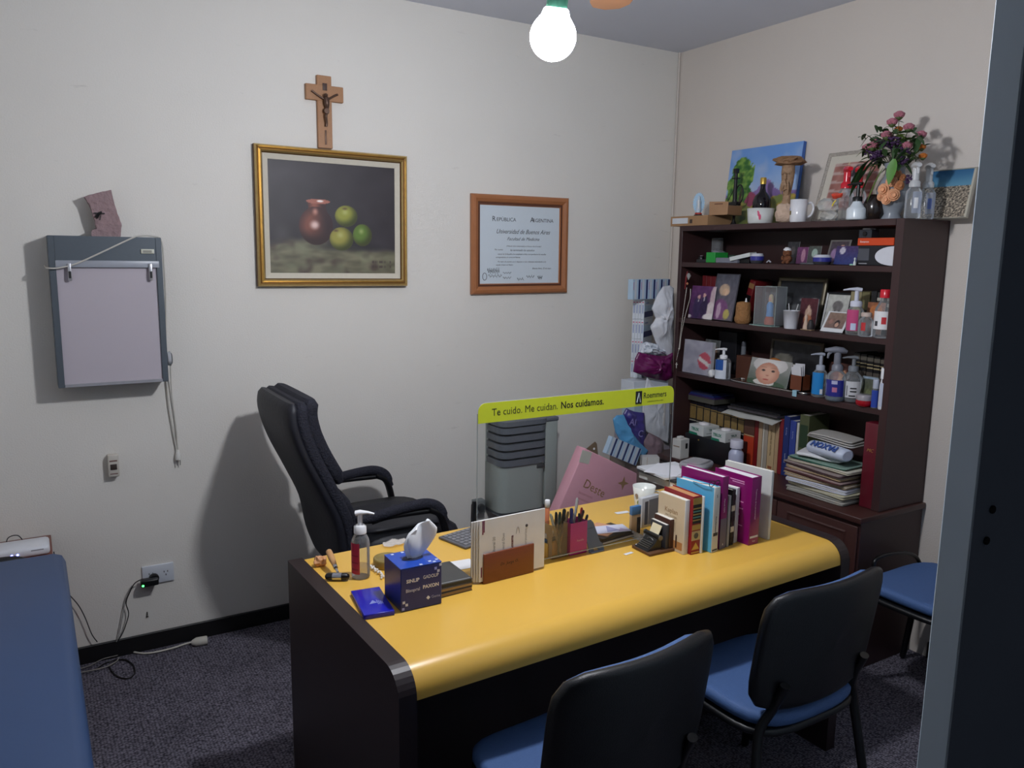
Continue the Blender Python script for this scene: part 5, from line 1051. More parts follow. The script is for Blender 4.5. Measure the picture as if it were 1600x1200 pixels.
p = SP(1335, 415, -.29, Z1); MB().lathe([(.006, 0), (.005, .012), (.002, .02), (.0045, .027), (.001, .032)], C(206, 216, 210), 12).lathe([(.008, 0), (.009, .004), (.002, .006)], C(150, 200, 180), 10, c=(0, .014, 0)).build('angel_figurine', T=Tr(p), label='tiny white and mint figurine in front of the blue card on the first shelf', cat='figurine')
p = SP(1278, 408, -.17, Z1); box_at('flat_tray', 'flat grey dish under the small photos on the first shelf', 'dish', (1250, 411, 1272, 413.5), -.25, Z1, .03, C(90, 92, 96))
ybx = span(1340, 383, 1401, 415, -.2)
box_at('black_gift_box', 'large black printed carton at the right end of the first shelf', 'box', (1340, 383.5, 1401, 415), -.27, Z1, .2, C(26, 27, 34, rough=.35), extra=lambda b, w_, h_: (b.box(-.0006, 0, w_/2-.052, w_/2-.002, .02, h_-.012, C(76, 78, 86)), b.box(-.0006, 0, w_/2-.045, w_/2-.008, .006, .01, C(150, 150, 156))))
zz = Z1+span(1340, 383.5, 1401, 415, -.27)[2]
box_at('orange_carton', 'orange and red carton on top of the large black carton', 'box', (1340, 371, 1397, 383), -.268, zz+.0003, .19, mat('orange carton', (206, 72, 30), rough=.35), extra=lambda b, w_, h_: b.text('Sonaron', .012, WHT, SIDE(w_/2-.032, h_*.5)))
zz2 = zz+.0006+span(1340, 371, 1397, 383, -.268)[2]
box_at('small_camera', 'small dark camera-like device with a white top on the orange carton', 'camera', (1342, 358, 1362, 371), -.26, zz2, .05, C(40, 44, 52), extra=lambda b, w_, h_: (b.cyl(.01, 0, .006, BLK, 16, T=Tr(0, 0, h_*.5) @ Ry(-PI/2)), b.box(.005, .045, -w_*.3, w_*.3, h_, h_+.006, WHT, .002)))
y, w_, h_ = span(1367, 384, 1402, 415, -.285); o = [(w_/2, 0), (w_/2, h_)]+[(w_/2-w_*math.sin(a)**.8*1.0, h_*.5+h_*.5*math.cos(a)) for a in [PI*k/14 for k in range(1, 14)]]+[(w_/2, 0)]
MB().prism(o[:-1], 0, .003, C(206, 208, 216), T=XY2RIGHT).build('oval_plaque', T=Tr(-.285, y, Z1) @ Ry(.08), label='white half-oval plaque leaning on the black carton, first shelf', cat='plaque')
# ------------------------------------------------------------------ second shelf
p = SP(1075, 445, -.322, 1.6); b = MB()
pa = [U(x, y, 0, -.322) for x, y in ((1073, 450), (1070, 470), (1066, 500), (1063, 525), (1061, 545))]; pb_ = [U(x, y, 0, -.326) for x, y in ((1079, 452), (1078, 466), (1071, 492), (1065, 520), (1062, 545))]
ROS = thing('rosary', 'white bead rosary hanging from the left edge of the second shelf', 'rosary', Tr(pa[0]))
PB = C(222, 218, 206, rough=.3); iR = Tr(-pa[0])
for nm, pts, n_ in (('bead_strand', pa, 36), ('bead_strand', pb_, 36)):
    b = MB(); cv_ = bez(pts, 12); b.tube(cv_, .0008, PB, 4, T=iR)
    for k in range(len(cv_)): b.lathe([(0, -.0026), (.0026, 0), (0, .0026)], PB, 7, c=tuple(cv_[k]), T=iR)
    b.build(nm, ROS)
b = MB(); e0 = U(1061, 545, 0, -.324); e1_ = U(1057, 562, 0, -.324); 
for k in range(8): q = e0.lerp(e1_, k/7); b.lathe([(0, -.0026), (.0026, 0), (0, .0026)], PB, 7, c=tuple(q), T=iR)
b.lathe([(0, -.005), (.005, 0), (0, .005)], PB, 10, c=tuple(e0), T=iR); b.build('drop', ROS)
b = MB(); q = U(1057, 570, 0, -.324)-pa[0]; b.box(q.x-.001, q.x+.001, q.y-.0015, q.y+.0015, q.z-.018, q.z+.012, PB); b.box(q.x-.001, q.x+.001, q.y-.009, q.y+.009, q.z+.001, q.z+.004, PB); b.build('cross', ROS)
t = thing('hanging_ornament', 'red ribbon ornament with a crystal drop hanging above the rosary', 'ornament', Tr(U(1074, 424, 0, -.318))); q0 = U(1074, 424, 0, -.318)
b = MB(); b.tube([(0, 0, 0), (0, .006, -.03), (0, .012, -.09)], [.003, .006, .004], mat('dark red ribbon', (120, 24, 30), rough=.6), 6, flat=.4); b.build('ribbon', t)
b = MB(); q = U(1076, 431, 0, -.32)-q0; b.lathe([(0, -.022), (.011, 0), (.006, .012), (0, .014)], GL, 8, c=tuple(q)); q = U(1074, 443, 0, -.32)-q0; b.lathe([(0, -.008), (.007, 0), (0, .007)], C(190, 130, 90), 10, c=tuple(q)); b.build('crystal_drop', t)
WED = sil((96, 50, 100), (70, 38, 84), [(.95, .62, .14, .4, (196, 172, 178)), (.88, .3, .16, .24, (214, 200, 200)), (.32, .34, .17, .34, (52, 34, 76)), (.6, .38, .15, .36, (44, 28, 66)), (.35, .66, .055, .065, (206, 160, 156)), (.57, .72, .055, .065, (214, 168, 160)), (.36, .55, .018, .06, (200, 190, 200)), (.58, .6, .018, .06, (200, 190, 200)), (.9, .06, .3, .12, (224, 216, 214)), (.04, .05, .08, .06, (200, 190, 190))])
leanpic('wedding_photo', 'magenta-tinted photo of two suited people, leftmost on the second shelf', 'photo', (1076, 447, 1113, 498), -.275, Z2, WED, lean=.14, th=.003, nx=26, ny=34)
b0 = box_at
for k in range(3): b0('red_booklet', ['small red booklet, left of three behind the magenta photo', 'small red booklet, middle of three behind the magenta photo', 'small red booklet, right of three behind the magenta photo'][k], 'booklet', (1096+k*7, 432, 1102.5+k*7, 498), -.19, Z2, .1, C(112, 26, 32, rough=.5), group='small red booklets behind the magenta photo')
leanpic('tall_photo_stand', 'tall grey acrylic photo stand with a flower print and a photo below', 'photo stand', (1110, 430, 1145, 503), -.265, Z2, sil((84, 86, 98), (104, 96, 106), [(.42, .66, .24, .13, (190, 164, 140)), (.5, .62, .16, .08, (214, 180, 150)), (.36, .22, .36, .24, (120, 74, 118)), (.3, .2, .1, .18, (190, 160, 180)), (.68, .13, .14, .11, (186, 172, 96))]), C(92, 92, 100, rough=.3), .18, .006, .003, 26, 40)
b = thing('leaning_red_book', 'tall dark red book leaning left behind the woven figure', 'book', Tr(SP(1152, 503, -.16, Z2+.0105)) @ Rx(.28)); RB = C(110, 22, 28, rough=.45)
MB().box(0, .13, -.036, 0, 0, .205, RB, .003).build('cover', b); k = MB(); k.box(-.001, .001, -.034, -.002, .09, .13, BLK); k.box(-.001, .001, -.034, -.002, .165, .19, C(150, 110, 70)); k.build('spine_label', b)
b.location.y -= .012
p = SP(1160, 505, -.27, Z2); r_ = 12*mpp(p); WV = mat('woven straw', (150, 106, 62), rough=.8, var=.35, vs=90, bump=.8, bs=90); t = thing('woven_basket_doll', 'small woven straw basket figure with a tiny white top on the second shelf', 'figurine', Tr(p))
MB().lathe([(r_*.8, 0), (r_*1.05, .012), (r_*1.08, .026), (r_*.95, .04), (r_*.95, .08), (r_*.85, .1), (r_*.3, .105)], WV, 20).build('basket', t); MB().lathe([(.004, .1), (.006, .106), (.003, .112), (.004, .117), (.001, .122)], WHT, 10, c=(0, -.015, 0)).build('dove', t)
# clear case with figurine on doily
p = SP(1194, 510, -.265, Z2); b = MB(); o = [((.062+.006*math.cos(k*PI))*math.cos(2*PI*k/28), (.078+.006*math.cos(k*PI))*math.sin(2*PI*k/28)) for k in range(28)]
b.prism([(x*.66, y) for x, y in o], 0, .0012, C(170, 200, 192, rough=.9)); b.build('doily', T=Tr(p), label='pale mint scalloped doily under the clear case', cat='doily')
y, w_, h_ = span(1178, 446, 1211, 507, -.285); t = thing('figurine_case', 'clear acrylic case holding a small veiled figurine in blue', 'display case', Tr(-.245, y, Z2+.0014))
b = MB(); g_ = CLR; d_ = .035
b.box(-d_, -d_+.0012, -w_/2, w_/2, 0, h_, g_); b.box(d_-.0012, d_, -w_/2, w_/2, 0, h_, g_); b.box(-d_, d_, w_/2-.0012, w_/2, 0, h_, g_); b.box(-d_, d_, -w_/2, -w_/2+.0012, 0, h_, g_); b.box(-d_, d_, -w_/2, w_/2, h_-.0012, h_, g_)
EG = clear('case edge', (.7, .78, .76), .5)
for sx in (-1, 1):
    for sy in (-1, 1): b.box(sx*d_-.001, sx*d_+.001, sy*w_/2-.001, sy*w_/2+.001, 0, h_, EG)
    b.box(sx*d_-.001, sx*d_+.001, -w_/2, w_/2, h_-.001, h_+.001, EG)
b.box(-d_, d_, -w_/2, w_/2, 0, .003, C(70, 110, 104)); b.build('case', t)
f = thing('religious_figurine', 'veiled figurine in a blue dress inside the clear case', 'figurine', Tr(-.245, y, Z2+.0045)); 
MB().lathe([(.022, 0), (.024, .012), (.02, .03), (.012, .04)], C(176, 84, 60), 16).build('base', f); MB().lathe([(.017, .038), (.015, .06), (.016, .09), (.01, .104), (.005, .108)], mat('blue glazed dress', (92, 142, 196), rough=.4), 16).build('dress', f)
MB().lathe([(.001, .104), (.008, .11), (.009, .12), (.006, .13), (.001, .134)], C(*SKIN), 14).build('head', f); MB().lathe([(.011, .1), (.0115, .12), (.009, .136), (.001, .142)], C(206, 186, 150), 14, c=(.004, 0, 0)).build('veil', f)
# big frame behind
DKF = mat('dark bronze frame', (92, 84, 66), rough=.35, metal=.4, var=.2)
leanpic('large_dark_frame', 'large bronze-framed dark photo standing at the back of the second shelf', 'picture frame', (1207, 431, 1283, 506), -.15, Z2, sil((22, 24, 30), (66, 68, 70), [(.2, .5, .13, .1, (120, 122, 126)), (.55, .55, .05, .04, (110, 110, 114)), (.62, .3, .4, .14, (86, 88, 90)), (.85, .5, .12, .1, (150, 146, 140))]), DKF, .16, .012, .018, 34, 34)
p = SP(1235, 514, -.28, Z2); r_ = 12.5*mpp(p); h_ = U(1235, 485, 0, -.28).z-Z2; t = thing('white_cup', 'white plastic cup holding two white spoons on the second shelf', 'cup', Tr(p))
MB().lathe([(r_*.74, 0), (r_*.78, .003), (r_, h_), (r_*1.04, h_), (r_*.95, h_-.002), (r_*.72, .005), (.001, .005)], C(218, 220, 228, rough=.3), 26).build('cup', t)
for k, (dy, dz) in enumerate(((.022, .05), (-.03, .05))): MB().tube([(.0, dy*.2, .02), (.004, dy, h_+.03)], .0025, C(206, 206, 206), 6, flat=.5).build('spoon', t)
leanpic('holy_card', 'maroon card with a pale robed figure right of the white cup', 'card', (1248, 463, 1275, 510), -.225, Z2, sil((84, 30, 40), (60, 26, 34), [(.5, .5, .2, .2, (190, 160, 140)), (.5, .3, .24, .16, (170, 110, 80)), (.5, .7, .08, .08, (200, 170, 150))]), lean=.1, th=.002, stand_=False)
p = SP(1262, 514, -.275, Z2); t = thing('robed_figurine', 'small cream and dark robed figurine pair before the maroon card', 'figurine', Tr(p)); MB().box(-.012, .012, -.028, .03, 0, .004, C(150, 124, 96), .001).build('base', t)
MB().lathe([(.013, .004), (.011, .02), (.006, .045), (.007, .06), (.002, .068)], C(196, 170, 150), 12, c=(0, .012, 0)).build('standing_figure', t); MB().lathe([(.014, .004), (.015, .02), (.01, .04), (.006, .046)], C(40, 34, 36), 12, c=(0, -.014, 0)).build('seated_figure', t)
leanpic('portrait_frame', 'black-framed black and white portrait photo on the second shelf', 'picture frame', (1283, 453, 1324, 512), -.19, Z2, sil((196, 196, 190), (170, 170, 166), [(.5, .1, .4, .16, (84, 84, 90)), (.5, .46, .22, .3, (158, 154, 150)), (.5, .66, .24, .16, (112, 108, 108)), (.4, .5, .05, .03, (80, 78, 80)), (.6, .5, .05, .03, (80, 78, 80))]), C(34, 34, 38, rough=.3), .2, .01, .011, 26, 34)
leanpic('polaroid', 'white-bordered instant photo leaning low in front of the portrait', 'photo', (1282, 488, 1317, 519), -.283, Z2, lambda u, v: (212, 214, 216) if u < .07 or u > .93 or v > .94 or v < .2 else sil((140, 116, 100), (110, 84, 80), [(.6, .4, .12, .2, (40, 30, 34)), (.6, .36, .08, .12, (190, 150, 130)), (.3, .5, .1, .12, (150, 110, 100))])(u, v), lean=.55, th=.0015, stand_=False, nx=30, ny=30)
p = SP(1334, 523, -.265, Z2); bottle('sanitizer_bottle', 'clear pump bottle with a pink label on the second shelf', Tr(p) @ Rz(2.4), 13*mpp(p), U(1334, 450, 0, -.265).z-Z2, CLRD, lab=(.15, .85, mat('pink gel label', (190, 70, 120), rough=.35), .2, 1.7, [(.17, .4, C(190, 200, 225), .9, 1.5)]), topm=C(206, 208, 222), htop=.36, neck=.5)
p = SP(1351, 530, -.29, Z2); t = bottle('perfume_bottle', 'small square glass bottle with a red seal at the right of the second shelf', Tr(p) @ Rz(2.4), 11*mpp(p), U(1351, 488, 0, -.29).z-Z2, CLRD, top='cap', topm=C(190, 170, 160), htop=.15, neck=.5, lab=(.3, .7, mat('red seal', (190, 44, 48), rough=.4), .7, 1.3))
p = SP(1378, 531, -.28, Z2); bottle('alcohol_bottle', 'clear bottle with a red cap and white label, right end of the second shelf', Tr(p) @ Rz(2.4), 13.8*mpp(p), U(1380, 452, 0, -.28).z-Z2, CLRD, top='cap', topm=REDP, htop=.16, neck=.42, shoulder=.66, lab=(.22, .66, WHT, -.2, 1.9, [(.35, .52, C(190, 40, 50), 1.1, 1.6), (.3, .42, C(60, 60, 66), .3, .7)]))
leanpic('eye_photo', 'brown close-up photo behind the small square bottle', 'photo', (1350, 470, 1378, 520), -.2, Z2, sil((150, 92, 60), (120, 84, 70), [(.5, .75, .35, .18, (190, 116, 66)), (.6, .38, .2, .06, (34, 26, 30)), (.6, .3, .3, .08, (170, 130, 116))]), lean=.16, th=.002, stand_=False)
for bx, c_, lb, bands in (((1328, 446, 1345, 510), (150, 140, 106), 'beige book at the back right of the second shelf', 0), ((1346, 443, 1358, 508), (112, 106, 70), 'olive and black bound volume at the back of the second shelf', 1), ((1360, 440, 1369, 508), (24, 24, 26), 'narrow black volume behind the red-capped bottle', 0), ((1370, 441, 1380, 508), (60, 58, 54), 'black and white banded volume behind the red-capped bottle', 2), ((1386, 442, 1394, 510), (80, 78, 70), 'banded grey volume at the far right of the second shelf', 2)):
    b0('shelf_book', lb, 'book', bx, -.17, Z2, .14, C(*c_, rough=.5), extra=(lambda b, w_, h_, k=bands: [b.box(-.0008, 0, -w_/2, w_/2, h_*z, h_*(z+.07), (C(26, 24, 24) if k == 1 else C(176, 172, 160))) for z in ((.5, .35) if k == 1 else (.8, .66))] if k else None), group='bound volumes at the back right of the second shelf')
# ------------------------------------------------------------------ third shelf
y, w_, h_ = span(1067, 532, 1111, 584, -.285); t = thing('photo_album', 'clear photo album with a red and white picture, left on the third shelf', 'album', onright((-.285, y, Z3+.0022)) @ Rx(-.06))
MB().pic(w_, h_, lambda u, v: (190, 60, 84) if (ell(u, v, .75, .42, .22, .26) < 1 and abs((v-.42)+.5*(u-.7)) > .06) else ((214, 210, 206) if ell(u, v, .75, .42, .2, .24) < 1 else mix((176, 172, 184), (150, 148, 162), .5+fbm(u, v, 4, 5))), 30, 34, T=Tr(0, h_/2, .0002)).build('cover_picture', t)
MB().box(-w_/2, w_/2, 0, h_, -.022, -.0005, C(196, 196, 200, rough=.3), .002, seg=1).build('pages', t); MB().box(-w_/2-.001, w_/2+.001, 0, h_+.001, -.0005, .0012, CLR).build('sleeve', t)
b = MB(); b.pad(.034, .04, .03, WHT, e=3, n=12, fn=lambda x, y, z: (x+.004*noise.noise(Vector((x*90, y*90, z*90))), y, z), T=Tr(0, 0, .022) @ Rx(1.2)); b.build('crumpled_paper', T=Tr(SP(1112, 588, -.30, Z3)), label='crumpled white tissue beside the photo album', cat='paper')
p = SP(1129, 590, -.28, Z3); bottle('sanitizer_bottle', 'clear pump bottle with a blue shield label on the third shelf', Tr(p) @ Rz(2.4), 12*mpp(p), U(1129, 544, 0, -.28).z-Z3, CLRD, sx=1.0, lab=(.05, .93, C(210, 216, 226), -.2, 1.9, [(.45, .93, mat('blue shield', (34, 84, 160), rough=.3), .2, 1.5)]), htop=.3, neck=.36, shoulder=.8)
leanpic('grey_portrait', 'pale grey photo of a person at the back of the third shelf', 'photo', (1099, 513, 1122, 562), -.14, Z3, sil((100, 104, 104), (110, 90, 80), [(.7, .5, .2, .3, (150, 120, 100)), (.3, .5, .2, .5, (120, 124, 124))]), lean=.1, th=.002, stand_=False)
p = SP(1161, 562, -.13, Z3); MB().lathe([(.012, 0), (.012, .17), (.009, .18)], C(70, 72, 80, rough=.2), 14).lathe([(.0121, .1), (.0121, .155)], C(120, 124, 130, rough=.2), 14, cap=False).build('tall_candle', T=Tr(p), label='tall grey candle at the back of the third shelf', cat='candle')
b0('wooden_box', 'small brown wooden box behind the silver tray', 'box', (1150, 553, 1172, 590), -.2, Z3, .06, C(84, 48, 34))
b0('black_case', 'dark case standing behind the blue-labelled bottle', 'case', (1122, 515, 1150, 580), -.11, Z3, .06, C(28, 28, 34))
# tray
y, w_, h_ = span(1142, 590, 1266, 606, -.27); TRY = mat('polished steel tray', (190, 190, 186), metal=1, rough=.22)
b = MB(); b.pad(w_, .11, .003, TRY, e=6, n=44, T=Tr(0, 0, .002) @ Rz(0)); o = []; 
for k in range(44):
    a = 2*PI*k/44; e = 6; rr = (abs(math.cos(a))**e+abs(math.sin(a))**e)**(-1/e); o.append((math.cos(a)*rr*w_/2, math.sin(a)*rr*.055, .006))
b.tube(o, .003, TRY, 6, close=True); b.build('silver_tray', T=Tr(-.245, y, Z3) @ Rz(PI/2), label='polished metal tray under the baby photo on the third shelf', cat='tray')
ZT = Z3+.0042
def baby(u, v):
    c = mix((150, 150, 146), (96, 104, 96), sst(.9, .2, v)+.3*fbm(u, v, 3, 1))
    if ell(u, v, .5, .78, .42, .34) < 1 and v > .5: c = mix((222, 218, 214), (196, 192, 190), sst(.2, 1, ell(u, v, .5, .78, .42, .34)))
    if ell(u, v, .4, .02, .55, .2) < 1: c = (62, 84, 64)
    if ell(u, v, .42, .1, .26, .12) < 1: c = (206, 202, 196)
    e = ell(u, v, .47, .46, .29, .42)
    if e < 1:
        c = mix((214, 166, 142), (190, 134, 112), sst(.4, 1, e)); c = mix(c, (222, 150, 130), sst(1, 0, ell(u, v, .33, .33, .1, .12))*.4)
        for cx in (.36, .6): c = mix(c, (40, 32, 34), sst(1, .6, ell(u, v, cx, .56, .055, .045))); c = mix(c, (140, 96, 76), .6*sst(1, .7, ell(u, v, cx, .68, .08, .015)))
        c = mix(c, (176, 70, 66), sst(1, .6, ell(u, v, .46, .22, .09, .035))); c = mix(c, (180, 118, 98), sst(1, .5, ell(u, v, .48, .38, .05, .03)))
        if e > .97 and v > .6: c = (200, 196, 194)
    return c
leanpic('baby_photo', 'photo of a baby in a white hat leaning on the tray on the third shelf', 'photo', (1167, 562, 1230, 602), -.275, ZT, baby, lean=.25, th=.0025, nx=60, ny=44)
p = SP(1209, 575, -.16, Z3); AMB = mat('amber ceramic', (160, 96, 40), rough=.35, var=.3, vs=50); t = thing('arched_ornament', 'amber brown arched ornament rising behind the baby photo', 'ornament', Tr(-.225, SP(1209, 590, -.225, 0).y, ZT))
MB().tube([(0, .052*math.cos(a), .075+.046*math.sin(a)) for a in [PI*k/14 for k in range(15)]], .009, AMB, 10).tube([(0, .052, .075), (0, .052, 0)], .009, AMB, 10).tube([(0, -.052, .075), (0, -.052, 0)], .009, AMB, 10).build('arch', t); MB().box(-.008, .008, -.028, .028, .0, .085, C(190, 188, 184), .004).build('panel', t)
b = thing('card_box', 'brown wooden box of white cards right of the baby photo', 'box', Tr(-.262, SP(1243, 604, -.262, 0).y, ZT)); b_ = MB(); BWD = C(110, 58, 36, rough=.4)
b_.box(0, .06, -.034, .034, 0, .005, BWD); b_.box(0, .005, -.034, .034, 0, .07, BWD); b_.box(.055, .06, -.034, .034, 0, .07, BWD); b_.box(0, .06, -.034, -.03, 0, .07, BWD); b_.box(0, .06, .03, .034, 0, .07, BWD); b_.build('box', b)
for k in range(3): MB().box(.012+k*.012, .0135+k*.012, -.026, .026, .006, .108+.006*k, C(212, 212, 216), T=Tr(0, .004*k, 0) @ Rx(-.14+.05*k)).build('card', b)
leanpic('large_wooden_frame', 'large grey-brown framed dark picture at the back of the third shelf', 'picture frame', (1200, 529, 1282, 598), -.11, Z3, sil((40, 40, 44), (30, 30, 34), [(.25, .55, .2, .15, (120, 116, 106)), (.7, .35, .25, .3, (20, 20, 24))]), C(88, 78, 66), .08, .012, .014, 24, 24)
leanpic('cream_card', 'cream card with a dark mark standing behind the amber arch', 'card', (1222, 540, 1242, 575), -.165, Z3, sil((160, 156, 144), (150, 148, 136), [(.5, .6, .05, .2, (60, 60, 60))]), lean=.12, th=.0015, stand_=False)
p = SP(1240, 614, -.315, Z3); MB().box(-.001, .0, -.012, .012, -.012, .014, C(150, 190, 206), .0005, seg=1).box(-.001, .02, -.012, .012, .014, .015, C(150, 190, 206)).build('price_tag', T=Tr(-.309, p.y, Z3-.0005+.0), label='small pale blue tag stuck on the front edge of the third shelf', cat='tag')
def shb(px0, px1, pyt, pyb, x, Z, name, label, **k):
    p = SP((px0+px1)/2, pyb, x, Z); return bottle(name, label, Tr(p) @ Rz(2.4), (px1-px0)/2*mpp(p), U((px0+px1)/2, pyt, 0, x).z-Z, k.pop('body', CLRD), **k)
CYAN = mat('bright cyan gel label', (34, 130, 200), rough=.3); NVL = mat('navy bottle label', (40, 44, 130), rough=.3)
shb(1268, 1290, 551, 617, -.27, Z3, 'pump_bottle', 'pump bottle with a bright cyan label on the third shelf', topm=C(160, 166, 180), lab=(.1, .88, CYAN, -.1, 1.9, [(.12, .3, WHT, 1.5, 1.85)]), htop=.36, neck=.45, shoulder=.78)
shb(1290, 1319, 543, 625, -.29, Z3, 'spray_bottle', 'spray bottle with a navy label and grey trigger head on the third shelf', top='spray', topm=C(120, 122, 132, rough=.4), lab=(.16, .68, NVL, -.4, 2.2, [(.55, .66, C(180, 180, 210), .9, 1.5), (.3, .45, C(180, 110, 140), 1.0, 1.5), (.25, .55, C(150, 150, 190), .1, .25)]), liquid=(clear('blue liquid', (.35, .55, .7), .3), .14), htop=.4, neck=.42)
shb(1314, 1345, 556, 626, -.235, Z3, 'round_bottle', 'round clear bottle with a large white label on the third shelf', topm=C(120, 124, 130), lab=(.14, .66, C(206, 206, 210), -.4, 2.2, [(.42, .46, BLK, 1.2, 1.8), (.32, .36, BLK, 1.2, 1.8), (.18, .22, BLK, 1.1, 1.7), (.2, .52, C(110, 110, 116), .85, .95)]), htop=.3, neck=.36, shoulder=.68)
p = SP(1350, 634, -.295, Z3); t = thing('red_jar', 'low red jar with a ribbed clear lid at the right of the third shelf', 'jar', Tr(p)); r_ = 13*mpp(p)
MB().lathe([(r_*.7, 0), (r_*.95, .006), (r_, .015), (r_*.95, .026)], mat('red gel', (160, 16, 30), rough=.2), 24).build('jar', t); MB().lathe([(r_*.97, .026), (r_*.97, .044), (r_*.9, .047), (.001, .047)], C(150, 144, 148, rough=.3), 24).build('lid', t)
shb(1360.5, 1371, 592, 637, -.3, Z3, 'small_spray', 'small slim bottle with a blue label beside the red jar', top='cap', topm=C(170, 176, 190), lab=(.05, .9, mat('cobalt label', (44, 70, 160), rough=.3), -.6, 2.4), htop=.3, neck=.6)
shb(1371.5, 1381.5, 574, 639, -.3, Z3, 'white_tube', 'tall white bottle at the very right of the third shelf', body=C(214, 214, 220, rough=.35), top='cap', topm=WHT, htop=.25, neck=.62, lab=(.1, .85, C(190, 196, 214), .4, 1.6))
leanpic('bottle_photo', 'colour photo of a child partly hidden behind the spray bottle', 'photo', (1293, 562, 1327, 612), -.18, Z3, sil((110, 60, 50), (90, 50, 60), [(.6, .55, .25, .25, (206, 150, 116)), (.25, .6, .2, .2, (150, 90, 80)), (.85, .62, .08, .1, (230, 226, 220))]), lean=.14, th=.002, stand_=False)
leanpic('landscape_photo', 'greenish landscape photo right of the white-labelled bottle', 'photo', (1345, 572, 1370, 612), -.21, Z3, sil((80, 84, 76), (90, 96, 60), [(.5, .95, .5, .05, (150, 170, 190)), (.5, .1, .3, .12, (140, 60, 60)), (.5, .3, .2, .2, (110, 116, 80))]), lean=.12, th=.002, stand_=False)
for k in range(5):
    b0('gilt_volume', 'black gilt-banded volume at the back of the third shelf, %s of five' % ['leftmost', 'second', 'middle', 'fourth', 'rightmost'][k], 'book', (1333+k*10.5, 541+k*1.2, 1342.5+k*10.5, 612+k), -.15, Z3, .12, C(22, 20, 22, rough=.4), extra=lambda b, w_, h_: (b.box(-.0008, 0, -w_/2, w_/2, h_*.42, h_*.62, C(84, 76, 68)), b.box(-.0008, 0, -w_/2, w_/2, h_*.7, h_*.73, C(176, 160, 120)), b.box(-.0008, 0, -w_/2, w_/2, h_*.78, h_*.8, C(176, 160, 120)), b.box(-.0008, 0, -w_/2, w_/2, h_*.86, h_*.95, C(96, 90, 80))), group='gilt-banded black volumes on the third shelf')
# ------------------------------------------------------------------ lower compartment
NV = mat('black encyclopedia binding', (24, 24, 34), rough=.4); GP_ = mat('gilt leather panel', (136, 112, 66), rough=.45, var=.25, vs=60)
ords = ['leftmost', 'second', 'third', 'fourth', 'fifth', 'sixth', 'seventh', 'rightmost']
for k in range(8):
    x0 = 1077+k*10.65; h0 = 626+k*3.0
    b0('encyclopedia_volume', '%s of the eight black encyclopedia volumes with gilt panels' % ords[k], 'book', (x0, h0, x0+10.0, h0+76), -.2, Z4, .15, NV, extra=lambda b, w_, h_: (b.box(-.001, 0, -w_*.45, w_*.45, h_*.63, h_*.88, GP_), b.box(-.001, 0, -w_*.5, w_*.5, h_*.9, h_*.915, GLD), b.box(-.001, 0, -w_*.5, w_*.5, h_*.58, h_*.6, C(170, 166, 150)), b.box(-.001, 0, -w_*.5, w_*.5, h_*.36, h_*.37, C(150, 140, 110))), group='black encyclopedia volumes with gilt panels')
hE = span(1075+81, 626+22, 1075+92, 626+98, -.2)[2]; zE = Z4+span(1075, 626, 1086, 702, -.2)[2]; zE2 = zE+.001
yE0 = span(1075, 626, 1086, 702, -.2)[0]; yE1 = span(1156, 648, 1167, 724, -.2)[0]
for k, (c_, h_, w_, dy, lb) in enumerate((((84, 82, 74), .026, .19, .0, 'thick grey-beige book lying on the encyclopedias'), ((54, 36, 84), .008, .19, .0, 'thin purple book lying on the grey-beige one'), ((34, 46, 104), .009, .17, .01, 'blue magazine on the flat pile at the left of the lower shelf'), ((30, 34, 60), .007, .15, .018, 'dark blue magazine topmost of the flat pile at the left of the lower shelf'))):
    MB().box(-.02, .13, -w_, 0, 0, h_, C(*c_, rough=.4), .001, seg=1).build('flat_book', T=Tr(-.2, yE0+.015-dy, zE2) @ Rz(.01*k), label=lb, cat='book', group='flat books lying on the encyclopedias'); zE2 += h_+.0003
# flat black folders + drooping paper
yA = SP(1133, 645, -.25, 0).y; yB_ = SP(1212, 652, -.25, 0).y; wA = abs(yA-yB_)
zF = Z4+.30; 
hb_ = U(1172, 650, 0, -.24).z
b = MB(); vs = []; N_ = 14
for i in range(N_+1):
    f = i/N_; x = -.06-.2*f-.03*max(0, f-.7); z = hb_+.012-.035*max(0, f-.62)**1.0*1.6
    for j in range(9): vs.append((x, yA+.012-(wA+.01)*j/8, z+.003*math.sin(j*1.4)*f))
n1 = len(vs); b.add(vs, [(i*9+j, i*9+j+1, i*9+j+10, i*9+j+9) for i in range(N_) for j in range(8)], C(196, 196, 190, rough=.8), True)
b.add([(x, y, z-.0012) for x, y, z in vs], [(i*9+j, i*9+j+9, i*9+j+10, i*9+j+1) for i in range(N_) for j in range(8)], C(190, 190, 186, rough=.8), True)
b.build('drooping_paper', label='white paper sheet drooping over the row of books in the lower shelf', cat='paper')
for k, (c_, h_) in enumerate((((70, 66, 70), .009), ((24, 24, 28), .01))):
    b0_ = MB().box(-.24+.02*k, -.07, yB_+.0, yA-.004, 0, h_, C(*c_, rough=.35), .001, seg=1).build('black_folder', T=Tr(0, 0, hb_+.0165+k*.0095), label=('grey folder on the drooping white paper', 'black folder topmost above the row of books')[k], cat='folder')
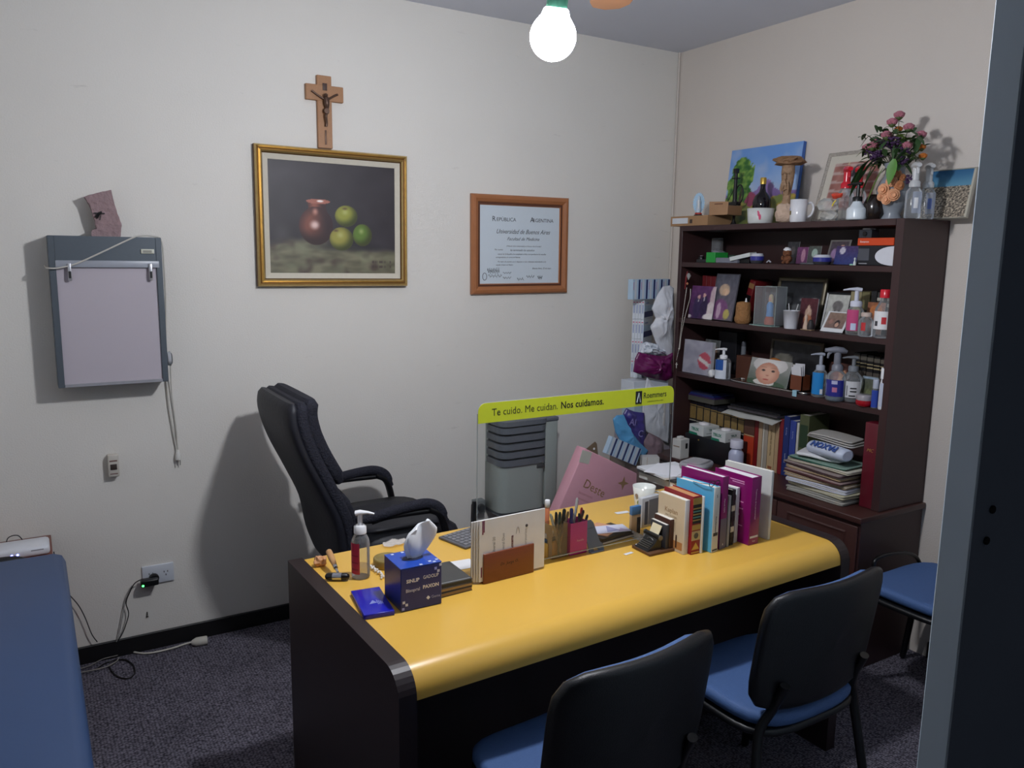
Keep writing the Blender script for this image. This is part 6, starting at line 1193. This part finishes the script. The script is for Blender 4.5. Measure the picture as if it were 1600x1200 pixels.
rowb = [((1162, 650, 1178, 723), (176, 84, 46), 'brown and orange spined book left in the lower shelf row', 'or'), ((1178.5, 653, 1184, 726), (130, 26, 30), 'narrow dark red book in the lower shelf row', ''), ((1184.5, 655, 1190.5, 728), (188, 160, 130), 'tan paperback in the lower shelf row', ''), ((1191, 657, 1193.5, 729), (206, 200, 186), 'very thin cream book in the lower shelf row', ''), ((1194, 652, 1199, 731), (170, 160, 146), 'grey-beige paperback in the lower shelf row', ''), ((1199.5, 654, 1210, 735), (196, 170, 130), 'cream book titled vertically in the lower shelf row', 'T'), ((1210.5, 656, 1216, 737), (180, 150, 116), 'plain tan book in the lower shelf row', ''), ((1216.5, 654, 1222.5, 740), (128, 34, 40), 'slim red book between tan and blue ones', ''), ((1223, 650, 1232, 742), (34, 50, 110), 'dark blue book with white lettering in the lower shelf row', 't'), ((1232.5, 657, 1242, 745), (52, 70, 146), 'lighter blue book with white lettering in the lower shelf row', 't'), ((1243, 660, 1246.5, 744), (196, 196, 186), 'thin white booklet beside the lighter blue book', ''), ((1247.5, 648, 1262, 745), (86, 92, 62), 'thick olive green book at the end of the lower shelf row', 'g')]
for bx, c_, lb, k in rowb:
    y, w_, h_ = span(*bx, -.2); hz = U((bx[0]+bx[2])/2, bx[1], 0, -.2).z-Z4
    t = thing('row_book', lb, 'book', Tr(-.2, y, Z4), 'books standing in the lower shelf row'); b = MB(); m_ = C(*c_, rough=.45)
    b.box(.0, .14, -w_/2, -w_/2+.002, 0, hz, m_); b.box(.0, .14, w_/2-.002, w_/2, 0, hz, m_); b.box(-.001, .002, -w_/2, w_/2, 0, hz, m_, .0008, seg=1)
    VR = lambda zz_: Matrix(((0,0,-1,-.0016),(-1,0,0,0),(0,1,0,zz_),(0,0,0,1))) @ Rz(PI/2)
    if k == 'or': b.box(-.0015, 0, -w_/2, w_/2, hz*.62, hz, C(96, 62, 50)); b.box(-.0018, 0, -w_/2, w_/2, hz*.6, hz*.62, C(190, 160, 120)); b.box(-.0018, 0, -w_/2, w_/2, 0, hz*.58, C(190, 62, 34))
    if k == 'T': b.text('TRATADO DE PEDIATRIA', .0115, C(90, 66, 30), VR(hz*.55) @ Tr(0, 0, 0), bold=.01); b.box(-.0016, 0, -w_*.3, w_*.3, hz*.05, hz*.1, C(150, 90, 60))
    if k == 't': b.text('Psiquiatria', .011, C(180, 186, 210), VR(hz*.3)); b.text('Manual de', .009, C(160, 168, 200), VR(hz*.75))
    if k == 'g': b.box(-.0015, 0, -w_*.42, w_*.42, hz*.5, hz*.85, C(40, 62, 40))
    b.build('cover', t); MB().box(.002, .137, -w_/2+.002, w_/2-.002, .003, hz-.003, PAGES).build('pages', t)
# black box with glove boxes
y, w_, h_ = span(1072, 678, 1139, 722, -.34); zk = U(1105, 690, 0, -.34).z
y0_, y1_ = SP(1070, 690, -.33, 0).y, SP(1139, 715, -.33, 0).y; hB = U(1139, 690, 0, -.33).z-Z4
t = thing('black_chest', 'black box with a small brass keyhole under the glove boxes', 'box', Tr(-.33, (y0_+y1_)/2, Z4)); wB = abs(y0_-y1_); hB = .118
MB().box(0, .125, -wB/2, wB/2, 0, hB, C(18, 18, 22, rough=.35), .003).build('chest', t); MB().cyl(.004, 0, .002, GLD, 10, T=Tr(0, wB*.18, hB*.82) @ Ry(-PI/2)).build('keyhole', t)
GLW = C(206, 210, 208, rough=.45); TEAL = mat('teal print', (24, 120, 92), rough=.4)
def glove(T, lb, L_, W_, H_):
    t = thing('glove_box', lb, 'glove box', T, 'glove boxes on the black box'); b = MB(); b.box(0, W_, -L_, 0, 0, H_, GLW, .0015, seg=1)
    S2 = lambda y, z: Matrix(((0,0,-1,-.0004),(-1,0,0,y),(0,1,0,z),(0,0,0,1)))
    b.text('TRUX', .021, TEAL, S2(-L_*.42, H_*.58), bold=.04); b.prism([(0, 0), (L_*.62, 0), (L_*.55, H_*.24), (0, H_*.24)], 0, .0005, TEAL, T=XY2RIGHT)
    b.text('TRUX', .016, C(40, 90, 76), FRONT(W_*.55, -L_-.0004, H_*.6), bold=.03); b.box(W_*.2, W_*.8, -L_-.0004, -L_, H_*.25, H_*.3, C(120, 130, 130)); b.build('carton', t)
    b = MB(); b.pad(W_*.5, L_*.5, .012, C(226, 222, 224), e=2.5, n=16, fn=lambda x, y, z: (x, y, z+.006*noise.noise(Vector((x*70, y*70, 1)))), T=Tr(W_/2, -L_/2, H_+.004)); b.build('glove_tuft', t)
gz = Z4+hB+.0004; ga = SP(1075, 680, -.33, 0).y; gb = SP(1106, 690, -.345, 0).y
glove(Tr(-.325, ga-.001, gz) @ Rz(-.06), 'white and teal glove box, the left one on the black box', .108, .105, .05)
glove(Tr(-.335, gb-.012, gz) @ Rz(-.0), 'white and teal glove box, the right one, nearer the orange book', .092, .108, .05)
p = SP(1149.5, 722, -.345, Z4); h_ = U(1148, 686, 0, -.345).z-Z4; bottle('pill_bottle', 'plump translucent white plastic bottle without a label on the cabinet top', Tr(p), 11.5*mpp(p), h_, C(176, 180, 204, rough=.35), top='cap', topm=C(196, 194, 208), htop=.24, neck=.6, shoulder=.72)
# stacked papers, right
rs = random.Random(21); z = Z4; yC = SP(1296, 770, -.27, 0).y
pile = [(.024, (150, 148, 140), 'grey magazines at the very bottom of the paper pile'), (.016, (196, 190, 160), 'yellowish papers near the bottom of the paper pile'), (.02, (206, 208, 220), 'bright white papers low in the paper pile'), (.014, (170, 146, 116), 'tan envelope folder in the paper pile'), (.012, (84, 40, 44), 'dark maroon folder in the middle of the paper pile'), (.012, (186, 160, 124), 'manila folder in the middle of the paper pile'), (.012, (70, 44, 48), 'brown folder in the upper part of the paper pile'), (.012, (190, 182, 160), 'cream folder just under the green one'), (.008, (44, 100, 84), 'green folder on the paper pile')]
zc_ = 0
for k, (h_, c_, lb) in enumerate(pile):
    w_ = .30+rs.uniform(-.02, .02)-.0*k; d_ = .2+rs.uniform(-.02, .01); a_ = rs.uniform(-.08, .08); m_ = C(*c_, rough=.7)
    vs = []; N_ = 10; b = MB(); L3 = 3 if h_ > .013 else 2
    for s_ in range(L3):
        hz = h_/L3*.8; off = rs.uniform(-.006, .006)
        b.pad(w_, d_, hz, m_ if s_ % 2 == 0 else C(*mix(c_, (210, 206, 196), .5), rough=.8), e=40, n=64, soft=.05, fn=lambda x, y, zz, o_=off, q_=s_+k*3: (x+o_, y, zz+.0015*math.sin(x*20+q_)), T=Tr(0, 0, h_*(s_+.5)/L3))
    b.build('paper_stack', T=Tr(-.285+rs.uniform(-.01, .008), yC+rs.uniform(-.008, .008), z+.0015) @ Rz(PI/2+a_), label=lb, cat='papers', group='folders and papers piled in the lower shelf'); z += h_+.0035
b = MB(); b.pad(.2, .15, .012, WHT, e=20, n=30, fn=lambda x, y, zz: (x, y, zz+.004*math.sin(x*25)), T=Tr(0, 0, .008)); b.build('loose_papers', T=Tr(-.29, yC+.03, z+.0045) @ Rz(PI/2+.35), label='loose white papers between the green folder and the printed bag', cat='papers')
b = MB(); TB_ = Rz(PI/2); b.tube([(-.1, 0, 0), (-.095, 0, 0), (-.05, .003, 0), (0, -.002, 0), (.05, .002, 0), (.095, 0, 0), (.1, 0, 0)], [.03, .036, .04, .041, .04, .037, .028], C(196, 204, 222, rough=.4), 20, flat=.72, up=(0, 0, 1), T=Tr(0, 0, .03))
b.text('PAXON', .04, C(56, 84, 150), Tr(.0, -.03, .0545) @ Rx(.62) @ Rz(PI), bold=.03, th=.0015); b.build('paxon_bag', T=Tr(-.335, yC-.03, z+.018) @ Rz(-PI/2-.12) , label='rolled white and blue bag printed PAXON, upside down on the paper pile', cat='bag')
b = MB(); NEW = mat('newsprint', (176, 172, 166), rough=.9, var=.12, vs=200)
for k in range(3): b.pad(.22-.012*k, .13, .006, NEW, e=14, n=40, fn=lambda x, y, zz, q_=k: (x, y, zz+.008*math.sin(x*14+q_*.4)+.004*y*20*.1), T=Tr(0, .004*k, .012+.0075*k) @ Rz(.04*k))
b.build('newspaper', T=Tr(-.255, yC-.005, z+.07) @ Rz(PI/2+.1), label='folded grey newspaper topmost on the paper pile', cat='newspaper')
# tall red binder
y0_, y1_ = SP(1350, 730, -.30, 0).y, SP(1371, 730, -.30, 0).y; hR = U(1362, 661, 0, -.30).z-Z4; RB2 = mat('burgundy binder', (98, 22, 36), rough=.35, var=.1)
t = thing('red_binder', 'tall burgundy binder with gold lettering at the right end of the lower shelf', 'binder', Tr(-.302, max(BY0+.037+abs(y1_-y0_)/2, (y0_+y1_)/2), Z4+.0004)); wR = abs(y1_-y0_)
MB().box(0, .2, -wR/2, wR/2, 0, hR, RB2, .003).build('cover', t); MB().text('MC', .02, GLD, Matrix(((0,0,-1,-.0006),(-1,0,0,0),(0,1,0,hR*.68),(0,0,0,1))) @ Rz(0), shear=.3).build('lettering', t)
# ================================================================== heap in the corner left of the bookcase
def traced(name, px, yv, th, m, label, cat_, amp=.25, fr=14, group=None, extra=None, flat=False, axis=1):
    """soft bag: outline laid on a plane at its own distance, puffed out to a real thickness and crumpled"""
    P_ = [U(x, y, axis, yv) for x, y in px]; c = sum(P_, Vector())/len(P_); O = []
    for i in range(len(P_)):
        a, b_ = P_[i], P_[(i+1) % len(P_)]
        for k in range(6): O.append(a.lerp(b_, k/6)-c)
    nv = Vector((0, -1, 0)) if axis == 1 else Vector((-1, 0, 0)); R_ = []
    ks = [.02, .15, .3, .42, .55, .65, .75, .84, .92, 1.0]
    def ring(k, s):
        o = []
        for p_ in O:
            q = p_*k; n_ = noise.noise((q+c)*fr)+.7*abs(noise.noise((q+c)*fr*2.3))+.4*noise.noise((q+c)*fr*4.5); h_ = th*.5*(1-k**2.4)*(1+amp*3*n_)+(.004 if k > .95 else 0)
            o.append(q+nv*h_*s+Vector((noise.noise((q+c)*30), 0, noise.noise((q+c)*31)))*.006*(k < 1))
        return o
    for k in ks: R_.append(ring(k, 1))
    for k in ks[::-1]: R_.append(ring(k, -1))
    b = MB().loft(R_, m, True, not flat)
    if extra: extra(b, c)
    return b.build(name, T=Tr(c), label=label, cat=cat_, group=group)
KB = mat('grey brown cardboard', (126, 112, 100), rough=.85, var=.08, vs=30)
def carton(name, x0, x1, y0, y1, z0, z1, m, label, rz=0, cat_='box', extra=None, group=None):
    b = MB().box(-(x1-x0)/2, (x1-x0)/2, -(y1-y0)/2, (y1-y0)/2, 0, z1-z0, m, .002, seg=1)
    if extra: extra(b, x1-x0, y1-y0, z1-z0)
    return b.build(name, T=Tr((x0+x1)/2, (y0+y1)/2, z0) @ Rz(rz), label=label, cat=cat_, group=group)
carton('cardboard_carton', -.48, -.05, -.375, -.1, 0, .60, KB, 'large grey-brown carton at the bottom of the heap in the corner')
carton('cardboard_carton', -.5, -.1, -.36, -.16, .6012, .80, C(150, 140, 150, rough=.8), 'mauve-grey carton in the middle of the corner heap behind the screen')
PBL = mat('pale blue medicine carton', (176, 200, 220), rough=.45, var=.06); NVM = C(36, 48, 104); WMB = mat('white medicine carton', (206, 212, 220), rough=.45, var=.04)
carton('cardboard_carton', -.535, -.3, -.36, -.26, .8012, .93, C(170, 190, 200, rough=.6), 'pale blue-grey carton under the purple bag in the corner heap', rz=.0)
carton('cardboard_carton', -.54, -.3, -.355, -.25, .9312, 1.045, WMB, 'white carton under the stack of small medicine boxes', rz=.0)
# column of small medicine boxes
RA = math.radians(33); q0 = U(1006, 500, 1, -.285); cnum = ['top', 'second', 'third', 'fourth']; lnum = ['outermost', 'second', 'third', 'innermost']
col0 = Vector((q0.x, q0.y, 1.0465)); hT = .105; z = 1.0465
for tier in range(4):
    for j in range(4):
        t_ = .0158; b = MB(); b.box(0, .17, j*t_+.0003, (j+1)*t_-.0003, 0, hT-.001, WMB, .0006, seg=1)
        b.box(-.0004, 0, j*t_+.004, j*t_+.011, .03, .075, C(150, 160, 190)); b.box(-.0004, 0, j*t_+.003, j*t_+.012, .085, .09, C(190, 80, 110))
        if j == 0:
            b.box(.004, .17, -.0004, .0003, .008, .038, NVM); b.box(.004, .17, -.0004, .0003, .04, .07, PBL); b.text('Losartan', .016, C(110, 120, 160), FRONT(.05, -.0005, .084))
        b.build('medicine_box', T=Tr(col0.x, col0.y, z) @ Rz(RA), label='slim white medicine box, %s in the %s layer of the corner column' % (lnum[j], cnum[3-tier]), cat='medicine box', group='slim medicine boxes in the corner column')
    z += hT
ztop = z
q1 = U(988, 474, 1, -.31)
for j in range(5):
    w_ = .06; b = MB(); b.box(0, w_-.0008, 0, .034, 0, .104, PBL, .001, seg=1); b.box(w_-.016, w_-.0025, -.0005, 0, .002, .102, NVM); b.box(.014, .03, -.0005, 0, .002, .102, WMB); b.box(.006, .009, -.0006, 0, .05, .09, C(190, 110, 150))
    b.build('striped_medicine_box', T=Tr(q1.x, q1.y, ztop+.0006) @ Rz(.16) @ Tr(j*w_, 0, 0), label='navy-striped pale blue medicine box, %s of five atop the corner column' % ['leftmost', 'second', 'middle', 'fourth', 'rightmost'][j], cat='medicine box', group='striped medicine boxes atop the corner column')
WBAG = mat('white crinkled plastic bag', (212, 214, 220), rough=.35, var=.05, bump=.3, bs=30)
def bluemark(b, c):
    for px, py, w_, h_ in ((1050, 492, .02, .01), (1048, 505, .024, .008)):
        q = U(px, py, 1, -.395)-c; b.tube([(q.x-w_/2, q.y-.0, q.z-h_/2), (q.x, q.y-.002, q.z+h_/2), (q.x+w_/2, q.y, q.z)], .003, C(70, 110, 190), 6, flat=.4)
traced('plastic_bag', [(1019, 482), (1026, 464), (1036, 448), (1046, 446), (1052, 450), (1053, 500), (1051, 556), (1046, 558), (1032, 548), (1025, 535), (1017, 512), (1025, 497)], -.352, .06, WBAG, 'crinkled white plastic bag hanging against the upper side of the bookcase', 'bag', flat=False)
traced('tissue_papers', [(998, 551), (1002, 538), (1010, 534), (1018, 536), (1026, 538), (1036, 545), (1044, 552), (1030, 556), (1010, 556)], -.35, .05, WMB, 'crumpled white papers poking out of the purple bag', 'paper', amp=.6, fr=40, flat=True)
PURB = mat('glossy purple bag plastic', (104, 22, 82), rough=.22, var=.1)
traced('purple_bag', [(990, 581), (993, 560), (998, 550), (1012, 553), (1030, 556), (1042, 556), (1051, 551), (1051, 590), (1040, 595), (1022, 592), (1004, 587)], -.37, .075, PURB, 'glossy purple bag bulging out of the corner heap beside the bookcase', 'bag', amp=.3, fr=20)
traced('plastic_bag', [(1011, 590), (1022, 602), (1034, 611), (1046, 612), (1046, 650), (1044, 692), (1034, 688), (1018, 680), (1005, 670), (1004, 640), (1007, 612)], -.38, .03, WBAG, 'white crinkled plastic bag seen through the right end of the screen', 'bag')
carton('tall_cardboard', -.36, -.345, -.394, -.30, .80, 1.0, C(190, 184, 180, rough=.8), 'pale cardboard sheet standing beside the lower white bag')
def altext(b, c):
    q = U(989, 660, 1, -.445)-c; b.text('Al', .05, C(150, 140, 200), Tr(q) @ Rx(PI/2) @ Rz(-.2)); q = U(1001, 678, 1, -.445)-c; b.text('C', .05, C(150, 140, 200), Tr(q) @ Rx(PI/2) @ Rz(-.2))
traced('dark_blue_bag', [(974, 647), (979, 638), (990, 643), (1006, 645), (1008, 668), (1010, 700), (1000, 706), (990, 690), (982, 668)], -.40, .05, mat('indigo bag plastic', (52, 38, 122), rough=.35, var=.08), 'indigo plastic bag with pale lettering behind the acrylic screen', 'bag', extra=altext)
traced('light_blue_bag', [(958, 655), (964, 649), (974, 648), (984, 672), (998, 690), (1012, 704), (1006, 716), (990, 706), (972, 694), (962, 676)], -.43, .05, mat('sky blue bag plastic', (84, 156, 204), rough=.3, var=.08), 'sky blue plastic bag beside the indigo one in the corner heap', 'bag')
traced('patterned_bag', [(1006, 690), (1014, 676), (1030, 684), (1036, 690), (1036, 716), (1026, 730), (1010, 722)], -.42, .05, mat('mauve patterned paper', (120, 96, 104), rough=.7, var=.3, vs=50), 'mauve patterned paper bag behind the small white boxes', 'bag')
# small white boxes at the cabinet's left end
p = U(1054, 716, 2, SH[4]+.0006); 
b = MB(); b.box(-.033, .033, -.028, .028, 0, .1, C(206, 204, 198, rough=.5), .0015, seg=1); b.box(.004, .02, -.0285, -.028, .05, .078, BLK); b.box(-.0335, -.033, -.02, .02, .06, .066, C(150, 130, 110)); b.box(-.02, .01, -.012, .012, .1, .112, C(210, 208, 204), .002)
b.build('white_carton', T=Tr(max(p.x, -.395), min(p.y, -.5), SH[4]+.0006) @ Rz(.1), label='upright white carton with a small black square on the cabinet\'s left end', cat='box')
q = U(1022, 712, 1, -.47); carton('support_carton', -.62, -.45, -.56, -.4, 0, q.z-.045, C(96, 80, 74, rough=.8), 'dark brown carton standing in front of the corner heap'); 
b = MB(); b.box(-.045, .045, -.028, .028, 0, .05, C(210, 208, 204, rough=.5), .0015, seg=1); b.box(-.02, -.018, -.0285, -.028, 0, .05, C(170, 140, 110)); b.build('white_carton', T=Tr(-.52, -.48, q.z-.0445) @ Rz(-.5), label='small white carton lying tilted left of the upright white one', cat='box')
# tilted striped boxes
c = U(975, 705, 1, -.485); T0 = onback((c.x, c.y, c.z)) @ Rz(-.42); w_ = .042
for j in range(5):
    b = MB(); x = (j-2.5)*w_; b.box(x, x+w_-.0008, -.045, .045, -.03, 0, PBL, .001, seg=1); b.box(x+w_-.014, x+w_-.003, -.0445, .0445, 0, .0005, NVM); b.box(x+.012, x+.024, -.0445, .0445, 0, .0005, WMB)
    if j == 4: b.box(x+w_-.0006, x+w_+.004, -.045, .045, -.03, 0, C(130, 160, 184), .001, seg=1)
    b.build('tilted_medicine_box', T=T0, label='tilted navy-striped medicine box resting on the pink bag, %s of five' % ['leftmost', 'second', 'middle', 'fourth', 'rightmost'][j], cat='medicine box', group='tilted striped medicine boxes on the pink bag')
# pink bag
tl = U(914, 700, 1, -.50); tr = U(1002, 743, 1, -.50); L_ = (tr-tl).length; an = math.atan2(tr.z-tl.z, tr.x-tl.x); PK = mat('pale pink paper bag', (224, 164, 178), rough=.5, var=.03)
pb = thing('pink_paper_bag', 'large tilted pink paper bag with gold lettering and a gold star, behind the desk', 'bag', onback(tl) @ Rz(an))
b = MB(); b.box(0, L_, -.4, 0, -.07, 0, PK, .006); GD = C(176, 136, 92, metal=.3, rough=.4)
b.text('Deste', .062, GD, Tr(.155, -.16, .0004) @ Rz(-.06)); b.text('lanzamiento', .02, C(190, 130, 130), Tr(.12, -.205, .0004)); b.text('presentacion', .018, C(190, 130, 130), Tr(.13, -.232, .0004))
b.prism([(.0, .036), (.009, .009), (.036, 0), (.009, -.009), (0, -.036), (-.009, -.009), (-.036, 0), (-.009, .009)], 0, .0006, GD, T=Tr(.315, -.075, 0) @ Rz(.3)); b.build('bag_body', pb)
MB().box(-.012, .05, -.072, -.012, .0002, .001, C(206, 202, 190, rough=.5), T=Rz(.15)).build('sticker', pb)
b = MB(); b.prism([(.012, -.002), (.045, .05), (.06, .045), (.095, -.002)], -.006, -.003, C(116, 96, 74, rough=.6)); b.cyl(.006, -.002, .0, WHT, 10, c=(.055, .016, 0)); b.build('handle', pb)
carton('support_carton', -1.08, -.64, -.57, -.41, 0, .185, KB, 'low grey-brown carton on the floor under the pink bag, behind the desk')
# ================================================================== left wall things
p0 = U(221, 883, 1, 0); p1 = U(272, 908, 1, 0); cx, cz = (p0.x+p1.x)/2, (p0.z+p1.z)/2; PLT = C(206, 210, 218, rough=.35)
ot = thing('wall_outlet', 'white double wall outlet low on the wall beside the chair\'s shadow', 'outlet', onback((cx, 0, cz)))
b = MB(); b.box(-.062, .062, -.041, .041, 0, .009, PLT, .003)
for x in (-.028, .03):
    for dx, dy in ((-.007, .006), (.007, .006), (0, -.008)): b.box(x+dx-.0015, x+dx+.0015, dy-.004, dy+.004, .0088, .0094, C(40, 40, 46))
b.build('plate', ot)
q = U(238, 902, 1, 0); ad = thing('power_adapter', 'black power adapter with a green light plugged into the white outlet', 'power adapter', onback((q.x, -.0095, q.z)))
MB().cyl(.02, 0, .02, BLK, 20, c=(.004, .002, 0)).box(-.05, .018, -.016, .012, .012, .05, BLK, .005).build('body', ad)
b = MB().lathe([(.0045, 0), (.003, .002), (.001, .0025)], mat('green light', (60, 255, 90), emit=9), 10, T=Tr(-.043, -.008, .05)); b.build('led', ad)
def wcable(px, yv, r_, m, name, label=None, cat_=None, parent=None, floor_from=None):
    pts = []
    for x, y in px:
        pts.append(U(x, y, 1, yv))
    return pts
c0 = [U(x, y, 1, -.035) for x, y in ((219, 906), (210, 912), (203, 925))]+[U(x, y, 1, -.02) for x, y in ((197, 942), (201, 958), (197, 975), (191, 990), (184, 1002))]
iA = ad.matrix_world.inverted() if False else (onback((q.x, -.0095, q.z))).inverted()
MB().tube(bez(c0, 5), .0022, BLK, 6, T=iA).build('cord', ad)
MB().tube(bez([U(x, y, 1, -.014) for x, y in ((206, 915), (196, 940), (191, 965), (186, 990), (182, 1003))], 5), .002, C(150, 148, 146), 6).build('thin_grey_wire', label='thin grey wire running down the wall beside the adapter\'s cord', cat='wire')
MB().tube(bez([U(x, y, 1, -.05) for x, y in ((84, 862), (88, 880), (95, 905))]+[U(x, y, 1, -.025) for x, y in ((105, 925), (122, 945), (133, 965), (143, 990), (152, 1003))], 5), .0022, C(60, 58, 60), 6).build('router_cable', label='thin dark cable dropping from the router down the wall to the floor', cat='cable')
q = U(177, 727, 1, -.02); b = MB(); b.box(-.02, .02, -.045, .045, 0, .035, C(200, 194, 184, rough=.5), .004); b.box(-.012, .012, -.015, .008, .035, .038, C(60, 48, 44), .002); b.box(-.014, .014, .018, .024, .0348, .0354, C(120, 90, 84)); b.box(-.014, .014, -.034, -.03, .0348, .0354, C(120, 90, 84))
b.build('wall_switch', T=onback((q.x, 0, q.z)), label='small cream wall-mounted bell push below the film viewer', cat='switch')
q = U(230, 960, 1, 0); MB().tube([(0, .012, .002), (0, 0, .008), (-.004, -.01, .003), (.004, -.008, .003)], .0022, C(60, 54, 50), 6).build('wall_hook', T=onback((q.x, 0, q.z)), label='tiny dark hook stuck on the wall below the outlet', cat='hook')
# cables on the floor
WX_ = C(196, 192, 182, rough=.5)
ec = thing('extension_cord', 'white extension cord ending in a white socket on the carpet', 'extension cord', Tr(D(310, 1003, 0)))
iE = Tr(-D(310, 1003, 0)); f_ = lambda pts, z: [D(x, y, z) for x, y in pts]
MB().tube(bez(f_([(110, 1040), (132, 1033), (150, 1020), (175, 1013), (200, 1017), (228, 1021), (265, 1014), (290, 1006), (302, 1003)], .006), 6), .0042, WX_, 8, T=iE).build('cord', ec)
a = D(301, 1004, .018)-D(310, 1003, 0); c_ = D(324, 1000, .018)-D(310, 1003, 0)
MB().tube([a-(c_-a)*.1, a, a+(c_-a)*.25, a+(c_-a)*.9, c_], [.007, .012, .019, .019, .0175], WX_, 16).build('socket', ec)
MB().tube(bez(f_([(100, 1000), (135, 996), (180, 1003), (235, 1004), (300, 996), (360, 982), (450, 962), (520, 948)], .007), 6), .0024, C(150, 146, 140), 6).build('floor_wire', label='long thin grey wire lying along the baseboard', cat='wire')
MB().tube(bez(f_([(150, 1046), (165, 1036), (182, 1031), (198, 1032), (209, 1041), (210, 1053), (200, 1060), (186, 1058), (176, 1050), (170, 1040)], .005), 5), .0028, BLK, 6).build('cable_loop', label='black cable loop on the carpet beside the exam table', cat='cable')
MB().tube(bez(f_([(120, 1052), (150, 1046), (168, 1041), (182, 1033), (186, 1027)], .011), 5), .0024, C(140, 136, 130), 6).tube(bez(f_([(120, 1046), (140, 1040), (160, 1030), (184, 1024)], .012), 5), .002, C(120, 116, 112), 6).build('tangled_wires', label='tangle of thin grey wires beside the black cable loop', cat='wires')
# side table, router
ZR = .575; r1 = D(79, 866, ZR); st = thing('side_table', 'small reddish-brown wooden table under the router at the left edge', 'table', Tr(-3.43, -.17, 0)); RW = mat('reddish brown table wood', (120, 62, 46), rough=.4, var=.15, kind='wood')
MB().box(-.22, .24, -.22, .15, ZR-.03, ZR, RW, .003).build('top', st); MB().box(-.21, .22, -.2, .14, 0, ZR-.03, RW, .002, seg=1).build('body', st)
rt_ = thing('router', 'white router with two blue lights on the side table', 'router', Tr(r1.x-.1, min(-.1, r1.y+.06), ZR)); RWH = C(222, 224, 230, rough=.35)
MB().box(-.1, .1, -.06, .06, 0, .036, RWH, .012).build('body', rt_)
b = MB()
for x in (.0, .018): b.lathe([(.004, 0), (.003, .0015), (.001, .002)], mat('blue light', (120, 130, 255), emit=8), 8, T=Tr(x-.02, -.0602, .016) @ Rx(PI/2))
b.build('leds', rt_); MB().box(.04, .08, -.0606, -.06, .022, .026, C(150, 150, 156)).build('badge', rt_)
MB().tube(bez([(-.04, .055, .02), (-.03, .07, .045), (0, .066, .05), (.02, .062, .02)], 5), .002, BLK, 6).build('cable_end', rt_)
a = [U(x, y, 1, -.42) for x, y in ((-30, 886), (0, 880), (28, 878), (52, 884), (72, 892), (84, 898))]
b = MB(); b.tube(bez(a, 4), [.02]*9+[.018]*8+[.012]*4, VB, 12, flat=1); b.build('black_bolster', label='black padded bolster at the head of the exam table, by the router', cat='bolster')
a = U(3, 840, 1, -.2); b = MB(); b.box(-.04, .012, -.02, .02, 0, .1, C(130, 134, 138, rough=.4), .004); b.tube([(.014, -.022, .1), (.016, -.022, .05), (.02, -.02, 0)], .003, BLK, 6); b.build('grey_device', T=Tr(a.x-.05, -.2, ZR), label='grey device with a black cable at the extreme left edge beside the router', cat='device')
